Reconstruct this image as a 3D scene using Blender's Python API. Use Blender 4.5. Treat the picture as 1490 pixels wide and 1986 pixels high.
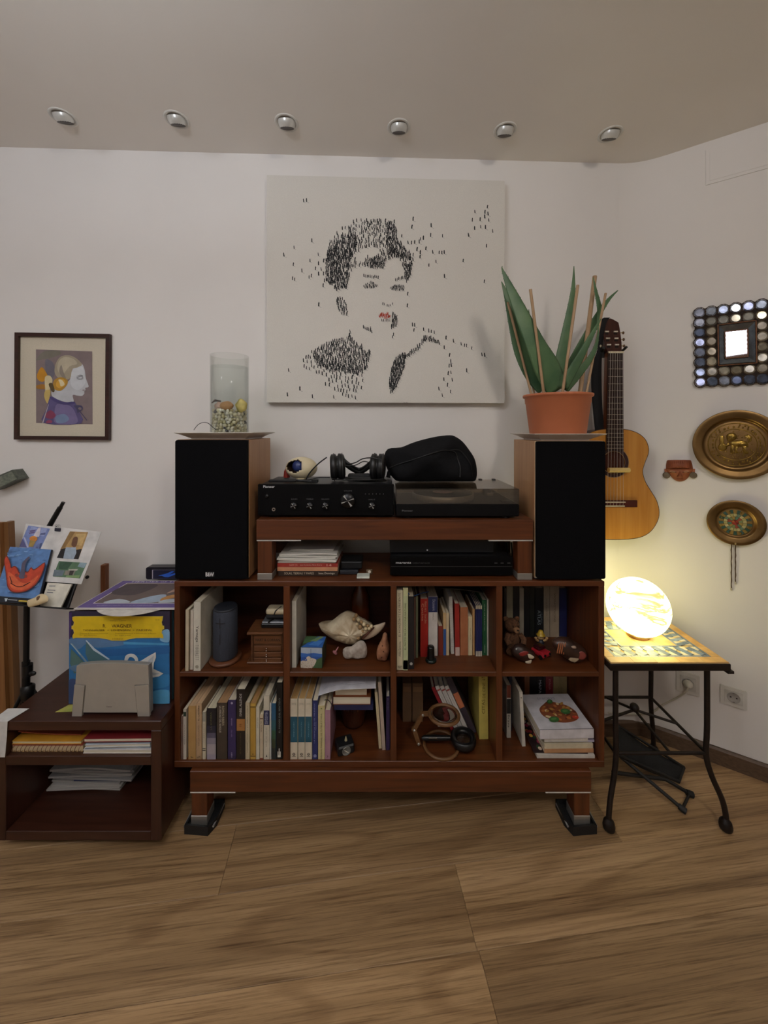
import bpy, bmesh, math, random
from mathutils import Vector as V, Matrix

random.seed(7)
for o in list(bpy.data.objects):
    bpy.data.objects.remove(o)
SC = bpy.context.scene
COL = SC.collection
PI = math.pi

# ------------------------------------------------------------------ camera, light, exposure
F, CX, HY, H = 730.0, 745.0, 835.0, 1.283          # focal length in pixels of the 1490x1986 frame, horizon row, eye height
cam_data = bpy.data.cameras.new('camera')
cam_data.sensor_fit = 'VERTICAL'
cam_data.sensor_height = 36.0
cam_data.lens = F / 1986.0 * 36.0
cam_data.shift_y = -(993.0 - HY) / 1986.0
cam_data.clip_start = 0.02
cam = bpy.data.objects.new('camera', cam_data)
cam.location = (0, 0, H)
cam.rotation_euler = (PI / 2, 0, 0)
COL.objects.link(cam)
SC.camera = cam
SC.view_settings.view_transform = 'Standard'
SC.view_settings.look = 'None'
SC.view_settings.gamma = 1.0
SC.view_settings.use_curve_mapping = False
SC.view_settings.exposure = 0.0
world = bpy.data.worlds.new('world')
world.use_nodes = True
world.node_tree.nodes['Background'].inputs[0].default_value = (0.012, 0.013, 0.02, 1)
SC.world = world
KEY_POWER, WARM_POWER, LAMP_POWER, WINDOW_EMIT = 7.0, 12.0, 8.8, 2.0

def area_light(name, loc, target, size, power, colour, size_y=None):
    d = bpy.data.lights.new(name, 'AREA')
    d.shape = 'RECTANGLE' if size_y else 'DISK'
    d.size = size
    if size_y:
        d.size_y = size_y
    d.energy = power
    d.color = colour
    o = bpy.data.objects.new(name, d)
    o.location = loc
    o.rotation_euler = (V(target) - V(loc)).to_track_quat('-Z', 'Y').to_euler()
    COL.objects.link(o)
    return o
# the room's own ceiling lamps, behind the camera: a cool one on the left, a warm one on the right
area_light('ceiling_lamp_light', (-1.45, -0.55, 2.385), (-0.6, 1.5, 1.1), 0.30, KEY_POWER, (0.90, 0.91, 1.0))
area_light('warm_ceiling_lamp_light', (0.75, -0.6, 2.385), (0.2, 1.5, 0.7), 0.30, WARM_POWER, (1.0, 0.91, 0.80))
area_light('ceiling_fill_light', (-0.7, -0.15, 2.0), (-0.7, -0.14, 2.4), 0.3, 22.0, (0.86, 0.92, 1.0))  # added fill aimed up to brighten the ceiling and bounce light down

def point_light(name, loc, radius, power, colour):
    d = bpy.data.lights.new(name, 'POINT')
    d.shadow_soft_size = radius
    d.energy = power
    d.color = colour
    o = bpy.data.objects.new(name, d)
    o.location = loc
    COL.objects.link(o)
    return o

# ------------------------------------------------------------------ helpers: materials
def lin(h):
    h = h.lstrip('#')
    out = []
    for i in (0, 2, 4):
        c = int(h[i:i + 2], 16) / 255.0
        out.append(c / 12.92 if c <= 0.04045 else ((c + 0.055) / 1.055) ** 2.4)
    return (out[0], out[1], out[2], 1.0)

def scaled(h, k):
    h = h.lstrip('#')
    return ''.join('%02x' % max(0, min(255, int(int(h[i:i + 2], 16) * k))) for i in (0, 2, 4))

CACHE = {}
def M(h, rough=0.6, metal=0.0, kind='plain', scale=30.0, var=0.08, bump=0.0, h2=None, axis=0, spec=0.5):
    """procedural principled material: a noise-driven shade of colour h (towards h2), with optional relief"""
    key = (h, rough, metal, kind, scale, var, bump, h2, axis, spec)
    if key in CACHE:
        return CACHE[key]
    m = bpy.data.materials.new(kind + '_' + h)
    m.use_nodes = True
    nt = m.node_tree
    b = nt.nodes['Principled BSDF']
    b.inputs['Roughness'].default_value = rough
    b.inputs['Metallic'].default_value = metal
    b.inputs['Specular IOR Level'].default_value = spec
    tc = nt.nodes.new('ShaderNodeTexCoord')
    mp = nt.nodes.new('ShaderNodeMapping')
    nt.links.new(tc.outputs['Object'], mp.inputs[0])
    sc = [1.0, 1.0, 1.0]
    if kind == 'wood':
        sc = [9.0, 9.0, 9.0]
        sc[axis] = 0.55
    elif kind == 'brushed':
        sc = [14.0, 14.0, 14.0]
        sc[axis] = 0.3
    elif kind == 'pages':
        sc = [0.2, 0.2, 0.2]
        sc[axis] = 22.0
    mp.inputs['Scale'].default_value = sc
    nz = nt.nodes.new('ShaderNodeTexNoise')
    nz.inputs['Scale'].default_value = scale
    nz.inputs['Detail'].default_value = 5.0 if kind in ('wood', 'stone') else 3.0
    if kind == 'wood':
        nz.inputs['Distortion'].default_value = 0.6
    nt.links.new(mp.outputs[0], nz.inputs['Vector'])
    rp = nt.nodes.new('ShaderNodeValToRGB')
    rp.color_ramp.elements[0].position = 0.3
    rp.color_ramp.elements[1].position = 0.72
    rp.color_ramp.elements[0].color = lin(h2) if h2 else lin(scaled(h, 1.0 - var))
    rp.color_ramp.elements[1].color = lin(h) if h2 else lin(scaled(h, 1.0 + var * 0.6))
    nt.links.new(nz.outputs['Fac'], rp.inputs[0])
    nt.links.new(rp.outputs[0], b.inputs['Base Color'])
    if bump:
        bp = nt.nodes.new('ShaderNodeBump')
        bp.inputs['Strength'].default_value = bump
        bp.inputs['Distance'].default_value = 0.002
        nt.links.new(nz.outputs['Fac'], bp.inputs['Height'])
        nt.links.new(bp.outputs[0], b.inputs['Normal'])
    CACHE[key] = m
    return m

def glass(h, rough=0.0, ior=1.45, trans=1.0, name='glass'):
    m = bpy.data.materials.new(name)
    m.use_nodes = True
    b = m.node_tree.nodes['Principled BSDF']
    b.inputs['Base Color'].default_value = lin(h)
    b.inputs['Roughness'].default_value = rough
    b.inputs['IOR'].default_value = ior
    b.inputs['Transmission Weight'].default_value = trans
    return m

def thin(h, name, ior=1.4, rough=0.02, cap=0.2):
    """a thin clear sheet: tinted see-through with fresnel reflections"""
    m = bpy.data.materials.new(name); m.use_nodes = True
    nt = m.node_tree
    for n in list(nt.nodes):
        if n.type != 'OUTPUT_MATERIAL': nt.nodes.remove(n)
    tr = nt.nodes.new('ShaderNodeBsdfTransparent'); tr.inputs[0].default_value = lin(h)
    gl = nt.nodes.new('ShaderNodeBsdfGlossy'); gl.inputs['Roughness'].default_value = rough
    lw = nt.nodes.new('ShaderNodeLayerWeight'); lw.inputs[0].default_value = ior
    mx = nt.nodes.new('ShaderNodeMixShader')
    mn = nt.nodes.new('ShaderNodeMath'); mn.operation = 'MINIMUM'; mn.inputs[1].default_value = cap
    nt.links.new(lw.outputs['Fresnel'], mn.inputs[0]); nt.links.new(mn.outputs[0], mx.inputs[0]); nt.links.new(tr.outputs[0], mx.inputs[1]); nt.links.new(gl.outputs[0], mx.inputs[2])
    nt.links.new(mx.outputs[0], nt.nodes['Material Output'].inputs[0])
    return m

def emit(h, strength, name='lit'):
    m = bpy.data.materials.new(name)
    m.use_nodes = True
    b = m.node_tree.nodes['Principled BSDF']
    b.inputs['Base Color'].default_value = lin(h)
    b.inputs['Emission Color'].default_value = lin(h)
    b.inputs['Emission Strength'].default_value = strength
    return m

# ------------------------------------------------------------------ helpers: space
def P(px, py, D):
    """the point seen at pixel (px, py) of the photograph at depth D in front of the camera"""
    return V(((px - CX) / F * D, D, H - (py - HY) / F * D))

class Plane:
    def __init__(s, o, n):
        s.o, s.n = V(o), V(n).normalized()
    def hit(s, px, py, off=0.0):
        d = P(px, py, 1.0) - V((0, 0, H))
        c = V((0, 0, H))
        return c + d * (((s.o + s.n * off) - c).dot(s.n) / d.dot(s.n))

class Fr:
    """a flat frame: origin, unit axes ux, uy and the facing normal n = ux x uy"""
    def __init__(s, o, ux=(1, 0, 0), uy=(0, 0, 1)):
        s.o, s.ux, s.uy = V(o), V(ux).normalized(), V(uy).normalized()
        s.n = s.ux.cross(s.uy)
    def at(s, u, v, w=0.0):
        return s.o + s.ux * u + s.uy * v + s.n * w
    def uv(s, p):
        d = V(p) - s.o
        return (d.dot(s.ux), d.dot(s.uy))
    def moved(s, u, v, w=0.0):
        return Fr(s.at(u, v, w), s.ux, s.uy)

def cr(pts, n=4, closed=True):
    """Catmull-Rom through the points"""
    out, L = [], len(pts)
    rng = range(L) if closed else range(L - 1)
    for i in rng:
        g = (lambda k: pts[k % L]) if closed else (lambda k: pts[max(0, min(L - 1, k))])
        p0, p1, p2, p3 = g(i - 1), g(i), g(i + 1), g(i + 2)
        for k in range(n):
            t = k / n
            out.append(tuple(0.5 * (2 * b + (c - a) * t + (2 * a - 5 * b + 4 * c - d) * t * t + (3 * b - a - 3 * c + d) * t ** 3)
                             for a, b, c, d in zip(p0, p1, p2, p3)))
    if not closed:
        out.append(tuple(pts[-1]))
    return out

def ell(cx, cy, rx, ry, n=24, rot=0.0):
    c, s = math.cos(rot), math.sin(rot)
    return [(cx + rx * math.cos(2 * PI * k / n) * c - ry * math.sin(2 * PI * k / n) * s,
             cy + rx * math.cos(2 * PI * k / n) * s + ry * math.sin(2 * PI * k / n) * c) for k in range(n)]

def rrect(x0, x1, y0, y1, r, n=4):
    out = []
    for cx, cy, a in ((x1 - r, y1 - r, 0), (x0 + r, y1 - r, 90), (x0 + r, y0 + r, 180), (x1 - r, y0 + r, 270)):
        for k in range(n + 1):
            t = math.radians(a + 90 * k / n)
            out.append((cx + r * math.cos(t), cy + r * math.sin(t)))
    return out

# ------------------------------------------------------------------ helpers: meshes
class MB:
    def __init__(s):
        s.v, s.f, s.m, s.s = [], [], [], []
    def add(s, vs, fs, mi=0, sm=False):
        k = len(s.v)
        s.v += [tuple(p) for p in vs]
        for f in fs:
            s.f.append([i + k for i in f]); s.m.append(mi); s.s.append(sm)
        return s
    def box(s, x0, x1, y0, y1, z0, z1, bev=0.0, mi=0, T=None, seg=1):
        vs = [V((x, y, z)) for x in (x0, x1) for y in (y0, y1) for z in (z0, z1)]
        fs = [(0, 1, 3, 2), (4, 6, 7, 5), (0, 4, 5, 1), (2, 3, 7, 6), (0, 2, 6, 4), (1, 5, 7, 3)]
        if bev > 0:
            bev = min(bev, 0.45 * min(abs(x1 - x0), abs(y1 - y0), abs(z1 - z0)))
            bm = bmesh.new()
            bv = [bm.verts.new(p) for p in vs]
            for f in fs:
                bm.faces.new([bv[i] for i in f])
            bmesh.ops.bevel(bm, geom=bm.edges[:], offset=bev, segments=seg, affect='EDGES', profile=0.5)
            bm.verts.index_update()
            vs = [p.co.copy() for p in bm.verts]
            fs = [[q.index for q in f.verts] for f in bm.faces]
            bm.free()
        if T is not None:
            vs = [T @ p for p in vs]
        return s.add(vs, fs, mi, False)
    def tube(s, pts, r, n=8, closed=False, mi=0, cap=True, sm=True):
        pts = [V(p) for p in pts]
        L = len(pts)
        rs = r if isinstance(r, (list, tuple)) else [r] * L
        vs, fs, up = [], [], None
        for i, p in enumerate(pts):
            a = pts[(i - 1) % L] if (closed or i > 0) else p
            b = pts[(i + 1) % L] if (closed or i < L - 1) else p
            t = (b - a)
            t = t.normalized() if t.length > 1e-9 else V((0, 0, 1))
            if up is None:
                up = t.orthogonal().normalized()
            up = up - t * up.dot(t)
            up = up.normalized() if up.length > 1e-6 else t.orthogonal().normalized()
            w = t.cross(up)
            for k in range(n):
                an = 2 * PI * k / n
                vs.append(p + (up * math.cos(an) + w * math.sin(an)) * rs[i])
        for i in range(L if closed else L - 1):
            j = (i + 1) % L
            for k in range(n):
                fs.append((i * n + k, i * n + (k + 1) % n, j * n + (k + 1) % n, j * n + k))
        s.add(vs, fs, mi, sm)
        if cap and not closed:
            s.add(vs[:n][::-1], [list(range(n))], mi); s.add(vs[-n:], [list(range(n))], mi)
        return s
    def cyl(s, p0, p1, r0, r1=None, n=16, mi=0, sm=True):
        return s.tube([p0, p1], [r0, r0 if r1 is None else r1], n, False, mi, True, sm)
    def lathe(s, prof, c=(0, 0, 0), n=32, mi=0, ax=None, sm=True):
        """revolve (r, z) about the z axis through c (or with axes ax = (ux, uy, uz))"""
        c = V(c)
        ux, uy, uz = [V(a) for a in (ax or ((1, 0, 0), (0, 1, 0), (0, 0, 1)))]
        vs, fs = [], []
        for r, z in prof:
            for k in range(n):
                a = 2 * PI * k / n
                vs.append(c + ux * (r * math.cos(a)) + uy * (r * math.sin(a)) + uz * z)
        for i in range(len(prof) - 1):
            for k in range(n):
                fs.append((i * n + k, i * n + (k + 1) % n, (i + 1) * n + (k + 1) % n, (i + 1) * n + k))
        return s.add(vs, fs, mi, sm)
    def prism(s, poly, fr, w0, w1, mi=0, sm=False, mi_side=None):
        L = len(poly)
        a = [fr.at(u, v, w0) for u, v in poly]
        b = [fr.at(u, v, w1) for u, v in poly]
        s.add(a + b, [list(range(L))[::-1], list(range(L, 2 * L))], mi)
        s.add(a + b, [(i, (i + 1) % L, L + (i + 1) % L, L + i) for i in range(L)], mi if mi_side is None else mi_side, sm)
        return s
    def poly(s, pts, mi=0):
        return s.add(pts, [list(range(len(pts)))], mi)
    def ball(s, c, r, nu=16, nv=10, mi=0, T=None, fn=None):
        r = r if isinstance(r, (list, tuple)) else (r, r, r)
        c = V(c)
        vs, fs = [], []
        for j in range(nv + 1):
            th = PI * j / nv
            for i in range(nu):
                ph = 2 * PI * i / nu
                d = V((math.sin(th) * math.cos(ph), math.sin(th) * math.sin(ph), math.cos(th)))
                k = fn(d) if fn else 1.0
                p = V((d.x * r[0], d.y * r[1], d.z * r[2])) * k
                vs.append(c + (T @ p if T is not None else p))
        for j in range(nv):
            for i in range(nu):
                fs.append((j * nu + i, (j + 1) * nu + i, (j + 1) * nu + (i + 1) % nu, j * nu + (i + 1) % nu))
        return s.add(vs, fs, mi, True)
    def grid(s, fn, nu, nv, mi=0, sm=True):
        vs = [fn(i / nu, j / nv) for j in range(nv + 1) for i in range(nu + 1)]
        fs = [(j * (nu + 1) + i, j * (nu + 1) + i + 1, (j + 1) * (nu + 1) + i + 1, (j + 1) * (nu + 1) + i)
              for j in range(nv) for i in range(nu)]
        return s.add(vs, fs, mi, sm)
    def inflate(s, poly, fr, front, back, c=None, mi=0, rings=(1.0, 0.94, 0.8, 0.55, 0.28), fn=None, w0=0.0):
        """a closed outline puffed up to front (along n) and back"""
        L = len(poly)
        c = c or (sum(p[0] for p in poly) / L, sum(p[1] for p in poly) / L)
        for sgn, T in ((1, front), (-1, back)):
            vs, fs = [], []
            for k in rings:
                for p in poly:
                    u, v = c[0] + (p[0] - c[0]) * k, c[1] + (p[1] - c[1]) * k
                    w = sgn * T * math.sqrt(max(0.0, 1 - k * k))
                    if fn:
                        w *= fn(u, v)
                    vs.append(fr.at(u, v, w0 + w))
            vs.append(fr.at(c[0], c[1], w0 + sgn * T * (fn(c[0], c[1]) if fn else 1)))
            R = len(rings)
            for r_ in range(R - 1):
                for i in range(L):
                    f = (r_ * L + i, r_ * L + (i + 1) % L, (r_ + 1) * L + (i + 1) % L, (r_ + 1) * L + i)
                    fs.append(f if sgn > 0 else f[::-1])
            for i in range(L):
                f = ((R - 1) * L + i, (R - 1) * L + (i + 1) % L, R * L)
                fs.append(f if sgn > 0 else f[::-1])
            s.add(vs, fs, mi, True)
        return s
    def build(s, name, mats, parent=None, local=False, label=None, loc=None, weld=False):
        mats = mats if isinstance(mats, (list, tuple)) else [mats]
        me = bpy.data.meshes.new(name)
        me.from_pydata(s.v, [], s.f)
        for m in mats:
            me.materials.append(m)
        if len(mats) > 1:
            me.polygons.foreach_set('material_index', s.m)
        me.polygons.foreach_set('use_smooth', s.s)
        o = bpy.data.objects.new(name, me)
        COL.objects.link(o)
        bm = bmesh.new(); bm.from_mesh(me)
        if weld:
            bmesh.ops.remove_doubles(bm, verts=bm.verts, dist=1e-5)
        bmesh.ops.recalc_face_normals(bm, faces=bm.faces)
        bm.to_mesh(me); bm.free()
        if parent is not None:
            o.parent = parent
            if not local:
                top = parent
                while top.parent is not None:
                    top = top.parent
                me.transform(top.matrix_basis.inverted())
        elif loc is not None:
            me.transform(Matrix.Translation(-V(loc)))
            o.location = loc
        me.update()
        if label:
            o['label'] = label
        return o

def box(*a, **k):
    return MB().box(*a, **k)

def tag(o, label=None, cat=None, group=None, kind=None):
    if label: o['label'] = label
    if cat: o['category'] = cat
    if group: o['group'] = group
    if kind: o['kind'] = kind
    return o

def thing(name, label, cat, loc=(0, 0, 0), rot=(0, 0, 0), group=None):
    o = bpy.data.objects.new(name, None)
    o.empty_display_size = 0.05
    o.location = loc
    o.rotation_euler = rot
    COL.objects.link(o)
    T = Matrix.Translation(V(loc)) @ o.rotation_euler.to_matrix().to_4x4()
    o.matrix_basis = T
    return tag(o, label, cat, group)

def solo(name, mb, mats, label, cat, group=None, kind=None):
    xs = list(zip(*mb.v))
    loc = V(((min(xs[0]) + max(xs[0])) / 2, (min(xs[1]) + max(xs[1])) / 2, min(xs[2])))
    return tag(mb.build(name, mats, loc=loc), label, cat, group, kind)

def art(name, fr, w, h, layers, parent, local=False, step=0.00012, w0=0.0, rough=0.7):
    """flat print: (colour, [(u, v)...]) polygons in 0..1 of a w x h sheet, each a hair above the last"""
    mb, cols = MB(), []
    for i, (c, pts) in enumerate(layers):
        if c not in cols:
            cols.append(c)
        mb.poly([fr.at(min(max(u, 0.0), 1.0) * w, min(max(v, 0.0), 1.0) * h, w0 + step * (i + 1)) for u, v in pts], cols.index(c))
    return mb.build(name, [M(c, rough, var=0.05) for c in cols], parent, local)

def txt(s, fr, w, h, m, parent, local=False, name='lettering', w0=0.0006, shear=0.0, bold=0.0):
    """the words s fitted into a w x h rectangle that starts at the frame's origin"""
    cu = bpy.data.curves.new(name, 'FONT')
    cu.body = s
    cu.size = 1.0
    cu.resolution_u = 2
    cu.shear = shear
    cu.offset = bold
    ob = bpy.data.objects.new(name, cu)
    me = bpy.data.meshes.new_from_object(ob)
    vs = [p.co.copy() for p in me.vertices]
    fs = [list(p.vertices) for p in me.polygons]
    bpy.data.meshes.remove(me); bpy.data.objects.remove(ob); bpy.data.curves.remove(cu)
    if not vs:
        return None
    x0, x1 = min(p.x for p in vs), max(p.x for p in vs)
    y0, y1 = min(p.y for p in vs), max(p.y for p in vs)
    mb = MB()
    mb.add([fr.at((p.x - x0) / (x1 - x0) * w, (p.y - y0) / max(1e-6, y1 - y0) * h, w0) for p in vs], fs)
    return mb.build(name, m, parent, local)

def dup(root, loc, rot=None, label=None, group=None):
    r = root.copy(); COL.objects.link(r); r.location = loc
    if rot is not None: r.rotation_euler = rot
    if label: r['label'] = label
    if group: r['group'] = group
    for ch in list(root.children):
        c = ch.copy(); COL.objects.link(c); c.parent = r
        for g in ch.children:
            d = g.copy(); COL.objects.link(d); d.parent = c
    return r

UP_TEXT = ((0, 0, 1), (-1, 0, 0))      # reads upwards on a face turned to the camera
DOWN_TEXT = ((0, 0, -1), (1, 0, 0))    # reads downwards

# ------------------------------------------------------------------ the room
ZC = 2.412
BW0, BW1 = V((-2.6, 1.460, 0)), V((1.081, 1.594, 0))
bdir = (BW1 - BW0).normalized()
RDIR = V((0.832, -0.554, 0)).normalized()
RW1 = BW1 + RDIR * 1.9
BACK = Plane(BW1, V((bdir.y, -bdir.x, 0)))
RIGHT = Plane(BW1, V((RDIR.y, -RDIR.x, 0)))
RANG = math.atan2(RDIR.y, RDIR.x)

def plaster(name, h, h2):
    return M(h, 0.85, scale=2.2, h2=h2, bump=0.0, kind='plaster')
WALL = plaster('wall', 'e9e5e1', 'e4e0dc')
CEIL = plaster('ceiling', 'f0eae2', 'ece5dc')

def wall(name, a, b, mat_=None, t=0.08):
    a, b = V(a), V(b)
    d = (b - a).normalized()
    n = V((d.y, -d.x, 0))                    # towards the room
    fr = Fr(a, d, (0, 0, 1))
    mb = MB().prism([(-0.0, -0.02), ((b - a).length, -0.02), ((b - a).length, ZC + 0.02), (0, ZC + 0.02)], fr, -t, 0.0)
    return tag(mb.build(name, mat_ or WALL), kind='structure')
wall('wall_back', BW0, BW1)
# the corner between the two walls is softly rounded
cpts = []
n1, n2 = BACK.n, RIGHT.n
A, B = BW1 - bdir * 0.09, BW1 + RDIR * 0.09
for k in range(9):
    t = k / 8
    cpts.append(A * (1 - t) ** 2 + BW1 * 2 * t * (1 - t) + B * t * t)
mb = MB()
mb.grid(lambda u, v: V((cpts[int(round(u * 8))].x, cpts[int(round(u * 8))].y, 0.06 + v * (ZC - 0.06))) + (n1 + n2).normalized() * 0.0006, 8, 1)
tag(mb.build('trim_1', WALL), kind='structure')
wall('wall_right', BW1, RW1)
LEFT_X, REAR_Y = -2.6, -1.45
wall('wall_left', (LEFT_X, REAR_Y, 0), BW0)
rear_r = V((RW1.x, REAR_Y, 0))
wall('wall_side', RW1, rear_r)
WIN = (-0.62, 0.62, 2.02, 2.39)              # a lit high window behind the camera, over a brown lintel shelf
def rear_wall():
    mb = MB()
    y0, y1 = REAR_Y - 0.08, REAR_Y
    mb.box(LEFT_X, WIN[0], y0, y1, 0, ZC); mb.box(WIN[1], rear_r.x, y0, y1, 0, ZC)
    mb.box(WIN[0], WIN[1], y0, y1, 0, WIN[2]); mb.box(WIN[0], WIN[1], y0, y1, WIN[3], ZC)
    tag(mb.build('wall_rear', WALL), kind='structure')
    w = bpy.data.objects.new('window_1', None); COL.objects.link(w); w['kind'] = 'structure'
    box(WIN[0], WIN[1], REAR_Y - 0.05, REAR_Y - 0.045, WIN[2], WIN[3]).build('pane', emit('f6f2ff', WINDOW_EMIT, 'lit_pane'), w)
    MB().box(WIN[0] - 0.05, WIN[1] + 0.05, REAR_Y, REAR_Y + 0.05, WIN[2] - 0.11, WIN[2]).build('sill', M('6b4526', 0.5, kind='wood'), w)
rear_wall()
outline = [(LEFT_X, REAR_Y), (rear_r.x, REAR_Y), (RW1.x, RW1.y), (BW1.x, BW1.y), (BW0.x, BW0.y)]
mb = MB().prism(outline, Fr((0, 0, ZC), (1, 0, 0), (0, 1, 0)), 0.0, 0.05)
tag(mb.build('ceiling', CEIL), kind='structure')

# floor of wood-look planks, each its own board with eased edges
def plank_material():
    m = bpy.data.materials.new('oak_plank')
    m.use_nodes = True
    nt = m.node_tree; N = nt.nodes.new; L = nt.links.new
    b = nt.nodes['Principled BSDF']
    b.inputs['Roughness'].default_value = 0.42
    tc = N('ShaderNodeTexCoord'); oi = N('ShaderNodeObjectInfo')
    ad = N('ShaderNodeVectorMath'); ad.operation = 'MULTIPLY_ADD'
    cmb = N('ShaderNodeCombineXYZ')
    for i, k in enumerate((13.0, 7.0, 3.0)):
        mu = N('ShaderNodeMath'); mu.operation = 'MULTIPLY'; mu.inputs[1].default_value = k
        L(oi.outputs['Random'], mu.inputs[0]); L(mu.outputs[0], cmb.inputs[i])
    va = N('ShaderNodeVectorMath'); va.operation = 'ADD'
    L(tc.outputs['Object'], va.inputs[0]); L(cmb.outputs[0], va.inputs[1])
    def noise(scale, s, det=6.0, dist=0.0, rough=0.6):
        mp = N('ShaderNodeMapping'); mp.inputs['Scale'].default_value = s
        L(va.outputs[0], mp.inputs[0])
        nz = N('ShaderNodeTexNoise'); nz.inputs['Scale'].default_value = scale
        nz.inputs['Detail'].default_value = det; nz.inputs['Distortion'].default_value = dist
        nz.inputs['Roughness'].default_value = rough
        L(mp.outputs[0], nz.inputs['Vector'])
        return nz
    def ramp(src, stops):
        r = N('ShaderNodeValToRGB')
        while len(r.color_ramp.elements) < len(stops):
            r.color_ramp.elements.new(0.5)
        for e, (p, c) in zip(r.color_ramp.elements, stops):
            e.position = p; e.color = lin(c)
        L(src, r.inputs[0])
        return r
    def mix(kind, fac, a, bb):
        x = N('ShaderNodeMix'); x.data_type = 'RGBA'; x.blend_type = kind
        if isinstance(fac, float): x.inputs[0].default_value = fac
        else: L(fac, x.inputs[0])
        L(a, x.inputs[6]); L(bb, x.inputs[7])
        return x.outputs[2]
    broad = noise(2.0, (0.3, 6.5, 1.0), 6.0, 0.3)
    base = ramp(broad.outputs['Fac'], [(0.28, '85694b'), (0.5, 'ad8c64'), (0.72, 'c8a67c')])
    grain = noise(9.0, (0.55, 26.0, 1.0), 9.0, 0.25, 0.72)
    gr = ramp(grain.outputs['Fac'], [(0.30, '806848'), (0.53, 'ffffff'), (1.0, 'ffffff')])
    c1 = mix('MULTIPLY', 0.8, base.outputs[0], gr.outputs[0])
    # cathedral figure: contour lines of a slow, long noise
    slow = noise(1.3, (0.3, 3.2, 1.0), 2.0, 0.1, 0.5)
    mu = N('ShaderNodeMath'); mu.operation = 'MULTIPLY'; mu.inputs[1].default_value = 62.0
    L(slow.outputs['Fac'], mu.inputs[0])
    sn = N('ShaderNodeMath'); sn.operation = 'SINE'; L(mu.outputs[0], sn.inputs[0])
    wr = ramp(sn.outputs[0], [(0.0, 'ffffff'), (0.55, 'ffffff'), (1.0, '9a8064')])
    c2 = mix('MULTIPLY', 0.3, c1, wr.outputs[0])
    # knots
    vo = N('ShaderNodeTexVoronoi'); vo.inputs['Scale'].default_value = 2.1
    mk = N('ShaderNodeMapping'); mk.inputs['Scale'].default_value = (0.75, 2.2, 1.0)
    L(va.outputs[0], mk.inputs[0]); L(mk.outputs[0], vo.inputs['Vector'])
    kr = ramp(vo.outputs['Distance'], [(0.012, '3c2a18'), (0.05, '8a6e50'), (0.11, 'ffffff')])
    c3 = mix('MULTIPLY', 0.9, c2, kr.outputs[0])
    # each board a shade of its own
    hs = N('ShaderNodeHueSaturation')
    mr = N('ShaderNodeMapRange'); mr.inputs[3].default_value = 0.82; mr.inputs[4].default_value = 1.12
    L(oi.outputs['Random'], mr.inputs[0]); L(mr.outputs[0], hs.inputs['Value'])
    L(c3, hs.inputs['Color'])
    L(hs.outputs[0], b.inputs['Base Color'])
    bp = N('ShaderNodeBump'); bp.inputs['Strength'].default_value = 0.25; bp.inputs['Distance'].default_value = 0.002
    L(grain.outputs['Fac'], bp.inputs['Height']); L(bp.outputs[0], b.inputs['Normal'])
    return m
PLANK = plank_material()
floor = tag(box(LEFT_X, rear_r.x, REAR_Y, 1.66, -0.06, -0.012).build('floor', M('2b2018', 0.9)), kind='structure')
pa = math.radians(6.35)
ca, sa = math.cos(pa), math.sin(pa)
PW, PLEN = 0.1873, 1.21
room_poly = [V((x, y, 0)) for x, y in outline]
def in_room(x, y):
    return LEFT_X - 0.15 < x < rear_r.x + 0.1 and REAR_Y - 0.1 < y < 1.66
plank_mesh = {}
def plank_me(x0, x1):
    L = round(x1 - x0, 3)
    if L not in plank_mesh:
        o = box(0, L - 0.0006, 0.0003, PW - 0.0003, -0.012, 0.0, bev=0.0011).build('plank', PLANK)
        plank_mesh[L] = o.data
        bpy.data.objects.remove(o)
    return plank_mesh[L]
row0 = 1.0916 * ca                                    # perpendicular offset of the seam that crosses the photo
offs = {0: 0.33, 1: -0.335}
for r in range(-18, 4):
    v0 = row0 + r * PW
    st = {-1: 0.332, 0: -0.34}.get(r, (r * 0.437) % PLEN)
    for k in range(-4, 4):
        u0 = st + k * PLEN
        cx_, cy_ = (u0 + PLEN / 2) * ca - v0 * sa, (u0 + PLEN / 2) * sa + v0 * ca
        if not (LEFT_X - 0.6 < cx_ < rear_r.x + 0.6 and REAR_Y - 0.1 < cy_ < 1.66):
            continue
        if cy_ < -0.6:
            continue
        o = bpy.data.objects.new('plank', plank_me(u0, u0 + PLEN))
        COL.objects.link(o)
        o.location = (u0 * ca - v0 * sa, u0 * sa + v0 * ca, 0.0)
        o.rotation_euler = (0, 0, pa)
        o.parent = floor

# skirting boards
SK = M('6a5442', 0.5, kind='wood', scale=14.0, h2='4f3d2e')
def skirting(name, a, b, n, h=0.062, t=0.012):
    d = (b - a).normalized()
    prof = [(0, 0), (t, 0), (t, h - 0.008), (t - 0.005, h), (0, h)]
    mb = MB()
    mb.add([a + n * w + V((0, 0, z)) for w, z in prof] + [b + n * w + V((0, 0, z)) for w, z in prof],
           [(0, 1, 6, 5), (1, 2, 7, 6), (2, 3, 8, 7), (3, 4, 9, 8), (0, 4, 3, 2, 1), (5, 6, 7, 8, 9)])
    tag(mb.build(name, SK), kind='structure')
skirting('baseboard_back', BW0, BW1, BACK.n)
skirting('baseboard_right', BW1, RW1, RIGHT.n)

# wall service panel high on the right wall, painted over
pc = [RIGHT.hit(1369, 292, 0.0), RIGHT.hit(1369, 360, 0.0)]
frp = Fr(pc[1], RDIR, (0, 0, 1))
ph = pc[0].z - pc[1].z
mb = MB().prism([(0, 0), (0.34, 0), (0.34, ph), (0, ph)], frp, 0.0, 0.0035)
mb.prism([(0.012, 0.012), (0.328, 0.012), (0.328, ph - 0.012), (0.012, ph - 0.012)], frp, 0.0035, 0.005)
tag(mb.build('trim_2', WALL), kind='structure')

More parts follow.
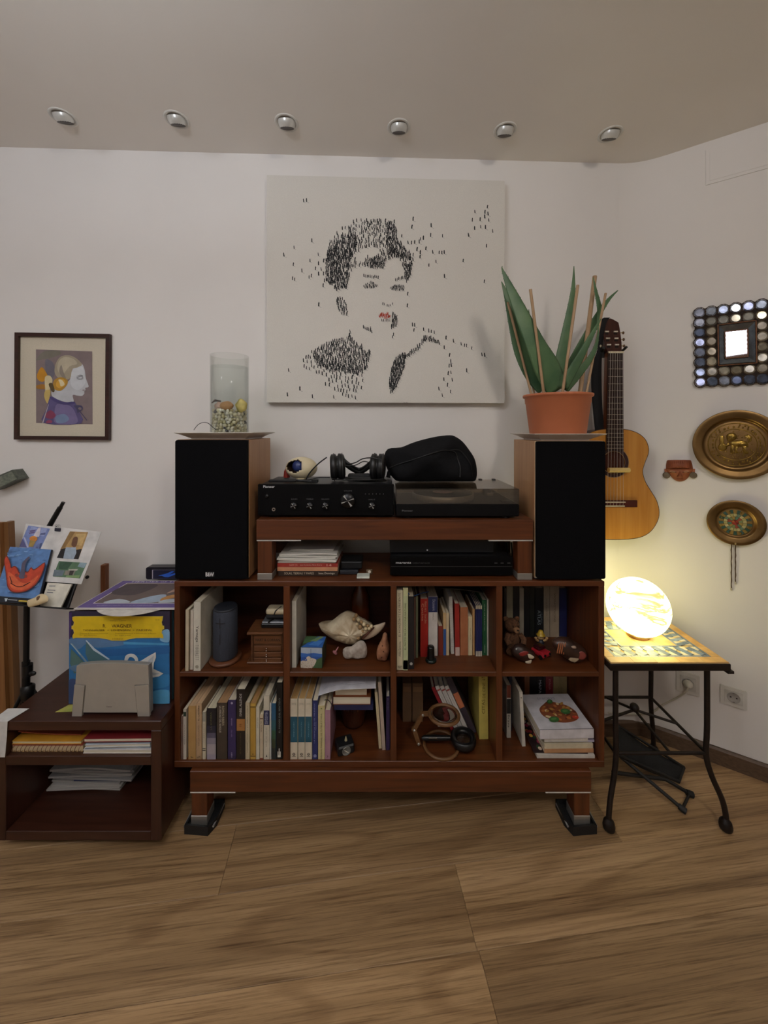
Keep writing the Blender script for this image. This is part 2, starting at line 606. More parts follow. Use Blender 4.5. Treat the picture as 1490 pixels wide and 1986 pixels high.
# ------------------------------------------------------------------ recessed ceiling spots, switched off
WHITE_METAL = M('dcd9d2', 0.45, 0.0, var=0.03)
SILVER = M('d6d5d0', 0.3, 0.35, var=0.04)
SPOT_DARK = M('3a2f2b', 0.35, 0.2)
def spot(px, py, label, flip):
    D = (H - ZC) * F / (py - HY) * -1 if False else (ZC - H) * F / (HY - py)
    c = P(px, py, D); c.z = ZC
    t = thing('ceiling_spot', label, 'spotlight', (c.x, c.y, ZC), (0, 0, 0), 'recessed ceiling spots in a row')
    R = 0.043
    MB().lathe([(R, 0.0), (R, -0.0015), (R * 0.95, -0.003), (R * 0.8, -0.0025), (R * 0.76, -0.0005)], (c.x, c.y, ZC), 28).build('trim_ring', WHITE_METAL, t)
    # swivelling eyeball: a ball cut by a flat dark lens face that looks to the room's back wall
    mb = MB()
    rb = 0.0325
    bc_ = (c.x, c.y, ZC + 0.005)
    T = Matrix.Rotation(math.radians(flip), 4, 'Z') @ Matrix.Rotation(math.radians(27), 4, 'X')
    prof = []
    for k in range(9):
        a = math.radians(4 + 36 * k / 8)
        prof.append((rb * math.cos(a - PI / 2 + PI / 2), -rb * math.sin(a)))
    vs = [(r, z) for r, z in [(rb, 0.004)] + prof]
    ax = [T @ V(a) for a in ((1, 0, 0), (0, 1, 0), (0, 0, 1))]
    mb.lathe(vs, bc_, 24, 0, ax)
    ball = mb.build('eyeball', SILVER, t)
    rl, zl = vs[-1]
    mb = MB().lathe([(rl * 1.06, zl + 0.003), (rl, zl - 0.0004), (0.0001, zl + 0.002)], bc_, 20, 0, ax)
    mb.build('lens', SPOT_DARK, t)
sp = [(123, 227), (343, 232), (556, 238), (774, 247), (980, 253), (1184, 260)]
nm = ['ceiling spot nearest the left edge, above and left of the framed profile', 'second ceiling spot from the left, above the empty wall left of the canvas',
      'third ceiling spot from the left, above the canvas left corner', 'fourth ceiling spot from the left, above the canvas centre right',
      'fifth ceiling spot from the left, above the canvas right corner', 'ceiling spot nearest the right wall, above the guitar']
for (x, y), n in zip(sp, nm):
    spot(x, y, 'silver ' + n, 0)

# ------------------------------------------------------------------ furniture in the middle
def W(h='683719', h2='48230d', axis=0, rough=0.42):
    return M(h, rough, kind='wood', scale=7.0, h2=h2, axis=axis)
WX, WZ, WY = W(axis=0), W(axis=2), W(axis=1)
STEEL = M('b7b4ae', 0.35, 0.75, 'brushed', axis=0, var=0.05)
RUBBER = M('17181a', 0.6, bump=0.1)
D0 = 1.217
SY0, SY1 = D0, 1.505
ZU, ZL = 0.5013, 0.2135                    # the two shelf floors
SX0, SX1 = -0.679, 0.714
shelf = thing('shelf_unit', 'low reddish brown cube shelf of eight open compartments filled with books', 'shelf', (0.02, 1.36, 0.193))
box(SX0, SX1, SY0, SY1, 0.779, 0.795, 0.0015).build('top_board', WX, shelf)
box(SX0, SX1, SY0, SY1, 0.193, ZL, 0.0015).build('bottom_board', WX, shelf)
for x0, x1 in ((SX0, -0.661), (0.695, SX1)):
    box(x0, x1, SY0 + 0.001, SY1, ZL, 0.779, 0.0012).build('side_panel', WZ, shelf)
DIV = ((-0.326, -0.305), (0.0215, 0.0405), (0.3635, 0.3835))
for x0, x1 in DIV:
    box(x0, x1, SY0 + 0.001, SY1 - 0.01, ZL, 0.779, 0.0012).build('divider', WZ, shelf)
XS = (-0.661,) + tuple(v for d in DIV for v in d) + (0.695,)
for i in range(4):
    box(XS[2 * i], XS[2 * i + 1], SY0 + 0.001, SY1 - 0.01, 0.4863, ZU, 0.0012).build('shelf_board', WX, shelf)
box(-0.661, 0.695, SY1 - 0.01, SY1 - 0.004, ZL, 0.779).build('back_panel', W('4a2718', '38190e'), shelf)

def bench(name, label, x0, x1, y0, y1, zt, ap, zf, lw, foot, plate, cat='bench'):
    t = thing(name, label, cat, ((x0 + x1) / 2, (y0 + y1) / 2, zf))
    box(x0, x1, y0, y1, zt - ap, zt, 0.0018).build('top_slab', WX, t)
    for sx in (0, 1):
        for sy in (0, 1):
            a = x0 + 0.004 if sx == 0 else x1 - 0.004 - lw
            b = y0 + 0.003 if sy == 0 else y1 - 0.003 - lw
            lg = box(a, a + lw, b, b + lw, zf + foot, zt - ap - 0.004, 0.001).build('leg', WZ, t)
            box(a - 0.001, a + lw + 0.001, b - 0.001, b + lw + 0.001, zf, zf + foot, 0.001).build('steel_foot', STEEL, lg)
            pw = plate
            px0 = x0 + 0.001 if sx == 0 else x1 - 0.001 - pw
            py0 = y0 + 0.001 if sy == 0 else y1 - 0.061
            box(px0, px0 + pw, py0, py0 + 0.06, zt - ap - 0.004, zt - ap - 0.0002, 0.0005).build('corner_plate', M('d8d5cf', 0.4, 0.3), t)
    return t
bench('low_bench', 'long low brown bench with steel feet carrying the book shelf', -0.622, 0.664, 1.204, 1.48, 0.1925, 0.067, 0.018, 0.05, 0.03, 0.145)
bench('riser_bench', 'small brown bench on the shelf top carrying amplifier and turntable', -0.4165, 0.487, 1.226, 1.486, 0.992, 0.066, 0.7955, 0.0465, 0.021, 0.145)

def pad(cx, cy, label, slant):
    t = thing('furniture_slider', label, 'slider', (cx, cy, 0))
    fr = Fr((cx, cy, 0), (1, 0, 0), (0, 1, 0))
    o = [(-0.043, -0.036), (0.035, -0.042), (0.05, -0.01), (0.05, 0.05), (-0.038, 0.05)]
    if slant > 0:
        o = [(-u, v) for u, v in o][::-1]
    MB().prism(o, fr, 0.0005, 0.0165).build('tray', RUBBER, t)
    L = len(o)
    for i in range(L):
        a, b = V(o[i]), V(o[(i + 1) % L])
        d = (b - a).normalized(); n = V((-d.y, d.x))
        q = [a, b, b + n * 0.0055, a + n * 0.0055]
        MB().prism([tuple(p) for p in q], fr, 0.0165, 0.029).build('rim', RUBBER, t)
    for s in (-1, 1):
        MB().tube([fr.at(s * 0.046, -0.03, 0.018), fr.at(s * 0.049, 0.045, 0.018)], 0.003, 6).build('side_clip', M('9b9a98', 0.4, 0.3), t)
pad(-0.592, 1.232, 'black rubber slider tray under the shelf bench front left foot', -1)
pad(0.634, 1.232, 'black rubber slider tray under the shelf bench front right foot', 1)
for x in (-0.592, 0.634):
    o = solo('furniture_slider', box(x - 0.036, x + 0.036, 1.415, 1.49, 0.0005, 0.0165, 0.004), RUBBER,
             'black slider under the rear %s foot of the shelf bench' % ('left' if x < 0 else 'right'), 'slider')

# ------------------------------------------------------------------ loudspeakers
CHERRY = M('b98c62', 0.4, kind='wood', scale=5.0, h2='a4764e', axis=2)
GRILLE = M('0b0b0d', 0.95, bump=0.35, scale=900, var=0.3, spec=0.12)
def speaker(x0, x1, y0, y1, z0, z1, label, badge):
    t = thing('loudspeaker', label, 'loudspeaker', ((x0 + x1) / 2, (y0 + y1) / 2, z0), group=None)
    box(x0, x1, y0 + 0.018, y1, z0, z1, 0.0012).build('cabinet', CHERRY, t)
    box(x0 + 0.0015, x1 - 0.0015, y0 + 0.014, y0 + 0.018, z0 + 0.001, z1 - 0.001).build('baffle', M('c9b79b' if not badge else '1a1a1a', 0.6), t)
    MB().prism(rrect(x0 + 0.002, x1 - 0.002, z0 + 0.003, z1 - 0.0015, 0.006), Fr((0, y0 + 0.014, 0)), 0.0, 0.013).build('grille', GRILLE, t)
    if badge:
        p = P(399, 1118, y0); q = P(415, 1110, y0)
        g = box(p.x - 0.001, q.x + 0.001, y0 + 0.0002, y0 + 0.0014, p.z - 0.001, q.z + 0.001).build('badge', M('1c1c1c', 0.5), t)
        txt('B&W', Fr((p.x, y0 + 0.0002, p.z)), q.x - p.x, q.z - p.z, M('e8e8ea', 0.4), g, bold=0.02)
    for sx in (0.03, 0.97):
        for sy in (0.1, 0.9):
            MB().cyl((x0 + (x1 - x0) * sx, y0 + (y1 - y0) * sy, z0 - 0.0035), (x0 + (x1 - x0) * sx, y0 + (y1 - y0) * sy, z0), 0.006, n=8).build('foot', RUBBER, t)
    return t
speaker(-0.6785, -0.4425, 1.218, 1.465, 0.7995, 1.2535, 'black fronted loudspeaker with wood cabinet under the glass vase', True)
speaker(0.4935, 0.7195, 1.218, 1.43, 0.7995, 1.2495, 'black fronted loudspeaker with wood cabinet under the potted aloe', False)

# ------------------------------------------------------------------ square flared dishes on the speakers
CERAMIC = M('d9d2c8', 0.3, var=0.03)
def dish(x0, x1, y0, y1, z, label):
    def ring(k, zz):
        cx, cy = (x0 + x1) / 2, (y0 + y1) / 2
        rx, ry = (x1 - x0) / 2 - k, (y1 - y0) / 2 - k
        return [(cx - rx, cy - ry, zz), (cx + rx, cy - ry, zz), (cx + rx, cy + ry, zz), (cx - rx, cy + ry, zz)]
    rings = [ring(0.034, z + 0.0005), ring(0.034, z + 0.004), ring(0.014, z + 0.0145), ring(-0.003, z + 0.0215), ring(-0.003, z + 0.0235),
             ring(0.016, z + 0.0175), ring(0.038, z + 0.007)]
    mb = MB()
    vs = [p for r in rings for p in r]
    fs = [(3, 2, 1, 0)]
    for i in range(len(rings) - 1):
        for k in range(4):
            fs.append((i * 4 + k, i * 4 + (k + 1) % 4, (i + 1) * 4 + (k + 1) % 4, (i + 1) * 4 + k))
    fs.append(tuple(range((len(rings) - 1) * 4, len(rings) * 4)))
    mb.add(vs, fs)
    return solo('square_dish', mb, CERAMIC, label, 'dish')
dish(-0.674, -0.4265, 1.214, 1.458, 1.2535, 'white square flared dish under the glass vase on left speaker')
dish(0.488, 0.715, 1.214, 1.44, 1.2495, 'white square flared dish under the terracotta pot on right speaker')

# ------------------------------------------------------------------ glass vase with water, pebbles and shells
vx, vy, vz = -0.5455, 1.33, 1.2615
vr = 0.0645
zt = P(445, 690, vy).z
vase = thing('glass_vase', 'clear glass cylinder vase of water with pebbles and shells', 'vase', (vx, vy, vz))
gm = thin('fbfcfb', 'vase_glass', 0.18)
MB().lathe([(0.0001, vz), (vr - 0.002, vz), (vr, vz + 0.002), (vr, zt - 0.001), (vr - 0.001, zt), (vr - 0.0024, zt - 0.001), (vr - 0.0024, vz + 0.006), (0.0001, vz + 0.006)],
           (vx, vy, 0), 48).build('glass_wall', gm, vase)
zw = P(445, 712, vy).z
MB().lathe([(0.0001, vz + 0.0065), (vr - 0.0026, vz + 0.0065), (vr - 0.0026, zw), (0.0001, zw)], (vx, vy, 0), 48).build('water', thin('f8faf9', 'vase_water', 0.08), vase)
rnd = random.Random(4)
zp = P(445, 797, vy).z
cols = ['e6dfc0', 'd3c9a2', 'f0ecdc', 'b9b084', '3a3848', 'ece4d0', 'a89a74', 'ddd4b8', 'c8c098', 'f4f0e2']
pm = [MB().ball((0, 0, 0), (0.0075, 0.006, 0.0048), 8, 5).build('pebble', M(c, 0.5)) for c in cols]
pdat = [o.data for o in pm]
for o in pm:
    bpy.data.objects.remove(o)
npb, z = 0, vz + 0.0105
while z < zp + 0.001:
    for rr, n in ((vr - 0.0125, 26), (vr - 0.027, 16)):
        for k in range(n):
            a = 2 * PI * (k + rnd.random() * 0.5) / n + z * 300
            if math.sin(a) > 0.45:
                continue
            o = bpy.data.objects.new('pebble', pdat[rnd.choice([0, 1, 2, 3, 5, 6, 7, 8, 9, 4] + [0, 1, 2, 7, 8])])
            COL.objects.link(o); o.parent = vase
            s = rnd.uniform(0.7, 1.2)
            o.location = (rr * math.cos(a), rr * math.sin(a), z - vz + rnd.uniform(-0.002, 0.002))
            o.rotation_euler = (rnd.uniform(0, 3), rnd.uniform(0, 3), rnd.uniform(0, 3))
            o.scale = (s, s, s)
            npb += 1
    z += 0.0098
def lump(cx, cy, cz, r, col, name, parent, k=0.12, seed=1, **kw):
    rr = random.Random(seed)
    ph = [rr.uniform(0, 6) for _ in range(6)]
    fn = lambda d: 1 + k * (math.sin(4 * d.x + ph[0]) * math.sin(3 * d.y + ph[1]) + 0.6 * math.sin(6 * d.z + ph[2] + 3 * d.x))
    return MB().ball((cx, cy, cz), r, 18, 12, fn=fn).build(name, M(col, 0.7, scale=60, bump=0.2, **kw), parent)
q = P(425, 788, 1.29); lump(q.x, q.y, q.z, (0.017, 0.012, 0.014), 'c9a99a', 'pink_shell', vase, seed=3)
q = P(440, 787, 1.285); lump(q.x, q.y, q.z, (0.024, 0.012, 0.016), 'c39468', 'brown_shell', vase, 0.06, seed=5)
q = P(468, 787, 1.30); lump(q.x, q.y, q.z, (0.021, 0.015, 0.022), 'c4b66c', 'yellow_sponge', vase, 0.1, seed=6)
q = P(421, 779, 1.31)
MB().tube([q + V((-0.018, 0, -0.004)), q + V((-0.004, -0.006, 0.004)), q + V((0.012, 0.004, 0.002))], [0.002, 0.004, 0.002], 6).build('dark_shell', M('4a413c', 0.5), vase)

zr = 1.2775
pts = [P(376, 834, 1.25), P(384, 824, 1.25), P(394, 819.5, 1.25), P(404, 821, 1.245), P(412, 828, 1.245), P(420, 834, 1.245)]
mb = MB().tube(cr([tuple(p) for p in pts], 5, False), 0.0011, 6)
mb.tube(cr([(-0.578, 1.236, 1.2705), (-0.562, 1.24, 1.2735), (-0.53, 1.238, 1.2705), (-0.51, 1.25, 1.2665)], 5, False), 0.0011, 6)
solo('thin_cord', mb, M('1c1a1a', 0.5), 'thin dark cord looped on the dish beside the vase', 'cord')

# ------------------------------------------------------------------ aloe in its pot
px_, py_ = 0.610, 1.325
pz = 1.2634
pot = thing('potted_aloe', 'aloe plant with wooden sticks in a terracotta pot', 'plant', (px_, py_, pz))
TERRA = M('c0704a', 0.55, scale=8, var=0.06, bump=0.05)
ztop = 1.409
MB().lathe([(0.0001, pz), (0.089, pz), (0.0905, pz + 0.003), (0.1045, ztop - 0.032), (0.1065, ztop - 0.03), (0.1075, ztop - 0.012), (0.1135, ztop - 0.009), (0.1145, ztop - 0.002), (0.1125, ztop),
            (0.105, ztop - 0.003), (0.1, ztop - 0.03), (0.0001, ztop - 0.03)], (px_, py_, 0), 48).build('pot', TERRA, pot)
MB().lathe([(0.0001, ztop - 0.018), (0.06, ztop - 0.02), (0.1005, ztop - 0.024)], (px_, py_, 0), 32).build('soil', M('3a2c20', 0.9, scale=90, bump=0.6, var=0.4), pot)
LEAF = M('5c7a52', 0.45, scale=14, h2='3f6141', bump=0.05)
def aloe_leaf(pix, widths, D=None, Ds=None, face=(0, -1, 0), thick=0.3):
    Ds = Ds or [D] * len(pix)
    c = [V(p) for p in cr([tuple(P(x, y, d)) for (x, y), d in zip(pix, Ds)], 5, False)]
    ws = [w[0] for w in cr([(w, 0) for w in widths], 5, False)]
    mb, vs, fs, L = MB(), [], [], len(c)
    n = 10
    for i, p in enumerate(c):
        t = (c[min(L - 1, i + 1)] - c[max(0, i - 1)]).normalized()
        sd = t.cross(V(face)).normalized()
        fw = sd.cross(t).normalized()
        w = max(ws[i], 0.0004)
        for k in range(n):                      # a gutter section: flat hollow face, rounded back
            a = 2 * PI * k / n
            u, v = math.cos(a), math.sin(a)
            v = v * (1.0 if v < 0 else 0.25)
            vs.append(p + sd * (u * w) + fw * (-v * w * thick) * -1)
    for i in range(L - 1):
        for k in range(n):
            fs.append((i * n + k, i * n + (k + 1) % n, (i + 1) * n + (k + 1) % n, (i + 1) * n + k))
    fs.append(tuple(range(n))); fs.append(tuple(range((L - 1) * n, L * n)))
    mb.add(vs, fs, 0, True)
    for i in range(4, L - 4, 2):                # soft teeth along both edges
        for k in (0, n // 2):
            a = vs[i * n + k]; t = (c[i + 1] - c[i - 1]).normalized()
            out = (a - c[i]).normalized()
            if ws[i] > 0.004:
                mb.add([a - t * 0.002 - out * 0.001, a + t * 0.002 - out * 0.001, a + out * 0.0024 + t * 0.0012, a + V((0, -0.001, 0))], [(0, 1, 2), (0, 2, 3), (1, 3, 2)])
    return mb.build('leaf', LEAF, pot)
k = 1.33 / F
aloe_leaf([(1082, 757), (1062, 715), (1040, 670), (1018, 622), (1000, 582), (984, 545), (974.5, 522), (974.5, 516)], [21 * k, 25 * k, 19 * k, 14.5 * k, 10.5 * k, 5.5 * k, 1.6 * k, 0.6 * k], Ds=[1.31, 1.29, 1.275, 1.27, 1.27, 1.27, 1.27, 1.27])
aloe_leaf([(1056, 754), (1032, 726), (1011, 682), (998, 632), (986, 582), (973, 546)], [15 * k, 15 * k, 13.5 * k, 11 * k, 7 * k, 0.8 * k], Ds=[1.34, 1.34, 1.335, 1.33, 1.33, 1.33])
aloe_leaf([(1082, 752), (1088, 705), (1098, 650), (1107, 600), (1112, 560), (1113.5, 516)], [15 * k, 13 * k, 10 * k, 7.5 * k, 4.5 * k, 0.7 * k], Ds=[1.35, 1.36, 1.37, 1.37, 1.37, 1.37])
aloe_leaf([(1094, 752), (1110, 712), (1133, 664), (1160, 612), (1180, 582), (1199, 563)], [13 * k, 13 * k, 10 * k, 6.5 * k, 3.6 * k, 0.9 * k], Ds=[1.36, 1.385, 1.4, 1.4, 1.4, 1.4])
aloe_leaf([(1092, 750), (1112, 716), (1130, 684), (1148, 650), (1166, 618)], [11 * k, 9 * k, 7 * k, 4.5 * k, 0.8 * k], Ds=[1.32, 1.31, 1.3, 1.3, 1.3])
aloe_leaf([(1094, 754), (1118, 728), (1143, 698), (1157, 668), (1162, 630)], [11 * k, 9 * k, 6 * k, 3.5 * k, 0.7 * k], Ds=[1.34, 1.33, 1.32, 1.32, 1.32])
aloe_leaf([(1160, 640), (1163, 600), (1156, 565), (1151, 538)], [3 * k, 5 * k, 3.2 * k, 0.8 * k], Ds=[1.385, 1.38, 1.375, 1.375])
aloe_leaf([(1050, 752), (1030, 720), (1022, 690), (1018, 668)], [10 * k, 8 * k, 5 * k, 0.8 * k], Ds=[1.37, 1.385, 1.39, 1.39])
aloe_leaf([(1080, 750), (1074, 722), (1071, 694)], [8 * k, 5 * k, 0.6 * k], Ds=[1.33, 1.32, 1.31])
aloe_leaf([(1030, 660), (1026, 620), (1026, 600)], [4 * k, 3 * k, 0.6 * k], Ds=[1.31, 1.315, 1.32])
STICK = M('b89a78', 0.6, kind='wood', scale=10, h2='a5835f', axis=2)
for (a, b, r, da, db) in (((1031, 765), (985, 586), 2.3, 1.335, 1.31), ((1055, 764), (1029, 561), 2.6, 1.285, 1.25), ((1091, 764), (1121, 553), 2.6, 1.27, 1.26),
                          ((1126, 758), (1154, 536), 4.2, 1.36, 1.42), ((1138, 760), (1175, 569), 2.3, 1.33, 1.35), ((1036, 762), (1031, 735), 2, 1.36, 1.37)):
    p, q = P(*a, da), P(*b, db)
    p = p + (p - q).normalized() * 0.03
    MB().cyl(p, q, r * 1.33 / F, n=10).build('stick', STICK, pot)

# ------------------------------------------------------------------ amplifier
BLK = M('09090b', 0.35, 0.0, 'brushed', var=0.3, spec=0.15)
BLKM = M('101012', 0.5, var=0.2, spec=0.3)
ay0 = 1.25
a0, a1 = P(500, 1004, ay0), P(764, 939, ay0)
AZ0 = 0.9925
amp = thing('amplifier', 'black stereo amplifier with a row of knobs on the riser bench', 'amplifier', ((a0.x + a1.x) / 2, 1.37, AZ0))
AZB = AZ0 + 0.009
box(a0.x + 0.004, a1.x - 0.004, ay0 + 0.012, 1.475, AZB, a1.z - 0.002, 0.002).build('case', M('1b1b1e', 0.38, 0.2, 'brushed', var=0.15), amp)
box(a0.x, a1.x, ay0, ay0 + 0.012, AZB - 0.001, a1.z, 0.002).build('faceplate', BLK, amp)
for x in (0.1, 0.9):
    for y in (1.28, 1.45):
        MB().cyl((a0.x + (a1.x - a0.x) * x, y, AZ0), (a0.x + (a1.x - a0.x) * x, y, AZB), 0.016, n=14).build('foot', BLKM, amp)
FK = M('77787a', 0.28, 0.9, 'brushed', var=0.4, axis=2)
def knob(px, py, rpx, name, Dk=0.012, parent=amp, y=None, mark=True):
    y = y or ay0
    c = P(px, py, y); r = rpx * y / F
    ax = ((1, 0, 0), (0, 0, 1), (0, -1, 0))
    kb = MB().lathe([(r * 1.02, 0.0), (r * 1.02, Dk * 0.75), (r * 0.93, Dk), (0.0001, Dk)], c, 28, 0, ax).build(name, M('2b2b2d', 0.3, 0.8, var=0.2), parent)
    if mark:                                     # highlights of spun metal painted as bright wedges across a dark disc
        lay = MB()
        for a in (2.2, 2.2 + PI, 0.35, 0.35 + PI):
            w = 0.16 if a in (2.2, 2.2 + PI) else 0.1
            lay.poly([c + V((0, -Dk - 0.0003, 0)), c + V((math.cos(a - w) * r * 0.9, -Dk - 0.0003, math.sin(a - w) * r * 0.9)), c + V((math.cos(a + w) * r * 0.9, -Dk - 0.0003, math.sin(a + w) * r * 0.9))])
        lay.build('painted_glint', M('c9c9c6', 0.3, 0.6), kb)
    return kb
knob(675.5, 969.5, 14, 'volume_knob', 0.02)
for x in (571, 601.5, 632, 721.5):
    knob(x, 980, 6.5, 'tone_knob', 0.012)
c = P(531, 988, ay0)
MB().lathe([(0.0058, 0), (0.0058, 0.002), (0.0035, 0.002), (0.003, 0.0005)], c, 18, 0, ((1, 0, 0), (0, 0, 1), (0, -1, 0))).build('headphone_jack', M('b9a898', 0.3, 0.7), amp)
MB().lathe([(0.006, 0), (0.006, 0.003), (0.0001, 0.003)], P(518, 962, ay0), 18, 0, ((1, 0, 0), (0, 0, 1), (0, -1, 0))).build('power_button', M('2a2a2c', 0.4, 0.5), amp)
p = P(511, 946, ay0)
txt('Pioneer', Fr((p.x, ay0, p.z)), 22 * ay0 / F, 4.6 * ay0 / F, M('e8e8e8', 0.4), amp, bold=0.02)
for i in range(6):
    c = P(709 + i * 7, 958, ay0)
    MB().cyl(c, c + V((0, -0.001, 0)), 0.0012, n=8).build('indicator', M('8c8c8c', 0.4), amp)
GT = M('6d6d6f', 0.5)
for s_, x, y, w in (('BASS', 565, 969, 12), ('TREBLE', 594, 969, 14), ('BALANCE', 624, 969, 15), ('INPUT', 715, 970, 13), ('VOLUME', 667, 953, 16)):
    p = P(x, y, ay0); txt(s_, Fr((p.x, ay0, p.z)), w * ay0 / F, 2.2 * ay0 / F, GT, amp)

# ------------------------------------------------------------------ turntable under a smoked lid
ty0, ty1 = 1.238, 1.476
t0, t1 = P(768, 1004, ty0), P(1008, 978, ty0)
tt = thing('turntable', 'black turntable with a smoked clear lid on the riser bench', 'turntable', ((t0.x + t1.x) / 2, 1.36, 0.9925))
zb = t1.z
box(t0.x, t1.x, ty0, ty1, 1.0, zb, 0.003).build('plinth', M('0b0b0d', 0.4, var=0.2, spec=0.2), tt)
for x in (0.1, 0.9):
    for y in (ty0 + 0.03, ty1 - 0.03):
        MB().cyl((t0.x + (t1.x - t0.x) * x, y, 0.9925), (t0.x + (t1.x - t0.x) * x, y, 1.0), 0.018, n=14).build('foot', BLKM, tt)
pcx, pcy = P(862, 960, 1.35).x - 0.005, 1.357
MB().lathe([(0.0001, zb), (0.108, zb), (0.11, zb + 0.004), (0.11, zb + 0.018), (0.107, zb + 0.02), (0.0001, zb + 0.02)], (pcx, pcy, 0), 56).build('platter', M('b9b4aa', 0.35, 0.6, var=0.05), tt)
rec = MB().lathe([(0.0001, zb + 0.0203), (0.105, zb + 0.0203), (0.105, zb + 0.0222), (0.0001, zb + 0.0222)], (pcx, pcy, 0), 56).build('record', M('0b0b0b', 0.25), tt)
MB().lathe([(0.0001, zb + 0.0229), (0.036, zb + 0.0226), (0.036, zb + 0.0223)], (pcx, pcy, 0), 36).build('record_label', M('a9837a', 0.6), rec)
ta = V((t1.x - 0.055, ty1 - 0.05, zb))
mb = MB().cyl(ta, ta + V((0, 0, 0.028)), 0.017, n=18)
mb.tube([ta + V((0, 0.02, 0.03)), ta + V((0, -0.03, 0.03)), ta + V((-0.004, -0.12, 0.029)), ta + V((-0.03, -0.15, 0.027))], 0.0035, 8)
mb.box(ta.x - 0.045, ta.x - 0.024, ta.y - 0.162, ta.y - 0.146, zb + 0.0235, zb + 0.031)
mb.build('tonearm', M('9c9b98', 0.3, 0.8), tt)
mb = MB().box(t1.x - 0.05, t1.x - 0.02, ty0 + 0.02, ty0 + 0.05, zb, zb + 0.006)
mb.build('control_button', M('2c2c2e', 0.4), tt)
LZ = P(888, 948, ty0).z
lid = MB()
x0, x1, y0, y1 = t0.x + 0.001, t1.x - 0.001, ty0 + 0.001, ty1 - 0.002
th = 0.0028
lid.box(x0, x1, y0, y1, LZ - th, LZ, 0.001)
lid.box(x0, x1, y0, y0 + th, zb + 0.0008, LZ - th)
lid.box(x0, x1, y1 - th, y1, zb + 0.0008, LZ - th)
lid.box(x0, x0 + th, y0 + th, y1 - th, zb + 0.0008, LZ - th)
lid.box(x1 - th, x1, y0 + th, y1 - th, zb + 0.0008, LZ - th)
lid.build('lid', thin('ebe5dc', 'smoked_acrylic', 0.5, 0.05, 0.7), tt)
p = P(780, 992, ty0)
txt('Pioneer', Fr((p.x, ty0, p.z)), 21 * ty0 / F, 3.2 * ty0 / F, M('8f8f8f', 0.4), tt)
for x in (932, 958):
    c = P(x, 931, 1.47)
    box(c.x - 0.006, c.x + 0.006, ty1 - 0.012, ty1 + 0.004, LZ - 0.004, LZ + 0.003, 0.001).build('hinge', M('4a4a4a', 0.4, 0.5), tt)

# ------------------------------------------------------------------ things on the amplifier and lid
az = a1.z
egg = thing('carved_egg', 'ivory egg with a jagged hole showing a blue ball', 'ornament', (P(585, 901, 1.40).x, 1.40, az))
ec = P(585, 901, 1.395); ec.z = az + 0.0395
rx, ry, rz = 0.0585, 0.042, 0.041
IVORY = M('d9cba8', 0.4, scale=12, var=0.05)
hole_c = V((-0.34, -0.86, 0.26)).normalized()
mb, vs, fs = MB(), [], []
nu, nv = 40, 26
idx = {}
def eggp(d, k=1.0):
    return ec + V((d.x * rx, d.y * ry, d.z * rz)) * k
for j in range(nv + 1):
    for i in range(nu):
        thh, ph = PI * j / nv, 2 * PI * i / nu
        vs.append(eggp(V((math.sin(thh) * math.cos(ph), math.sin(thh) * math.sin(ph), math.cos(thh)))))
def din(j, i):
    thh, ph = PI * (j + 0.5) / nv, 2 * PI * (i + 0.5) / nu
    return V((math.sin(thh) * math.cos(ph), math.sin(thh) * math.sin(ph), math.cos(thh)))
for j in range(nv):
    for i in range(nu):
        if din(j, i).angle(hole_c) > 0.6 + 0.05 * math.sin(5 * i):
            fs.append((j * nu + i, (j + 1) * nu + i, (j + 1) * nu + (i + 1) % nu, j * nu + (i + 1) % nu))
mb.add(vs, fs, 0, True)
sh = mb.build('shell', [IVORY, M('4a3420', 0.7)], egg)
so = sh.modifiers.new('thick', 'SOLIDIFY'); so.thickness = 0.003; so.offset = -1; so.material_offset = 1; so.material_offset_rim = 1
MB().ball(ec + V((-0.008, -0.012, 0.008)), 0.023, 20, 12).build('inner_ball', M('3a4a86', 0.3, scale=40, h2='1c2448', var=0.3), egg)
MB().lathe([(0.022, 0), (0.02, 0.004), (0.016, 0.005)], (ec.x, ec.y, az), 24).build('base_ring', IVORY, egg)
p = P(557, 913, 1.41)
solo('red_cap', MB().lathe([(0.0001, 0), (0.011, 0.0), (0.012, 0.003), (0.010, 0.024), (0.006, 0.032), (0.0001, 0.034)], (p.x - 0.004, 1.42, az + 0.0005), 20), M('a8382c', 0.45), 'small red cap standing behind the ivory egg', 'cap')
mb = MB().box(-0.094, 0.0, -0.012, 0.012, 0.002, 0.011, 0.003, T=Matrix.Translation((P(523, 930, 1.29).x + 0.094, 1.29, az)) @ Matrix.Rotation(0.05, 4, 'Z'))
p = P(600, 930, 1.3)
mb.tube(cr([(p.x - 0.06, 1.30, az + 0.004), (p.x - 0.03, 1.285, az + 0.007), (p.x, 1.29, az + 0.004), (p.x + 0.028, 1.285, az + 0.005)], 4, False), 0.004, 8)
mb.box(p.x + 0.012, p.x + 0.034, 1.277, 1.291, az + 0.0005, az + 0.012, 0.002)
solo('black_cable', mb, M('121214', 0.45), 'flat black cable and plug lying on the amplifier front left', 'cable')

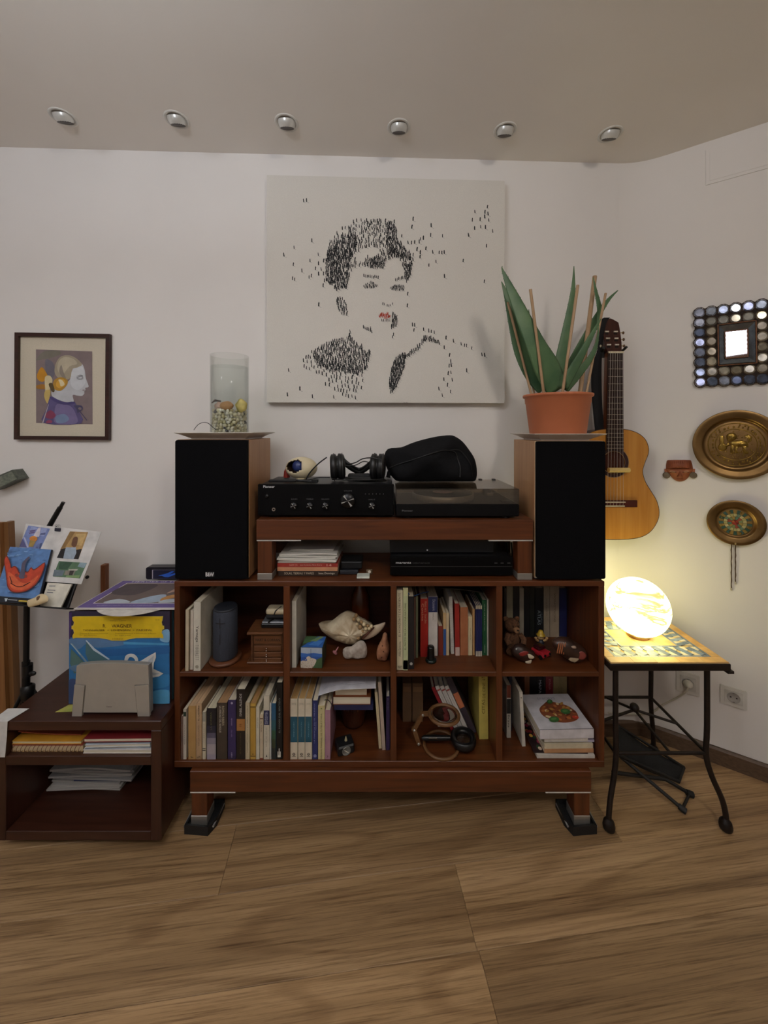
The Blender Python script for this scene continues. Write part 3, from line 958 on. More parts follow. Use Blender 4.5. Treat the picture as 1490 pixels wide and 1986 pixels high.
# headphones
hp = thing('headphones', 'black over ear headphones lying on the amplifier with tangled cable', 'headphones', (P(690, 915, 1.37).x, 1.37, az))
CUP = M('161617', 0.4, var=0.2)
for cxp, ln, cyp in ((655, 0.12, 906), (733, -0.08, 905)):
    c = P(cxp, cyp, 1.345)
    c.z = az + 0.0485
    T = Matrix.Rotation(ln, 4, 'Z') @ Matrix.Rotation(-ln * 0.4, 4, 'Y')
    ax = [T @ V(a) for a in ((0, 1, 0), (0, 0, 1), (1, 0, 0))]
    prof = [(0.0001, -0.026), (0.036, -0.026), (0.046, -0.021), (0.047, -0.006), (0.040, -0.003), (0.040, 0.001), (0.0475, 0.004), (0.0475, 0.012), (0.043, 0.023), (0.030, 0.027), (0.0001, 0.027)]
    cup = MB().lathe(prof, c, 36, 0, ax).build('ear_cup', CUP, hp)
    for k_ in (-0.014, 0.016):
        mb = MB().lathe([(0.0485, k_), (0.0497, k_ + 0.0015), (0.0485, k_ + 0.003)], c, 36, 0, ax)
        mb.build('cup_ring', M('3c3c3e', 0.3, 0.4), cup)
c1, c2 = P(655, 905, 1.36), P(733, 905, 1.36)
band = cr([(c1.x + 0.006, 1.37, az + 0.088), (c1.x + 0.032, 1.41, az + 0.056), ((c1.x + c2.x) / 2, 1.445, az + 0.03), (c2.x - 0.032, 1.41, az + 0.056), (c2.x - 0.006, 1.37, az + 0.088)], 6, False)
MB().tube(band, 0.006, 8).build('headband', CUP, hp)
MB().tube([p_ + V((0, 0.006, -0.012)) if isinstance(p_, V) else V(p_) + V((0, 0.006, -0.012)) for p_ in band[3:-3]], 0.0085, 8).build('headband_pad', M('0f0f10', 0.7), hp)
mb = MB()
def loop(pix, Ds, r=0.0021):
    mb.tube(cr([tuple(P(x, y, d)) for (x, y), d in zip(pix, Ds)], 5, False), r, 6)
loop([(634, 887), (618, 899), (601, 917), (594, 930)], [1.335, 1.335, 1.335, 1.335], 0.0024)
loop([(660, 886), (668, 890), (676, 899), (690, 897), (703, 890), (720, 888), (740, 892)], [1.35, 1.33, 1.32, 1.32, 1.32, 1.30, 1.29], 0.0022)
loop([(662, 901), (675, 903), (690, 902), (705, 895), (716, 897)], [1.32] * 5, 0.0018)
loop([(640, 926), (620, 926), (606, 929), (598, 931)], [1.33, 1.33, 1.33, 1.335], 0.0022)
for k_ in range(5):
    z_ = az + 0.003
    a_, b_ = 0.05 + 0.01 * k_, 0.02 + 0.006 * k_
    cx_ = P(722 - 7 * k_, 930, 1.31).x
    mb.tube([V((cx_ + a_ * math.cos(2 * PI * i / 18), 1.31 + b_ * math.sin(2 * PI * i / 18), z_ + 0.002 * k_)) for i in range(18)], 0.002, 6, closed=True)
mb.build('cable', M('101011', 0.45), hp)
# small black case between the ear cups
solo('black_case', box(P(676, 920, 1.40).x, P(718, 920, 1.40).x, 1.372, 1.41, az + 0.001, az + 0.019, 0.005, seg=2), M('141417', 0.6), 'small black case on the amplifier between the ear cups', 'case')

# soft black bag leaning across the lid
bo = [(752.5, 884.7), (777.5, 881.6), (797, 874), (817, 867.5), (848, 860.4), (873, 858), (884, 861), (898, 871), (912.7, 890), (921, 904.5), (925, 923), (924.5, 940), (917, 948), (880, 948.5), (820, 948.5), (775, 948), (760, 938), (752, 925), (745, 903)]
bD = 1.405
frb = Fr(P(745, 948, bD), (1, 0, 0), (0, 0.0, 1))
bz = frb.o.z
poly = [frb.uv(P(x, y, bD)) for x, y in bo]
poly = [(u, max(0.0, v) + (LZ + 0.001 - bz)) for u, v in poly]
bag = thing('soft_bag', 'soft black padded bag resting on the turntable lid', 'bag', (P(840, 940, bD).x, bD, LZ))
FAB = M('131315', 0.85, scale=260, bump=0.25, var=0.25, spec=0.2)
poly_s = cr(poly, 3)
zmin = LZ + 0.001 - bz
bagc = (sum(p[0] for p in poly_s) / len(poly_s), sum(p[1] for p in poly_s) / len(poly_s))
mb = MB().inflate(poly_s, frb, 0.078, 0.05, rings=(1.0, 0.96, 0.86, 0.68, 0.45, 0.22), fn=lambda u, v: 0.75 + 0.25 * math.sin(u * 31) * math.sin(v * 40))
mb.v = [(x, y, max(z, LZ + 0.001)) for x, y, z in mb.v]
mb.build('body', FAB, bag)
def on_bag(x, y):
    u, v = frb.uv(P(x, y, bD - 0.05))
    a = math.atan2(v - bagc[1], u - bagc[0])
    d = math.hypot(u - bagc[0], v - bagc[1])
    best = min(poly_s, key=lambda p: abs(math.remainder(math.atan2(p[1] - bagc[1], p[0] - bagc[0]) - a, 2 * PI)))
    k = min(0.97, d / math.hypot(best[0] - bagc[0], best[1] - bagc[1]))
    w = 0.078 * math.sqrt(1 - k * k) * (0.75 + 0.25 * math.sin(u * 31) * math.sin(v * 40))
    return tuple(frb.at(u, v, w + 0.001))
PIP = M('060607', 0.5)
for sm_ in (((757, 909), (775, 901), (800, 892), (830, 881), (858, 874), (872, 874)), ((872, 874), (884, 878), (889, 890), (893, 905), (892, 925)), ((872, 874), (890, 873), (903, 884), (914, 902), (919, 925))):
    MB().tube(cr([on_bag(x, y) for x, y in sm_], 6, False), 0.0026, 8).build('piping', PIP, bag)
mb = MB().tube(cr([tuple(P(x, y, 1.40)) for x, y in ((766, 905), (759, 912), (755, 918), (753, 926))], 5, False), [0.012, 0.012, 0.011, 0.011, 0.01, 0.01, 0.01, 0.01, 0.009, 0.009, 0.009, 0.008, 0.008, 0.008, 0.008, 0.008][:16], 8)
mb.build('strap', FAB, bag)

# ------------------------------------------------------------------ under the riser bench
ZT = 0.7955
cd0 = 1.25
c0, c1 = P(757, 1122, cd0), P(995, 1080, cd0)
cdp = thing('disc_player', 'black disc player on the shelf top under the riser bench', 'player', ((c0.x + c1.x) / 2, 1.36, ZT))
box(c0.x + 0.003, c1.x - 0.003, cd0 + 0.01, 1.47, ZT + 0.008, c1.z - 0.002, 0.002).build('case', M('151517', 0.4, var=0.2), cdp)
box(c0.x, c1.x, cd0, cd0 + 0.01, ZT + 0.007, c1.z, 0.0015).build('faceplate', BLK, cdp)
zl_ = P(800, 1099, cd0).z
box(c0.x + 0.002, c1.x - 0.002, cd0 - 0.0006, cd0 + 0.0004, zl_, zl_ + 0.0012).build('trim_line', M('4c4c4c', 0.35, 0.6), cdp)
for x in (0.1, 0.9):
    for y in (cd0 + 0.03, 1.44):
        MB().cyl((c0.x + (c1.x - c0.x) * x, y, ZT + 0.0002), (c0.x + (c1.x - c0.x) * x, y, ZT + 0.008), 0.014, n=12).build('foot', M('5a5a5a', 0.4, 0.5), cdp)
p = P(768, 1093, cd0)
txt('marantz', Fr((p.x, cd0, p.z)), 30 * cd0 / F, 3.2 * cd0 / F, M('c9c9c9', 0.4), cdp, bold=0.02)
p = P(800, 1093, cd0)
txt('COMPACT DISC PLAYER', Fr((p.x, cd0, p.z)), 34 * cd0 / F, 2.0 * cd0 / F, M('5c5c5c', 0.4), cdp)
for x in (962, 974, 987):
    q = P(x, 1092, cd0); box(q.x - 0.005, q.x + 0.005, cd0 - 0.002, cd0, q.z - 0.002, q.z + 0.002, 0.0005).build('button', M('3a3a3a', 0.4), cdp)
u0, u1 = P(757, 1079, 1.29), P(958, 1052, 1.29)
tun = thing('media_box', 'plain black box on top of the disc player with a small white light', 'player', ((u0.x + u1.x) / 2, 1.37, c1.z))
box(u0.x, u1.x, 1.29, 1.46, c1.z + 0.0005, 0.917, 0.002).build('case', M('0c0c0e', 0.5, var=0.2), tun)
q = P(829, 1067, 1.29)
MB().cyl((q.x, 1.29, q.z), (q.x, 1.2885, q.z), 0.0028, n=12).build('power_light', M('dcdce2', 0.3), tun)
mbc = MB()
for x, r_ in ((983, 0.004), (992, 0.003)):
    mbc.tube(cr([tuple(P(x, 1052, 1.415)), tuple(P(x + 2, 1080, 1.41)), tuple(P(x + 1, 1108, 1.41)), (P(x, 1115, 1.41).x + 0.002, 1.425, ZT + 0.007)], 5, False), r_, 6)
solo('power_cables', mbc, M('202226', 0.5), 'dark cables hanging behind the disc player by the bench leg', 'cable')

def flat_book(name, px0, px1, py0, py1, D, depth, col, label, pages=None, spine=True, cat='book', group=None, texts=(), z0=None, z1=None, rotz=0.0, t=0.0016):
    """a book lying flat: py0 top, py1 bottom of its front edge"""
    a, b = P(px0, py1, D), P(px1, py0, D)
    z0 = a.z if z0 is None else z0
    z1 = b.z if z1 is None else z1
    w, h = b.x - a.x, z1 - z0
    o = thing(name, label, cat, ((a.x + b.x) / 2, D, z0), (0, 0, rotz), group)
    mb = MB().box(-w / 2, w / 2, 0, depth, 0, t).box(-w / 2, w / 2, 0, depth, h - t, h)
    if spine:
        mb.box(-w / 2, w / 2, 0, t, t, h - t)
    else:
        mb.box(-w / 2, w / 2, depth - t, depth, t, h - t)
    mb.build('cover', M(col, 0.5), o, True)
    box(-w / 2 + 0.001, w / 2 - 0.0012, t if spine else 0.0015, depth - t, t, h - t).build('pages', M(pages or 'ddd3bd', 0.8, kind='pages', axis=2, scale=14, var=0.12), o, True)
    for s_, u0_, u1_, v0_, v1_, c_ in texts:
        txt(s_, Fr((-w / 2 + u0_ * w, 0, v0_ * h)), (u1_ - u0_) * w, (v1_ - v0_) * h, M(c_, 0.6), o, True)
    return o
def sheets(name, px0, px1, py0, py1, D, depth, n, label, col='d8d4cb', z0=None, seed=1, cat='papers', wob=0.004, part='sheet', group=None):
    """a loose pile of papers: each a slightly bent sheet"""
    a, b = P(px0, py1, D), P(px1, py0, D)
    z0 = a.z if z0 is None else z0
    w, h = b.x - a.x, b.z - z0
    rr = random.Random(seed)
    o = thing(name, label, cat, ((a.x + b.x) / 2, D, z0), (0, 0, 0), group)
    for k in range(n):
        zz = h * k / n
        dx, dy, rz = rr.uniform(-1, 1) * w * 0.03, rr.uniform(0, 0.012), rr.uniform(-0.05, 0.05)
        ph = rr.uniform(0, 6)
        th_ = h / n * 0.8
        up = (lambda u, v: zz + wob * (k / n) * (0.5 + 0.5 * math.sin(u * 5 + ph)))
        mb = MB()
        T = Matrix.Rotation(rz, 4, 'Z')
        mb.grid(lambda u, v: T @ V((-w / 2 + dx + u * w, dy + v * depth, up(u, v))), 8, 1)
        mb.grid(lambda u, v: T @ V((-w / 2 + dx + u * w, dy + v * depth, up(u, v) + th_)), 8, 1)
        mb.grid(lambda u, v: T @ V((-w / 2 + dx + u * w, dy, up(u, 0) + v * th_)), 8, 1)
        mb.grid(lambda u, v: T @ V((-w / 2 + dx + u * w, dy + depth, up(u, 0) + v * th_)), 8, 1)
        for u_ in (0, 1):
            mb.grid(lambda u, v: T @ V((-w / 2 + dx + u_ * w, dy + u * depth, up(u_, 0) + v * th_)), 1, 1)
        mb.build(part, M(col if k % 3 else scaled(col, 0.93), 0.8, kind='pages', axis=2, scale=20, var=0.06), o, True)
    return o
bz_ = [1117, 1107.5, 1100, 1092.5]
D = 1.262
zz = [ZT + 0.0003] + [P(0, y, D).z for y in bz_[1:]]
flat_book('paperback_book', 540, 655, 0, 0, D, 0.15, '33251d', 'dark brown paperback at the bottom of the pile under riser bench', z0=zz[0], z1=zz[1], texts=[('SOLAS, TIERRAS Y MARES', 0.1, 0.6, 0.25, 0.75, 'd9cbb0'), ('Isaac Domingo', 0.68, 0.95, 0.25, 0.75, 'e5dcc8')])
flat_book('paperback_book', 538, 655, 0, 0, D, 0.16, 'c9906a', 'orange paperback second from bottom in the pile under riser bench', z0=zz[1] + 0.0004, z1=zz[2])
flat_book('paperback_book', 538, 655, 0, 0, D + 0.001, 0.16, 'a1352a', 'red paperback under the white papers below riser bench', z0=zz[2] + 0.0004, z1=zz[3] - 0.0003, texts=[('GARY CO.', 0.2, 0.34, 0.25, 0.8, 'e8a090'), ('Juan Fernández, María Álvarez', 0.38, 0.74, 0.35, 0.75, 'f0d0c0'), ('14', 0.82, 0.9, 0.2, 0.8, 'f0c8b8')])
sheets('paper_pile', 539, 652, 1076, 0, 1.258, 0.18, 5, 'loose white papers piled on the red paperback under riser bench', z0=zz[3] + 0.0004, seed=3)
sheets('white_brochure', 560, 645, 1068, 0, 1.28, 0.15, 2, 'white brochures topmost of the pile under riser bench', z0=P(0, 1077, 1.265).z + 0.0065, seed=5)
a, b = P(659, 1115, 1.275), P(702, 1091, 1.275)
bx = thing('black_gadget', 'black box gadget beside the paper pile under riser bench', 'gadget', ((a.x + b.x) / 2, 1.30, ZT))
box(a.x, b.x - 0.012, 1.272, 1.36, ZT + 0.0003, ZT + 0.014, 0.002).build('lower_tray', M('24262c', 0.35), bx)
box(a.x + 0.002, b.x, 1.285, 1.36, ZT + 0.0143, b.z, 0.004, seg=2).build('upper_case', M('131416', 0.4), bx)
a, b = P(692, 1122, 1.24), P(717, 1113, 1.24)
solo('card_holder', box(a.x, b.x, 1.236, 1.27, ZT + 0.0003, ZT + 0.007, 0.0015), M('cfd2c6', 0.45), 'small pale box lying in front of the black gadget', 'box')
a = P(716, 1108, 1.265)
mb = MB().box(a.x - 0.011, a.x + 0.011, 1.274, 1.286, ZT + 0.0003, ZT + 0.016, 0.002)
kc = thing('tin_figurine', 'tiny dark and cream tin trinket by the pale box', 'trinket', (a.x, 1.28, ZT))
mb.build('tin', M('6a5642', 0.4, 0.3), kc)
mb = MB().cyl((a.x + 0.001, 1.2735, ZT + 0.01), (a.x + 0.001, 1.2725, ZT + 0.01), 0.005, n=12)
mb.build('dial', M('d8cfc0', 0.5), kc)

# ------------------------------------------------------------------ books standing in the shelf
CREAM = 'd9cdb4'
def fold(fl, pbot):
    return max(1.224, (H - fl) * F / (pbot - HY))
def book(px0, px1, ptop, pbot, zf, col, label, depth=0.14, lean=0.0, bands=(), texts=(), pages=CREAM, group=None, D=None, kind='paperback_book', col2=None, t=0.0013, inset=0.0006, motif=None, foot=True):
    D = D or fold(zf, pbot)
    s = F / D
    x0, w = (px0 - CX) / s, (px1 - px0) / s - 0.0003
    h = H - (ptop - HY) / s - zf
    if lean: h /= math.cos(lean)
    depth = min(depth, 1.49 - D)
    o = thing(kind, label, 'book', (x0, D, zf + 0.0003), (0, lean, 0), group)
    m = M(col, 0.5, scale=25, var=0.08) if not col2 else M(col, 0.5, scale=22, h2=col2)
    t = min(t, w * 0.2)
    MB().box(0, t, 0, depth, 0, h).box(w - t, w, 0, depth, 0, h).box(t, w - t, 0, t, 0, h).build('cover', m, o, True)
    box(t, w - t, t, depth - 0.001, inset * 2, h - max(inset, 0.0006)).build('pages', M(pages, 0.8, kind='pages', axis=0, scale=26, var=0.16), o, True)
    for i, (v0, v1, c) in enumerate(bands):
        box(0.0004, w - 0.0004, -0.0004, 0.0002, v0 * h, v1 * h).build('spine_band', M(c, 0.5, var=0.06), o, True)
    for tx in texts:
        s_, v0, v1, u0, u1, c = tx[:6]
        dn = len(tx) < 7 or tx[6] != 'up'
        if dn:
            fr = Fr((u0 * w, -0.0005, v1 * h), *DOWN_TEXT)
        else:
            fr = Fr((u1 * w, -0.0005, v0 * h), *UP_TEXT)
        txt(s_, fr, (v1 - v0) * h, (u1 - u0) * w, M(c, 0.6), o, True)
    if motif:
        motif(o, w, h)
    return o

def emblem(v, c, r=0.28):
    def f(o, w, h):
        art('emblem', Fr((0, -0.0003, 0)), 1, 1, [(c, ell(w / 2, v * h, w * r, w * r, 16))], o, True)
    return f

# ---- upper left compartment
book(359.5, 365.5, 1183, 1302, ZU, 'bfb298', 'thin cream booklet leaning at the far left of the top left compartment', 0.13, 0.006)
book(368.8, 374.8, 1184, 1299, ZU, 'c7bcae', 'thin pale booklet second from left in the top left compartment', 0.13, 0.008)
book(375.5, 389, 1168, 1302.5, ZU, 'cfcabb', 'tall white hardback beside the dark round speaker in top left compartment', 0.17, 0.004,
     texts=[('Yamaga', 0.42, 0.66, 0.22, 0.75, '4d4a44'), ('T I B O R E T T', 0.16, 0.38, 0.3, 0.72, '5a564e')], kind='hardback_book', motif=emblem(0.06, '9b9585', 0.25))
bs = P(431, 1287, 1.268)
bsr = 22.5 * 1.28 / F
bc = V((bs.x + 0.003, 1.288, ZU))
coaster = solo('round_wood_base', MB().lathe([(0.0001, 0.0006), (0.048, 0.0006), (0.052, 0.003), (0.052, 0.008), (0.049, 0.011), (0.0001, 0.011)], tuple(bc), 40), W('6d4128', '53301c', 0), 'round wooden base under the dark cylindrical speaker', 'coaster')
SLATE = M('363a46', 0.8, scale=420, bump=0.3, var=0.12)
rs = thing('round_speaker', 'dark slate cylindrical portable speaker on a round wooden base', 'speaker', (bc.x, bc.y, ZU + 0.0115))
zb_, zt_ = ZU + 0.0115, P(431, 1180, 1.27).z
MB().lathe([(0.0001, zb_), (bsr - 0.004, zb_), (bsr, zb_ + 0.006), (bsr, zt_ - 0.012), (bsr - 0.003, zt_ - 0.007)], (bc.x, bc.y, 0), 40).build('fabric_body', SLATE, rs)
MB().lathe([(bsr - 0.003, zt_ - 0.007), (bsr - 0.001, zt_ - 0.004), (bsr - 0.003, zt_), (bsr - 0.008, zt_ - 0.0008), (0.0001, zt_ - 0.003)], (bc.x, bc.y, 0), 40).build('rubber_cap', M('2b2e36', 0.5), rs)
yf = bc.y - bsr - 0.0006
MK = M('15161a', 0.5)
def curved_bar(parent, name, a0_, a1_, z0, z1):
    mb = MB()
    mb.grid(lambda u, v: V((bc.x + (bsr + 0.0012) * math.sin(a0_ + (a1_ - a0_) * u), bc.y - (bsr + 0.0012) * math.cos(a0_ + (a1_ - a0_) * u), z0 + (z1 - z0) * v)), 8, 1)
    return mb.build(name, MK, parent)
zpz = P(425, 1209, 1.25).z
curved_bar(rs, 'plus_mark', -0.42, 0.36, zpz - 0.0015, zpz + 0.0015)
curved_bar(rs, 'plus_mark', -0.07, -0.01, zpz - 0.017, zpz + 0.017)
z2 = P(425, 1250, 1.25).z
curved_bar(rs, 'minus_mark', -0.07, -0.01, z2, z2 + 0.034)

chest = thing('mini_chest', 'small carved wooden chest of drawers with lettering, top left compartment', 'chest', (-0.392, 1.29, ZU))
CW = M('643e25', 0.45, kind='wood', scale=14, h2='462917', axis=0)
CW2 = M('724829', 0.42, kind='wood', scale=14, h2='54321c', axis=0)
cd = 1.272
c0, c1 = P(489, 1283, cd), P(550, 1228, cd)
cx1 = c0.x + 0.1055
box(c0.x, cx1, cd, 1.345, ZU + 0.0045, c1.z, 0.001).build('carcass', CW, chest)
box(c0.x - 0.014, cx1 + 0.002, cd - 0.012, 1.35, ZU + 0.0004, ZU + 0.0048, 0.0015).build('base', CW2, chest)
box(c0.x - 0.014, cx1 + 0.002, cd - 0.013, 1.35, c1.z, c1.z + 0.0085, 0.0025, seg=2).build('top', CW2, chest)
def dz(y): return P(0, y, cd).z
fx0, fx1 = P(493, 0, cd).x, P(547, 0, cd).x
pn = box(fx0, fx1, cd - 0.0025, cd, dz(1248), dz(1231.5), 0.001).build('name_panel', CW2, chest)
txt('HART & CORRAN', Fr((fx0 + 0.006, cd - 0.0026, dz(1242.5))), fx1 - fx0 - 0.012, 0.0085, M('2a170c', 0.6), pn, bold=0.02)
rowsz = [(1251, 1262), (1263, 1273), (1274, 1282)]
for a_, b_ in rowsz:
    dr = box(fx0 + 0.001, fx1, cd - 0.006, cd, dz(b_), dz(a_), 0.003, seg=2).build('drawer', CW2, chest)
    for k_ in (0.35, 0.75):
        MB().ball((P(518.5, 0, cd).x, cd - 0.009, dz(a_ + (b_ - a_) * k_)), 0.0026, 10, 6).build('knob', M('c2b2a6', 0.25, 0.8), dr)
box(c0.x - 0.003, c0.x + 0.004, cd - 0.003, cd, ZU + 0.005, c1.z, 0.001).build('side_post', CW, chest)
box(fx1 + 0.0005, cx1, cd - 0.003, cd, ZU + 0.005, c1.z, 0.001).build('side_post', CW, chest)
zc_ = c1.z + 0.009
a = P(507, 1222, 1.29)
cmr = thing('pocket_camera', 'black and silver pocket camera lying on the mini chest', 'camera', (a.x + 0.04, 1.29, zc_))
box(a.x, -0.332, 1.285, 1.34, zc_, zc_ + 0.016, 0.003).build('body', M('0f1012', 0.3), cmr)
box(a.x + 0.002, -0.333, 1.287, 1.34, zc_ + 0.0162, zc_ + 0.021, 0.002).build('silver_top', M('8d8f94', 0.25, 0.6), cmr)
MB().tube([V((a.x + 0.026, 1.284, zc_ + 0.0215)), V((a.x + 0.04, 1.31, zc_ + 0.0235)), V((a.x + 0.046, 1.335, zc_ + 0.023))], 0.003, 6).build('strap', M('0b0b0c', 0.6), cmr)
a = P(515, 1199, 1.30)
solo('dark_pouch', box(a.x + 0.002, -0.331, 1.295, 1.345, zc_ + 0.0272, zc_ + 0.041, 0.005, seg=2), M('15151a', 0.7), 'dark pouch between pocket camera and cream case on the chest', 'pouch')
a = P(516, 1190, 1.30)
mb = MB().box(a.x, -0.330, 1.29, 1.335, zc_ + 0.0414, zc_ + 0.062, 0.009, seg=3)
cc = thing('glasses_case', 'cream hard glasses case with black strap topmost on the mini chest', 'case', (a.x + 0.035, 1.31, zc_ + 0.0414))
mb.build('shell', M('cdbf9f', 0.35), cc)
MB().tube([V((a.x + 0.03, 1.2885, zc_ + 0.043)), V((a.x + 0.036, 1.2885, zc_ + 0.058)), V((a.x + 0.05, 1.31, zc_ + 0.0635))], 0.002, 6).build('band', M('111113', 0.6), cc)

# ---- upper second compartment
book(566.4, 575, 1166, 1295, ZU, 'c9c4b8', 'white book standing alone at left of the conch compartment', 0.16, kind='hardback_book')
def photo_cube():
    d = fold(ZU, 1296)
    a, b = P(583, 1296, d), P(625.5, 1256, d)
    w, h = b.x - a.x, b.z - ZU
    o = thing('photo_cube', 'photo cube printed with a seaside town below the conch shell', 'cube', ((a.x + b.x) / 2, d, ZU + 0.0003), (0, 0, -0.04))
    box(-w / 2, w / 2, 0, w * 0.95, 0, h, 0.0012).build('body', M('34402f', 0.5), o, True)
    fr = Fr((-w / 2, 0, 0))
    rr = random.Random(2)
    lay = [('a9b6c6', [(0.01, 0.62), (0.99, 0.66), (0.99, 0.99), (0.01, 0.99)]), ('3767b4', [(0.01, 0.38), (0.99, 0.45), (0.99, 0.7), (0.6, 0.74), (0.3, 0.7), (0.01, 0.73)]),
           ('2c549c', [(0.01, 0.3), (0.6, 0.4), (0.99, 0.45), (0.99, 0.56), (0.4, 0.56), (0.01, 0.52)]), ('46603c', [(0.5, 0.01), (0.99, 0.01), (0.99, 0.55), (0.78, 0.45), (0.62, 0.2)]),
           ('cfc3b2', cr([(0.01, 0.02), (0.5, 0.02), (0.66, 0.2), (0.72, 0.42), (0.5, 0.5), (0.38, 0.58), (0.26, 0.5), (0.3, 0.36), (0.01, 0.33)], 3))]
    for _ in range(46):
        u, v = rr.uniform(0.03, 0.58), rr.uniform(0.03, 0.42)
        s = rr.uniform(0.015, 0.035)
        lay.append((rr.choice(['a2785c', 'e6e0d4', '8a6a52', '6f6a5e', 'b89a78']), [(u, v), (u + s, v), (u + s, v + s * 0.8), (u, v + s * 0.8)]))
    lay.append(('3a3f46', [(0.485, 0.5), (0.5, 0.5), (0.5, 0.99), (0.485, 0.99)]))
    art('town_print', fr, w, h, lay, o, True)
    ft = Fr((-w / 2, 0, h), (1, 0, 0), (0, 1, 0))
    art('town_print', ft, w, w * 0.95, [('2f63b0', [(0.01, 0.01), (0.99, 0.01), (0.99, 0.98), (0.6, 0.98)]), ('4a6b43', [(0.01, 0.3), (0.35, 0.45), (0.6, 0.98), (0.01, 0.98)]), ('4a86d0', [(0.3, 0.2), (0.8, 0.15), (0.95, 0.6), (0.6, 0.6)]), ('7d9a6a', [(0.3, 0.55), (0.6, 0.5), (0.9, 0.95), (0.7, 0.98)])], o, True)
photo_cube()
# conch
CON = M('d9ccb0', 0.5, scale=26, h2='a68c68', bump=0.6, spec=0.4)
cD = 1.352
conch = thing('conch_shell', 'large cream conch shell with flared lip in the second top compartment', 'shell', (P(685, 1245, cD).x, cD, ZU))
def tx7(p): return (p[0] / 7.095 + 560, p[1] / 7.095 + 1140)
o7 = [(415, 490), (480, 500), (560, 480), (650, 410), (720, 360), (800, 325), (870, 345), (930, 370), (990, 420), (1060, 450), (1120, 490), (1165, 515), (1120, 590), (1050, 630), (1000, 690), (960, 735), (900, 755), (820, 745), (750, 730), (650, 695), (560, 650), (470, 585), (425, 530)]
frc = Fr(P(560, 1300, cD))
frc = Fr((frc.o.x, cD, ZU))
pl = [frc.uv(P(*tx7(p), cD)) for p in o7]
cc_ = frc.uv(P(*tx7((860, 560)), cD))
def rib(u, v):
    a = math.atan2(v - cc_[1], u - cc_[0])
    return 1 + 0.05 * math.sin(u * 420) + 0.04 * math.sin(9 * a)
mb = MB().inflate(cr(pl, 2), frc, 0.052, 0.045, cc_, fn=rib, rings=(1, 0.93, 0.82, 0.66, 0.48, 0.3, 0.14))
mb.v = [(x, y, max(z, ZU + 0.0005)) for x, y, z in mb.v]
mb.build('whorl', CON, conch)
lip = [(1010, 700), (1060, 640), (1140, 560), (1170, 515), (1230, 500), (1330, 470), (1315, 530), (1270, 590), (1200, 650), (1120, 690), (1060, 710)]
pl = [frc.uv(P(*tx7(p), cD - 0.02)) for p in lip]
MB().inflate(cr(pl, 2), frc, 0.008, 0.006, w0=0.022).build('lip', M('d8c8a8', 0.35, scale=10, h2='b48a78'), conch)
ap = [(1000, 690), (1050, 630), (1120, 570), (1170, 530), (1180, 545), (1120, 610), (1060, 670), (1020, 705)]
MB().inflate(cr([frc.uv(P(*tx7(p), cD - 0.03)) for p in ap], 2), frc, 0.004, 0.003, w0=0.034).build('aperture', M('5c3424', 0.5), conch)
rr = random.Random(9)
for k_, p_ in enumerate([(930, 380), (960, 440), (1000, 470), (1040, 500), (1090, 520), (1140, 530), (985, 540), (940, 500), (900, 430), (1060, 560), (1020, 600), (1000, 640), (960, 690), (1110, 560)]):
    q_ = P(*tx7(p_), cD - 0.04)
    sz = rr.uniform(0.005, 0.0085)
    mbk = MB().ball(q_, (sz, sz * 1.1, sz), 8, 6)
    mbk.build('knobble', M('cdbb94' if k_ % 2 else 'a08058', 0.6), conch)
# pink golf-tee like trinket
a = P(653, 1251, 1.30)
mb = MB().lathe([(0.0001, -0.012), (0.009, -0.012), (0.0095, -0.009), (0.003, -0.006), (0.0016, 0.012), (0.0001, 0.013)], (0, 0, 0), 16)
T = Matrix.Translation((a.x - 0.002, 1.315, ZU + 0.0155)) @ Matrix.Rotation(0.55, 4, 'Y')
mb.v = [tuple(T @ V(p)) for p in mb.v]
solo('pink_peg', mb, M('b8747a', 0.4), 'small pink headed peg under the conch shell tip', 'peg')
# pale rock
rD = fold(ZU, 1281)
o8 = [(745, 860), (790, 830), (860, 820), (920, 770), (990, 735), (1040, 750), (1075, 820), (1080, 900), (1060, 960), (1010, 1000), (930, 985), (860, 990), (790, 995), (750, 950)]
fr_ = Fr((0, rD + 0.014, ZU))
pl = [(u, max(0.0006, v)) for u, v in [fr_.uv(P(*tx7(p), rD + 0.01)) for p in o8]]
mb = MB().inflate(cr(pl, 2), fr_, 0.02, 0.016, fn=lambda u, v: 1 + 0.22 * math.sin(u * 190) * math.sin(v * 170 + 1))
solo('pale_rock', mb, M('c6bcb0', 0.75, scale=50, h2='8d7d70', bump=0.9), 'knobbly pale rock below the conch shell', 'rock')
# clay whistle
wD = fold(ZU, 1289)
o9 = [(1300, 660), (1330, 640), (1355, 665), (1365, 740), (1385, 830), (1388, 900), (1365, 980), (1340, 1040), (1290, 1065), (1230, 1045), (1212, 970), (1212, 890), (1240, 810), (1280, 735)]
fr_ = Fr((0, wD + 0.02, ZU))
pl = [(u, max(0.0025, v)) for u, v in [fr_.uv(P(*tx7(p), wD + 0.008)) for p in o9]]
cw = thing('clay_whistle', 'terracotta bird shaped whistle at right of the conch shell', 'whistle', (P(742, 1289, wD).x, wD + 0.02, ZU))
MB().inflate(cr(pl, 3), fr_, 0.0165, 0.0165, fn=lambda u, v: 1 + 0.12 * math.sin(v * 260) * math.cos(u * 200)).build('body', M('b5805e', 0.7, scale=60, h2='8c5a40', bump=0.6), cw)
for (x, y) in ((1290, 800), (1305, 880), (1280, 960)):
    q_ = P(*tx7((x, y)), wD + 0.004)
    MB().ball(q_, (0.0022, 0.0018, 0.0016), 8, 6).build('finger_hole', M('4f2c1e', 0.8), cw)
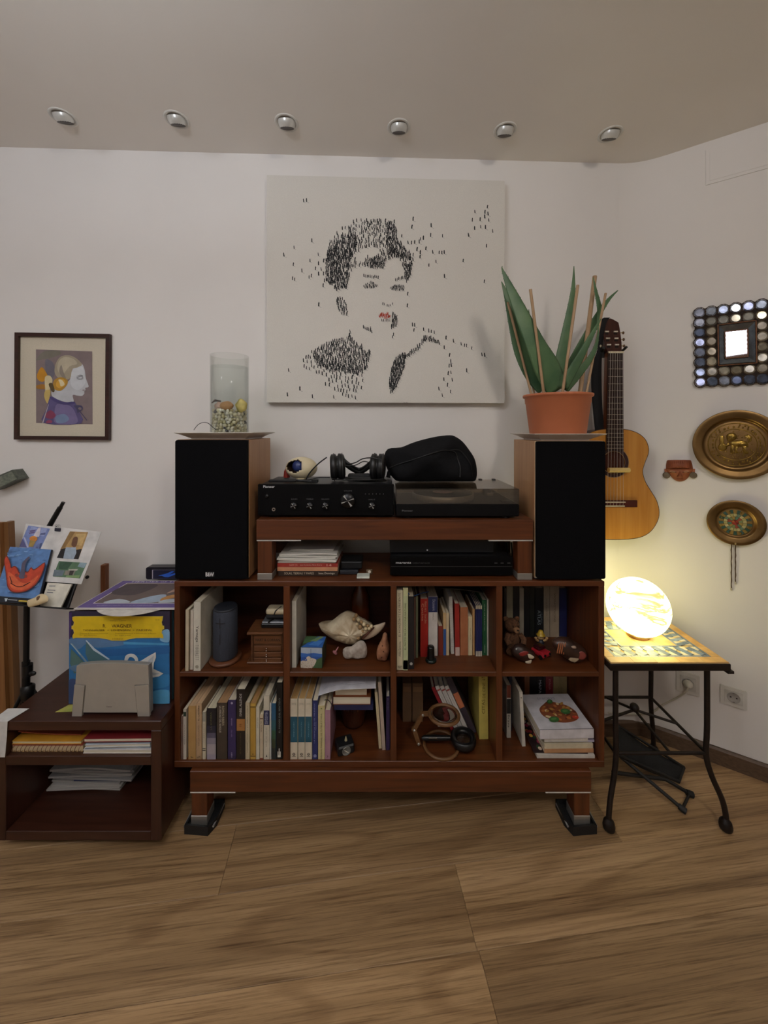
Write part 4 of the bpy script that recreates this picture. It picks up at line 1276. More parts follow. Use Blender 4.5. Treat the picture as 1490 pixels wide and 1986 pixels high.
# tall brown bottle in the dark behind
a = P(699, 1170, 1.43)
bt = thing('brown_bottle', 'tall dark brown glossy bottle standing behind the conch shell', 'bottle', (a.x, 1.435, ZU))
MB().lathe([(0.0001, 0.0005), (0.036, 0.0005), (0.038, 0.006), (0.038, 0.12), (0.036, 0.15), (0.024, 0.178), (0.0135, 0.2), (0.0125, 0.238), (0.0155, 0.24), (0.0155, 0.252), (0.0001, 0.253)], (a.x, 1.435, ZU), 28).build('glass_body', M('4b2210', 0.12, var=0.2), bt)
MB().lathe([(0.0165, 0.236), (0.0165, 0.256), (0.0001, 0.2575)], (a.x, 1.435, ZU), 20).build('cap', M('5c3522', 0.35), bt)

# ---- upper third compartment: books, pixel columns from the photograph's shelf
def hand_logo(o, w, h):
    art('hand_logo', Fr((0, -0.0004, 0)), 1, 1, [('d8d4ca', rrect(w * (0.2 + 0.2 * k), w * (0.34 + 0.2 * k), h * 0.045, h * (0.105 + 0.02 * (k % 2 + (k == 1)))  , w * 0.06)) for k in range(3)] + [('d8d4ca', rrect(w * 0.2, w * 0.74, h * 0.03, h * 0.06, w * 0.1))], o, True)
book(769.9, 781.6, 1145.5, 1299.5, ZU, 'cfc4a4', 'cream paperback at the far left of the third top compartment', 0.15, texts=[('EL HORIZONTE DE PRESENTE', 0.42, 0.97, 0.3, 0.62, '5a5242', 'up'), ('Aldo Santona', 0.17, 0.36, 0.3, 0.66, '4f4838', 'up'), ('EDAF', 0.02, 0.055, 0.2, 0.8, '5a5242')])
book(782.2, 791.8, 1140, 1300, ZU, 'aab080', 'pale green book with pink marks beside the cream paperback', 0.16, col2='c9c69a', bands=[(0.01, 0.12, '9a7a5a'), (0.0, 0.9, 'b9bf94')], texts=[('EL PACTO DE LA COCINA NATURAL', 0.25, 0.82, 0.25, 0.62, '4c4a2c', 'up')])
book(792.4, 803.4, 1157, 1298, ZU, '1d1a1c', 'black hardback with a round silver badge low on its spine', 0.15, kind='hardback_book', motif=emblem(0.075, 'a9a7a2', 0.26))
book(803.6, 806.4, 1158, 1278, ZU, '6d4a3c', 'very thin brown booklet between black hardback and grey green booklet', 0.13)
book(806.9, 811.2, 1157, 1276, ZU, '6f7358', 'thin grey green booklet left of the thick red book', 0.13)
book(815.7, 830.4, 1161.5, 1274, ZU, 'a32018', 'thick red book with gold lettering in third top compartment', 0.16, texts=[('Historia de la', 0.78, 0.96, 0.55, 0.85, 'd2a080'), ('Cocina', 0.62, 0.92, 0.15, 0.45, 'd2a080'), ('Gran Libro', 0.58, 0.74, 0.55, 0.85, 'd2a080')])
book(831, 849, 1157, 1272, ZU, 'cfc8c0', 'thick white book with navy top beside the thick red book', 0.16, bands=[(0.735, 0.995, '25305c')], texts=[('Diccionario', 0.76, 0.95, 0.45, 0.75, 'b8bccb'), ('MANUAL', 0.6, 0.72, 0.45, 0.6, '8a8478')])
book(850.6, 859.3, 1214.5, 1271, ZU, '7c3022', 'short brick red book beside the white and navy book', 0.13)
book(860, 865.6, 1189, 1271, ZU, 'c8a878', 'small book with cream top and blue lower spine', 0.12, bands=[(0.0, 0.62, '29508c')])
book(866, 871.4, 1189, 1271, ZU, 'cbb894', 'narrow cream book left of the spiral notebook', 0.13)
def spiral_note():
    d = fold(ZU, 1271)
    s = F / d
    w, h, dp = 6.6 / s, 112 / s, 0.13
    o = thing('spiral_notebook', 'white spiral bound notebook leaning among books of third top compartment', 'notebook', ((875.6 - CX) / s, d + 0.008, ZU + 0.0003), (0, -0.035, 0))
    box(0, w, 0, dp, 0, h).build('pages', M('cbc7be', 0.8, kind='pages', axis=0, scale=26), o, True)
    for k in range(30):
        z = h * (0.02 + 0.96 * k / 30)
        MB().tube([V((w * 0.5 + w * 0.55 * math.cos(a), -0.001 + 0.006 * math.sin(a), z)) for a in [2 * PI * i / 10 for i in range(10)]], 0.0006, 4, closed=True).build('wire_ring', M('bdb9b2', 0.3, 0.7), o, True)
spiral_note()
book(883.4, 892.2, 1171, 1271.5, ZU, '9c2a22', 'red paperback with a pale picture at its foot, right of spiral notebook', 0.14, -0.01, bands=[(0.0, 0.16, 'c9b0a2')])
book(893, 908, 1178, 1271, ZU, 'b0714c', 'thick orange brown book in third top compartment', 0.15, 0, col2='9a5c3a')
book(908.5, 916.2, 1196, 1271, ZU, 'cdbd98', 'short cream book right of the orange brown book', 0.12, texts=[('NOVELA', 0.4, 0.7, 0.4, 0.6, '6e6248')])
book(916.8, 921, 1181.5, 1270.5, ZU, 'b08858', 'narrow tan book left of the four navy booklets', 0.12)
for k in range(4):
    book(922.8 + 3.2 * k, 925.7 + 3.2 * k, 1174.5, 1273, ZU, '1e2554', ('first', 'second', 'third', 'fourth')[k] + ' from left of four thin navy booklets with white ends side by side', 0.12, bands=[(0.0, 0.1, 'c7bda8'), (0.93, 1.0, 'c9bd9c')], group='four navy booklets in the third top compartment')
book(935.8, 944.6, 1164, 1271, ZU, '1f5a34', 'dark green book with white lettering near right of third top compartment', 0.14, texts=[('GUÍA DE PLANTAS', 0.45, 0.93, 0.4, 0.62, 'c9d2bc'), ('VERDE', 0.05, 0.2, 0.4, 0.62, 'c9d2bc')])
book(945, 947.8, 1163, 1271.5, ZU, 'c6c1b4', 'thin white booklet at far right of third top compartment', 0.13)
# black magazine lying across the book tops, blue strap
d = 1.33
za = P(0, 1160, 1.30).z
mb = MB()
mb.grid(lambda u, v: V((0.195 + u * 0.155, 1.325 + v * 0.13, za + 0.006 + 0.012 * u * (1 - u) + 0.016 * (1 - u))), 6, 1)
mb.grid(lambda u, v: V((0.195 + u * 0.155, 1.325 + v * 0.13, za + 0.009 + 0.012 * u * (1 - u) + 0.016 * (1 - u))), 6, 1)
mb.grid(lambda u, v: V((0.195 + u * 0.155, 1.325, za + 0.006 + 0.003 * v + 0.012 * u * (1 - u) + 0.016 * (1 - u))), 6, 1)
solo('dark_magazine', mb, M('2c261f', 0.5), 'dark magazine lying across the tops of the books, third top compartment', 'magazine')
pts = [P(792.5, 1152, 1.245), P(797, 1157, 1.25), P(806, 1156.5, 1.27), P(818, 1152, 1.29), P(832, 1149, 1.31)]
mb = MB()
cp = [V(p) for p in cr([tuple(p) for p in pts], 5, False)]
mb.add([p + V((0, 0, 0.0045)) for p in cp] + [p - V((0, 0.0, 0.0005)) + V((0, 0.012, -0.002)) for p in cp], [(i, i + 1, len(cp) + i + 1, len(cp) + i) for i in range(len(cp) - 1)], 0, True)
o = solo('blue_strap', mb, M('2a5a9c', 0.5), 'blue ribbon strap draped over the black hardback', 'strap')
so = o.modifiers.new('t', 'SOLIDIFY'); so.thickness = 0.002
# small black cylinder on a round foot
cD = fold(ZU, 1286) + 0.012
a = P(836, 1284, cD)
bk = thing('black_chess_piece', 'small black turned piece on a round foot before the red book', 'ornament', (a.x, cD, ZU))
MB().lathe([(0.0001, 0.0004), (0.019, 0.0004), (0.019, 0.006), (0.016, 0.009), (0.012, 0.01)], (a.x, cD, ZU), 28).build('foot', M('14201c', 0.25), bk)
MB().lathe([(0.0125, 0.0095), (0.0115, 0.04), (0.0118, 0.046), (0.010, 0.05), (0.0001, 0.051)], (a.x, cD, ZU), 28).build('stem', M('0d0d0e', 0.3), bk)

# ---- upper right compartment: a back row of tall books, toys in front
bb = [(978.5, 982.6, '2c2420', 'narrow dark book at far left of the back row behind the teddy bear'), (983, 995.2, '8f866c', 'olive cream book behind the teddy bear head'), (995.6, 1007.4, '17171c', 'black book between two cream ones in the back row'),
      (1008, 1016.4, '9c9484', 'pale cream book right of the teddy bear'), (1017, 1027.6, '121416', 'black book in the back row left of the grey marked one'), (1028.2, 1037.4, '20241f', 'dark green black book in the back row with a pale edge'),
      (1038, 1054.4, '14171a', 'thick black book with silver marks above the toy car'), (1055, 1066.4, '9a8e78', 'beige book left of the broad beige one in the back row'),
      (1067, 1084.8, 'a3927c', 'broad beige book with vertical lettering in the back row'), (1085.6, 1100, '1d2350', 'dark blue folder at the right end of the back row')]
for i, (x0, x1, c, lb) in enumerate(bb):
    tx_ = ()
    if i == 6: tx_ = [('ATLAS', 0.25, 0.55, 0.3, 0.65, '8b979c'), ('MUNDO', 0.28, 0.5, 0.7, 0.85, '6b777c')]
    if i == 8: tx_ = [('ENCICLOPEDIA', 0.3, 0.85, 0.42, 0.6, '6a5c48', 'up')]
    if i == 7: tx_ = [('VIAJES', 0.4, 0.75, 0.4, 0.6, '6a5c48', 'up')]
    book(x0, x1, 1141 - (6 if i % 3 else 0), 1229, ZU, c, lb, 0.06, D=1.425, texts=tx_, kind='hardback_book')
TED = M('64432c', 0.95, scale=160, bump=0.8, var=0.3)
tb = thing('teddy_bear', 'brown plush teddy bear sitting at left of the top right compartment', 'teddy bear', (P(993, 1260, 1.34).x + 0.01, 1.345, ZU))
tc = P(991, 1222, 1.345)
tx0 = tc.x + 0.004
ZU += 0.0012
mb = MB().ball((tx0 + 0.004, 1.35, ZU + 0.036), (0.03, 0.027, 0.036), 18, 12)
mb.build('body', TED, tb)
hd = MB().ball((tx0 - 0.002, 1.34, ZU + 0.088), (0.027, 0.025, 0.024), 18, 12).build('head', TED, tb)
MB().ball((tx0 + 0.006, 1.317, ZU + 0.083), (0.012, 0.011, 0.010), 14, 8).build('muzzle', M('9a7250', 0.95, scale=160, bump=0.6), hd)
MB().ball((tx0 + 0.008, 1.307, ZU + 0.086), (0.004, 0.003, 0.003), 10, 6).build('nose', M('1b120c', 0.4), hd)
for s_ in (-1, 1):
    MB().ball((tx0 - 0.002 + s_ * 0.02, 1.345, ZU + 0.108), (0.0095, 0.005, 0.0095), 12, 8).build('ear', TED, hd)
    MB().ball((tx0 + 0.004 + s_ * 0.009, 1.317, ZU + 0.094), 0.0024, 8, 6).build('eye', M('0d0a08', 0.2), hd)
    MB().tube([V((tx0 + 0.004 + s_ * 0.02, 1.335, ZU + 0.058)), V((tx0 + 0.004 + s_ * 0.03, 1.322, ZU + 0.045)), V((tx0 + 0.004 + s_ * 0.024, 1.312, ZU + 0.034))], [0.010, 0.011, 0.0095], 10).build('arm', TED, tb)
    MB().tube([V((tx0 + 0.004 + s_ * 0.014, 1.34, ZU + 0.014)), V((tx0 + 0.006 + s_ * 0.022, 1.318, ZU + 0.0125)), V((tx0 + 0.008 + s_ * 0.028, 1.305, ZU + 0.0135))], [0.0125, 0.0118, 0.013], 10).build('leg', TED, tb)
ZU -= 0.0012
def painted(o_pts, Dk, front, name, label, base, parts, cat):
    fr = Fr((0, Dk, ZU))
    pl = [fr.uv(P(x, y, Dk)) for x, y in o_pts]
    zm = min(v for u, v in pl)
    pl = [(u, v - zm + 0.0005) for u, v in pl]
    t = thing(name, label, cat, (sum(p[0] for p in pl) / len(pl), Dk, ZU))
    c = (sum(p[0] for p in pl) / len(pl), sum(p[1] for p in pl) / len(pl))
    MB().inflate(cr(pl, 3), fr, front, front * 0.8, c).build('body', base, t)
    for nm_, col, pts_, lift in parts:
        q = [fr.uv(P(x, y, Dk)) for x, y in pts_]
        q = [(u, v - zm + 0.0005) for u, v in q]
        mb = MB().inflate(cr(q, 2), fr, 0.003, 0.001, w0=front * lift)
        mb.build(nm_, M(col, 0.35), t)
    return t
Dk = 1.275
painted([(992, 1268), (1000, 1259), (1012, 1258), (1022, 1264), (1032, 1270), (1038, 1280), (1034, 1287), (1022, 1291), (1008, 1288), (998, 1282), (992, 1275)], Dk, 0.022, 'painted_mask',
        'small dark carved mask with red and white patches, top right compartment', M('3d241a', 0.4, scale=20, h2='1f120d'),
        [('red_patch', '8f2a24', [(1003, 1270), (1012, 1265), (1022, 1267), (1016, 1274), (1008, 1278)], 0.86), ('white_patch', 'cfc0a6', [(1011, 1275), (1020, 1270), (1032, 1276), (1030, 1280), (1018, 1279)], 0.82),
         ('white_patch', 'c9baa2', [(1016, 1286), (1024, 1282), (1028, 1284), (1026, 1290), (1018, 1290)], 0.7), ('silver_eye', '9a9a98', [(997, 1262), (1000, 1261), (1001, 1264), (998, 1265)], 0.62)], 'mask')
painted([(1071, 1250), (1080, 1241), (1092, 1239), (1106, 1241), (1114, 1248), (1124, 1253), (1134, 1262), (1138, 1273), (1132, 1282), (1118, 1286), (1104, 1283), (1090, 1276), (1078, 1266)], Dk, 0.03, 'striped_gourd',
        'painted wooden gourd with orange stripes, right of the toy car', M('50372c', 0.3, scale=18, h2='2a1a14'),
        [('stripe', 'b06a44', [(1074 + 4 * k, 1262 - 0.6 * k), (1078 + 4 * k, 1244), (1079.4 + 4 * k, 1244), (1076 + 4 * k, 1263 + k)], 0.72) for k in range(4)] +
        [('pale_patch', 'a08a78', [(1100, 1248), (1108, 1247), (1110, 1252), (1103, 1252)], 0.93), ('red_patch', '8a4038', [(1112, 1262), (1122, 1258), (1130, 1266), (1124, 1274), (1114, 1272)], 0.86), ('cream_patch', 'b09c80', [(1096, 1274), (1106, 1268), (1118, 1270), (1108, 1280)], 0.82)], 'ornament')
cD = fold(ZU, 1281)
a = P(1056, 1280, cD)
car = thing('toy_car', 'small red toy car at the middle of the top right compartment', 'toy car', (a.x, cD + 0.02, ZU))
T = Matrix.Translation((a.x, cD + 0.028, ZU)) @ Matrix.Rotation(0.5, 4, 'Z')
CR_ = M('a8222c', 0.3)
box(-0.021, 0.021, -0.026, 0.026, 0.006, 0.022, 0.005, T=T, seg=2).build('body', CR_, car)
box(-0.017, 0.017, -0.008, 0.02, 0.0221, 0.034, 0.005, T=T, seg=2).build('cabin', M('3a1418', 0.2), car)
for sx in (-1, 1):
    for sy in (-0.016, 0.016):
        MB().cyl(T @ V((sx * 0.019, sy, 0.008)), T @ V((sx * 0.0235, sy, 0.008)), 0.0076, n=14).build('wheel', M('111111', 0.5), car)
    MB().cyl(T @ V((sx * 0.012, -0.026, 0.016)), T @ V((sx * 0.012, -0.0285, 0.016)), 0.0045, n=12).build('headlight', M('1d1a1c', 0.2), car)
cD2 = cD + 0.078
a = P(1049, 1256, cD2)
tf = thing('toy_figure', 'little toy figure in a yellow hat behind the red toy car', 'toy figure', (a.x, cD2, ZU))
MB().lathe([(0.0001, 0.0004), (0.011, 0.0004), (0.012, 0.02), (0.008, 0.028), (0.0001, 0.03)], (a.x, cD2, ZU), 18).build('body', M('1e2433', 0.4), tf)
hd = MB().ball((a.x, cD2, ZU + 0.0385), (0.0115, 0.011, 0.0105), 16, 10).build('head', M('d0aa74', 0.45), tf)
for s_ in (-1, 1):
    MB().ball((a.x + s_ * 0.004, cD2 - 0.0105, ZU + 0.041), 0.0014, 8, 5).build('eye', M('1a1410', 0.3), hd)
MB().lathe([(0.0001, 0.062), (0.006, 0.061), (0.0098, 0.054), (0.0105, 0.0475), (0.0155, 0.0462), (0.0155, 0.045), (0.0001, 0.045)], (a.x, cD2, ZU), 20).build('hat', M('c9a32c', 0.4), tf)
for s_ in (-1, 1):
    MB().tube([V((a.x + s_ * 0.009, cD2, ZU + 0.024)), V((a.x + s_ * 0.018, cD2 - 0.004, ZU + 0.03)), V((a.x + s_ * 0.02, cD2 - 0.006, ZU + 0.038))], [0.0045, 0.004, 0.0048], 8).build('arm', M('c9a06a', 0.45), tf)

# ---- lower left compartment
L1 = ZL
book(351.2, 355.4, 1389, 1481, L1, '8a6f60', 'short mottled brown pink book at the far left of the bottom left compartment', 0.13, col2='5d4c48')
book(355.6, 361.6, 1376, 1481, L1, 'c6beb0', 'thin white book with green top, second in the bottom left compartment', 0.15, bands=[(0.86, 0.95, '2c3c30')], texts=[('CUENTOS', 0.3, 0.7, 0.35, 0.6, '5a5a52')])
book(365.4, 379.9, 1369.5, 1480, L1, 'b7935e', 'thick tan paperback in the bottom left compartment', 0.17, pages='c9a680', col2='a8824f', texts=[('A', 0.03, 0.06, 0.3, 0.7, '3a2c1a')])
book(380.6, 391.4, 1365, 1480, L1, 'b99a78', 'tan paperback with dark vertical lettering left of the white one', 0.17, pages='c9a680', texts=[('EL CARTERO', 0.7, 0.97, 0.35, 0.62, '3c2e20', 'up'), ('DE LA CIUDAD', 0.25, 0.62, 0.35, 0.6, '8a7358', 'up'), ('NS', 0.02, 0.06, 0.15, 0.85, '2c2218')])
book(392.9, 399.2, 1381, 1478, L1, 'c9bda6', 'slim white book with black bands near its foot', 0.13, bands=[(0.18, 0.2, '2a2622'), (0.22, 0.235, '2a2622'), (0.8, 1.0, '9a9488')], texts=[('POEMAS', 0.45, 0.75, 0.35, 0.6, '6a6252')])
book(401.3, 419.2, 1374, 1479, L1, '1d1b22', 'glossy dark book with a misty white picture on lower spine', 0.17, pages='d6ccb0', bands=[(0.0, 0.1, '9b93a2'), (0.1, 0.3, 'a59ba0'), (0.3, 0.42, '8a8490'), (0.42, 0.52, '5a566a'), (0.52, 0.66, '2e2c3e')], texts=[('LA SOMBRA', 0.58, 0.93, 0.4, 0.55, '7c7a4c', 'up')])
book(420.6, 440.6, 1363.5, 1480, L1, '4a3f34', 'thick grey brown hardback with two lines of cream lettering', 0.18, pages='b08860', col2='39312a', texts=[('ROMAN RIBERA', 0.6, 0.95, 0.52, 0.74, 'cbbfa2'), ('LA VERDAD DEL BOSQUE', 0.48, 0.95, 0.22, 0.44, 'd6cfc0')], kind='hardback_book')
book(442.3, 457.6, 1358, 1479, L1, '3a2f5c', 'purple book with pale lettering in the bottom left compartment', 0.15, bands=[(0.0, 0.05, '2f2648')], texts=[('MEMORIAS', 0.57, 0.7, 0.42, 0.56, 'b6aed0'), ('DEL AIRE', 0.38, 0.5, 0.42, 0.56, '9a90b8'), ('LIBRO', 0.03, 0.12, 0.42, 0.58, 'c9c2dc')], motif=emblem(0.95, 'b9b4c9', 0.14))
book(458.9, 475.6, 1337, 1479, L1, '231c18', 'tall black hardback lettered Isabel Allende with a tan label', 0.16, bands=[(0.41, 0.575, 'a8743e')], texts=[('ISABEL ALLENDE', 0.62, 0.94, 0.36, 0.62, 'd9d4cc', 'up'), ('RETRATO EN SEPIA', 0.08, 0.38, 0.4, 0.55, '6c5a40', 'up'), ('★ ★', 0.47, 0.51, 0.25, 0.75, '6b4420')], kind='hardback_book')
book(476.2, 484.4, 1363, 1480, L1, 'c3b595', 'narrow cream paperback right of the tall black hardback', 0.15, texts=[('ENSAYO SOBRE LA LUCIDEZ', 0.35, 0.95, 0.38, 0.6, '5f563f'), ('SARAMAGO', 0.12, 0.3, 0.38, 0.6, '5f563f')])
book(485.6, 496.2, 1364.5, 1479, L1, 'bd9a48', 'yellow book with dark end bands in the bottom left compartment', 0.16, pages='b58a58', bands=[(0.93, 0.945, '5c4518'), (0.05, 0.065, '5c4518'), (0.06, 0.92, 'b58f3e')], texts=[('9', 0.08, 0.12, 0.35, 0.6, '4c3a14')])
book(496.8, 503.4, 1371, 1479, L1, 'cdc6b4', 'narrow white book right of the yellow one', 0.16, texts=[('RELATOS', 0.6, 0.8, 0.4, 0.6, '7a7466')])
book(504.2, 510.6, 1386, 1476, L1, 'c4b49a', 'short pinkish white book left of the tall navy labelled one', 0.12, bands=[(0.0, 0.03, '7c2c24'), (0.9, 0.92, '6e4030')], texts=[('EL TÚNEL', 0.6, 0.85, 0.3, 0.7, '55483a')])
book(511.7, 523, 1349, 1479, L1, 'cbc3b0', 'tall white book with a navy lettered label on its spine', 0.17, bands=[(0.54, 0.765, '2b2f55')], texts=[('VELÁZQUEZ', 0.555, 0.75, 0.2, 0.8, 'b9bccb'), ('Guía de arte', 0.2, 0.5, 0.38, 0.6, '8b8a76')], motif=lambda o, w, h: art('drop_mark', Fr((0, -0.0004, 0)), 1, 1, [('2a2622', [(w * 0.38, h * 0.04), (w * 0.62, h * 0.04), (w * 0.5, h * 0.08)])], o, True))
book(523.8, 526.2, 1364, 1478, L1, 'c9c9c6', 'very thin white booklet beside the teal book', 0.14)
book(526.8, 535.4, 1364.5, 1476, L1, '2a5878', 'teal blue book fading to dark green at its foot', 0.15, bands=[(0.0, 0.2, '23282a'), (0.2, 0.36, '38402c'), (0.36, 0.52, '35573f'), (0.52, 0.7, '2e5a62')])
book(536.4, 547.8, 1324, 1479, L1, '0f1011', 'tall black book with silver title and white hand logo', 0.19, texts=[('EL PODER DEL SENTIDO', 0.35, 0.8, 0.4, 0.66, '8d9490', 'up')], motif=hand_logo, kind='hardback_book')

# ---- lower second compartment
def globe(o, w, h):
    art('globe_emblem', Fr((0, -0.0004, 0)), 1, 1, [('4a443c', ell(w / 2, h * 0.085, w * 0.2, w * 0.2, 14)), ('bdb4a0', ell(w / 2, h * 0.088, w * 0.09, w * 0.09, 10)), ('4a443c', [(w * 0.25, h * 0.045), (w * 0.75, h * 0.045), (w * 0.75, h * 0.052), (w * 0.25, h * 0.052)])], o, True)
TE = [(0.285, 0.705, '1f5468')]
for i, (x0, x1, t_, lb) in enumerate(((563.2, 577.4, 'HISTORIA', 'white book with teal band, leftmost and thickest of the three'), (578.6, 591.6, 'FILOSOFÍA', 'white book with teal band, middle of the three'), (592.2, 605.2, 'LITERATURA', 'white book with teal band, rightmost of the three beside blue book'))):
    book(x0, x1, 1355.5, 1477, L1, 'd2c7b2', lb, 0.16, pages='b08a54', bands=TE, texts=[(t_, 0.37, 0.62, 0.42, 0.58, '7da6b4'), ('BIBLIOTECA', 0.9, 0.935, 0.2, 0.8, '9b927e')], group='three white and teal volumes', motif=globe, kind='hardback_book')
book(606.2, 616.6, 1359, 1474, L1, '272f66', 'navy blue paperback right of the three teal banded volumes', 0.15, texts=[('LA FAMILIA EN EL MUNDO', 0.28, 0.95, 0.3, 0.5, '9aa0c4', 'up'), ('MANUAL', 0.5, 0.65, 0.58, 0.75, '7f86b0', 'up')], motif=emblem(0.06, '8a90b4', 0.3))
book(617.2, 630.2, 1369, 1479, L1, 'c9bd8e', 'cream yellow paperback lettered about family and tutela', 0.15, texts=[('FAMILIA: MANUAL DE TUTELA Y VIDA', 0.02, 0.86, 0.38, 0.6, '57502f', 'up')], motif=emblem(0.95, '7c8a4c', 0.12))
book(630.8, 641, 1377.5, 1478, L1, 'a87f90', 'mauve pink book right of the cream yellow paperback', 0.14, texts=[('A', 0.04, 0.09, 0.35, 0.62, '5a3a4a')])
mb = MB().tube(cr([tuple(P(x, y, 1.25)) for x, y in ((626, 1363.5), (630, 1358), (637, 1358), (642, 1364), (644.5, 1370))], 5, False), 0.0013, 6)
solo('black_ribbon', mb, M('131313', 0.6), 'black page ribbon curling over the cream yellow paperback', 'ribbon')
# dark carved box carries a flat pile of books
cbx = thing('carved_jar', 'dark carved wooden jar under the flat pile of books', 'jar', (P(686, 1400, 1.38).x, 1.385, L1))
JW = M('5a2f18', 0.35, kind='wood', scale=10, h2='35190c', axis=2)
ztj = P(0, 1378, 1.26).z
jx = P(686, 1400, 1.385).x
MB().lathe([(0.0001, L1 + 0.0004), (0.038, L1 + 0.0004), (0.04, L1 + 0.01), (0.048, L1 + 0.05), (0.058, ztj - 0.045), (0.06, ztj - 0.006), (0.057, ztj), (0.0001, ztj)], (jx, 1.385, 0), 32).build('body', JW, cbx)
for k in range(9):
    an = -PI / 2 + (k - 4) * 0.3
    c_ = V((jx + 0.0555 * math.cos(an), 1.385 + 0.0555 * math.sin(an), 0))
    MB().tube([c_ + V((0, 0, L1 + 0.075)), c_ * 1.0 + V((math.cos(an) * 0.003, math.sin(an) * 0.003, ztj - 0.03))], 0.004, 6).build('carved_rib', JW, cbx)
zz0 = ztj + 0.0003
D = 1.262
hB = [P(0, y, D).z for y in (1367, 1351, 1346, 1331)]
flat_book('hardback_book', 648, 724, 0, 0, D, 0.17, '20264c', 'navy hardback lying lowest in the flat pile over the carved jar', z0=zz0, z1=hB[0], pages='20264c')
flat_book('hardback_book', 646, 719, 0, 0, D, 0.17, '7c4426', 'thick book showing cream pages in the flat pile over the jar', z0=hB[0] + 0.0004, z1=hB[1], spine=False)
flat_book('hardback_book', 650, 712, 0, 0, D + 0.004, 0.16, '8a4c28', 'smaller cream book topmost of the flat pile over the jar', z0=hB[1] + 0.0004, z1=hB[3], spine=False, pages='d3cab4')
# bent white papers sagging over the pile
wp = thing('bent_papers', 'white papers sagging over the book pile in bottom second compartment', 'papers', (P(680, 1330, 1.29).x, 1.30, hB[3]))
for k, (lf, col) in enumerate(((0.0, 'cfcdd2'), (0.004, 'c6c4cc'))):
    xa, xb = P(617, 0, 1.235).x, P(729 - 22 * k, 0, 1.235).x
    def surf(u, v, e=0.0):
        x = xa + (xb - xa) * u
        sag = 0.024 * max(0, 1 - u / 0.42) ** 1.4
        return V((x, 1.236 + 0.02 * k + v * 0.19, hB[3] + 0.0036 + lf + 0.007 * u - sag * (0.75 + 0.25 * k) + 0.02 * v * (0.4) + e))
    mb = MB().grid(lambda u, v: surf(u, v), 14, 2).grid(lambda u, v: surf(u, v, 0.0014), 14, 2).grid(lambda u, v: surf(u, 0, 0.0014 * v), 14, 1)
    mb.build('sheet', M(col, 0.75), wp)
solo('blue_folder', MB().box(P(663, 0, 1.25).x, P(712, 0, 1.25).x, 1.262, 1.42, hB[3] + 0.0004, hB[3] + 0.0013), M('26347c', 0.4), 'thin blue folder under the bent white papers', 'folder')
# compass
q = P(668, 1466, fold(L1, 1467))
cp_ = thing('square_compass', 'small black square box compass with a round dial', 'compass', (q.x, q.y + 0.02, L1))
T = Matrix.Translation((q.x, q.y + 0.022, L1 + 0.0004)) @ Matrix.Rotation(0.35, 4, 'Z')
box(-0.028, 0.028, -0.02, 0.03, 0, 0.03, 0.004, T=T).build('case', M('17181a', 0.45), cp_)
ax = [T.to_3x3() @ V(a_) for a_ in ((1, 0, 0), (0, 0, 1), (0, -1, 0))]
MB().lathe([(0.0145, 0), (0.0145, 0.002), (0.012, 0.002), (0.011, 0.0006), (0.0001, 0.0006)], T @ V((0, -0.02, 0.015)), 24, 0, ax).build('dial', M('8b8d88', 0.35, 0.5), cp_)
MB().tube([T @ V((-0.007, -0.0225, 0.02)), T @ V((0.006, -0.0225, 0.009))], 0.0012, 5).build('needle', M('d8d4c8', 0.4), cp_)
MB().lathe([(0.005, 0.03), (0.004, 0.034), (0.0018, 0.043), (0.0001, 0.044)], T @ V((0.004, 0.004, 0)), 12).build('sight', M('a59a78', 0.4), cp_)
book(735.2, 740.8, 1343, 1452, L1, 'c6b694', 'cream booklet leaning left at the right of bottom second compartment', 0.13, -0.075)
book(741.6, 748.4, 1324, 1455, L1, 'b4a392', 'beige booklet leaning left beside the purple paperback', 0.14, -0.065)
book(749.2, 756.2, 1351, 1455, L1, '362a50', 'dark purple paperback at far right of bottom second compartment', 0.14, 0, pages='cfc7b4', texts=[('EL ALMA', 0.75, 0.97, 0.4, 0.6, 'a79fc0')])

# ---- lower third compartment
for x0, x1, lb, c in ((781, 798.6, 'brown card box file, left of the pair behind the magnifier', '6f533a'), (800, 821, 'brown card box file, right of the pair behind the magnifier', '75583c')):
    D = 1.38
    a, b = P(x0, 1407, D), P(x1, 1325.5, D)
    t = thing('box_file', lb, 'box file', ((a.x + b.x) / 2, 1.42, L1))
    box(a.x, b.x, D, 1.48, L1 + 0.0004, b.z, 0.0015).build('case', M(c, 0.7, scale=15), t)
    box(a.x + 0.003, b.x - 0.003, D - 0.0006, D, b.z - 0.03, b.z - 0.012).build('label_slot', M(scaled(c, 1.25), 0.6), t)
ln = -0.43
book(878.5, 884.5, 1334, 1424, L1, '8c1f26', 'thin red booklet leaning left at front of the leaning row', 0.13, ln, D=1.325)
for k in range(3):
    book(886.5 + 9.2 * k, 894 + 9.2 * k, 1332, 1424, L1, 'cfcac4', ('left', 'middle', 'right')[k] + ' one of three white notebooks leaning left beside the thin red booklet', 0.13, ln, D=1.325, group='three white leaning notebooks', texts=[('UNIDAD', 0.6, 0.8, 0.35, 0.6, '8c8480')], bands=[(0.9, 0.93, 'a05048')])
def sticker(o, w, h):
    box(0.0002, w * 0.98, -0.0012, -0.0002, h * 0.46, h * 0.72, 0).build('orange_label', M('c07450', 0.5), o, True)
book(914.5, 925.5, 1316, 1426, L1, '3a323c', 'dark grey folder leaning left with an orange label on its spine', 0.13, ln, D=1.325, motif=sticker)
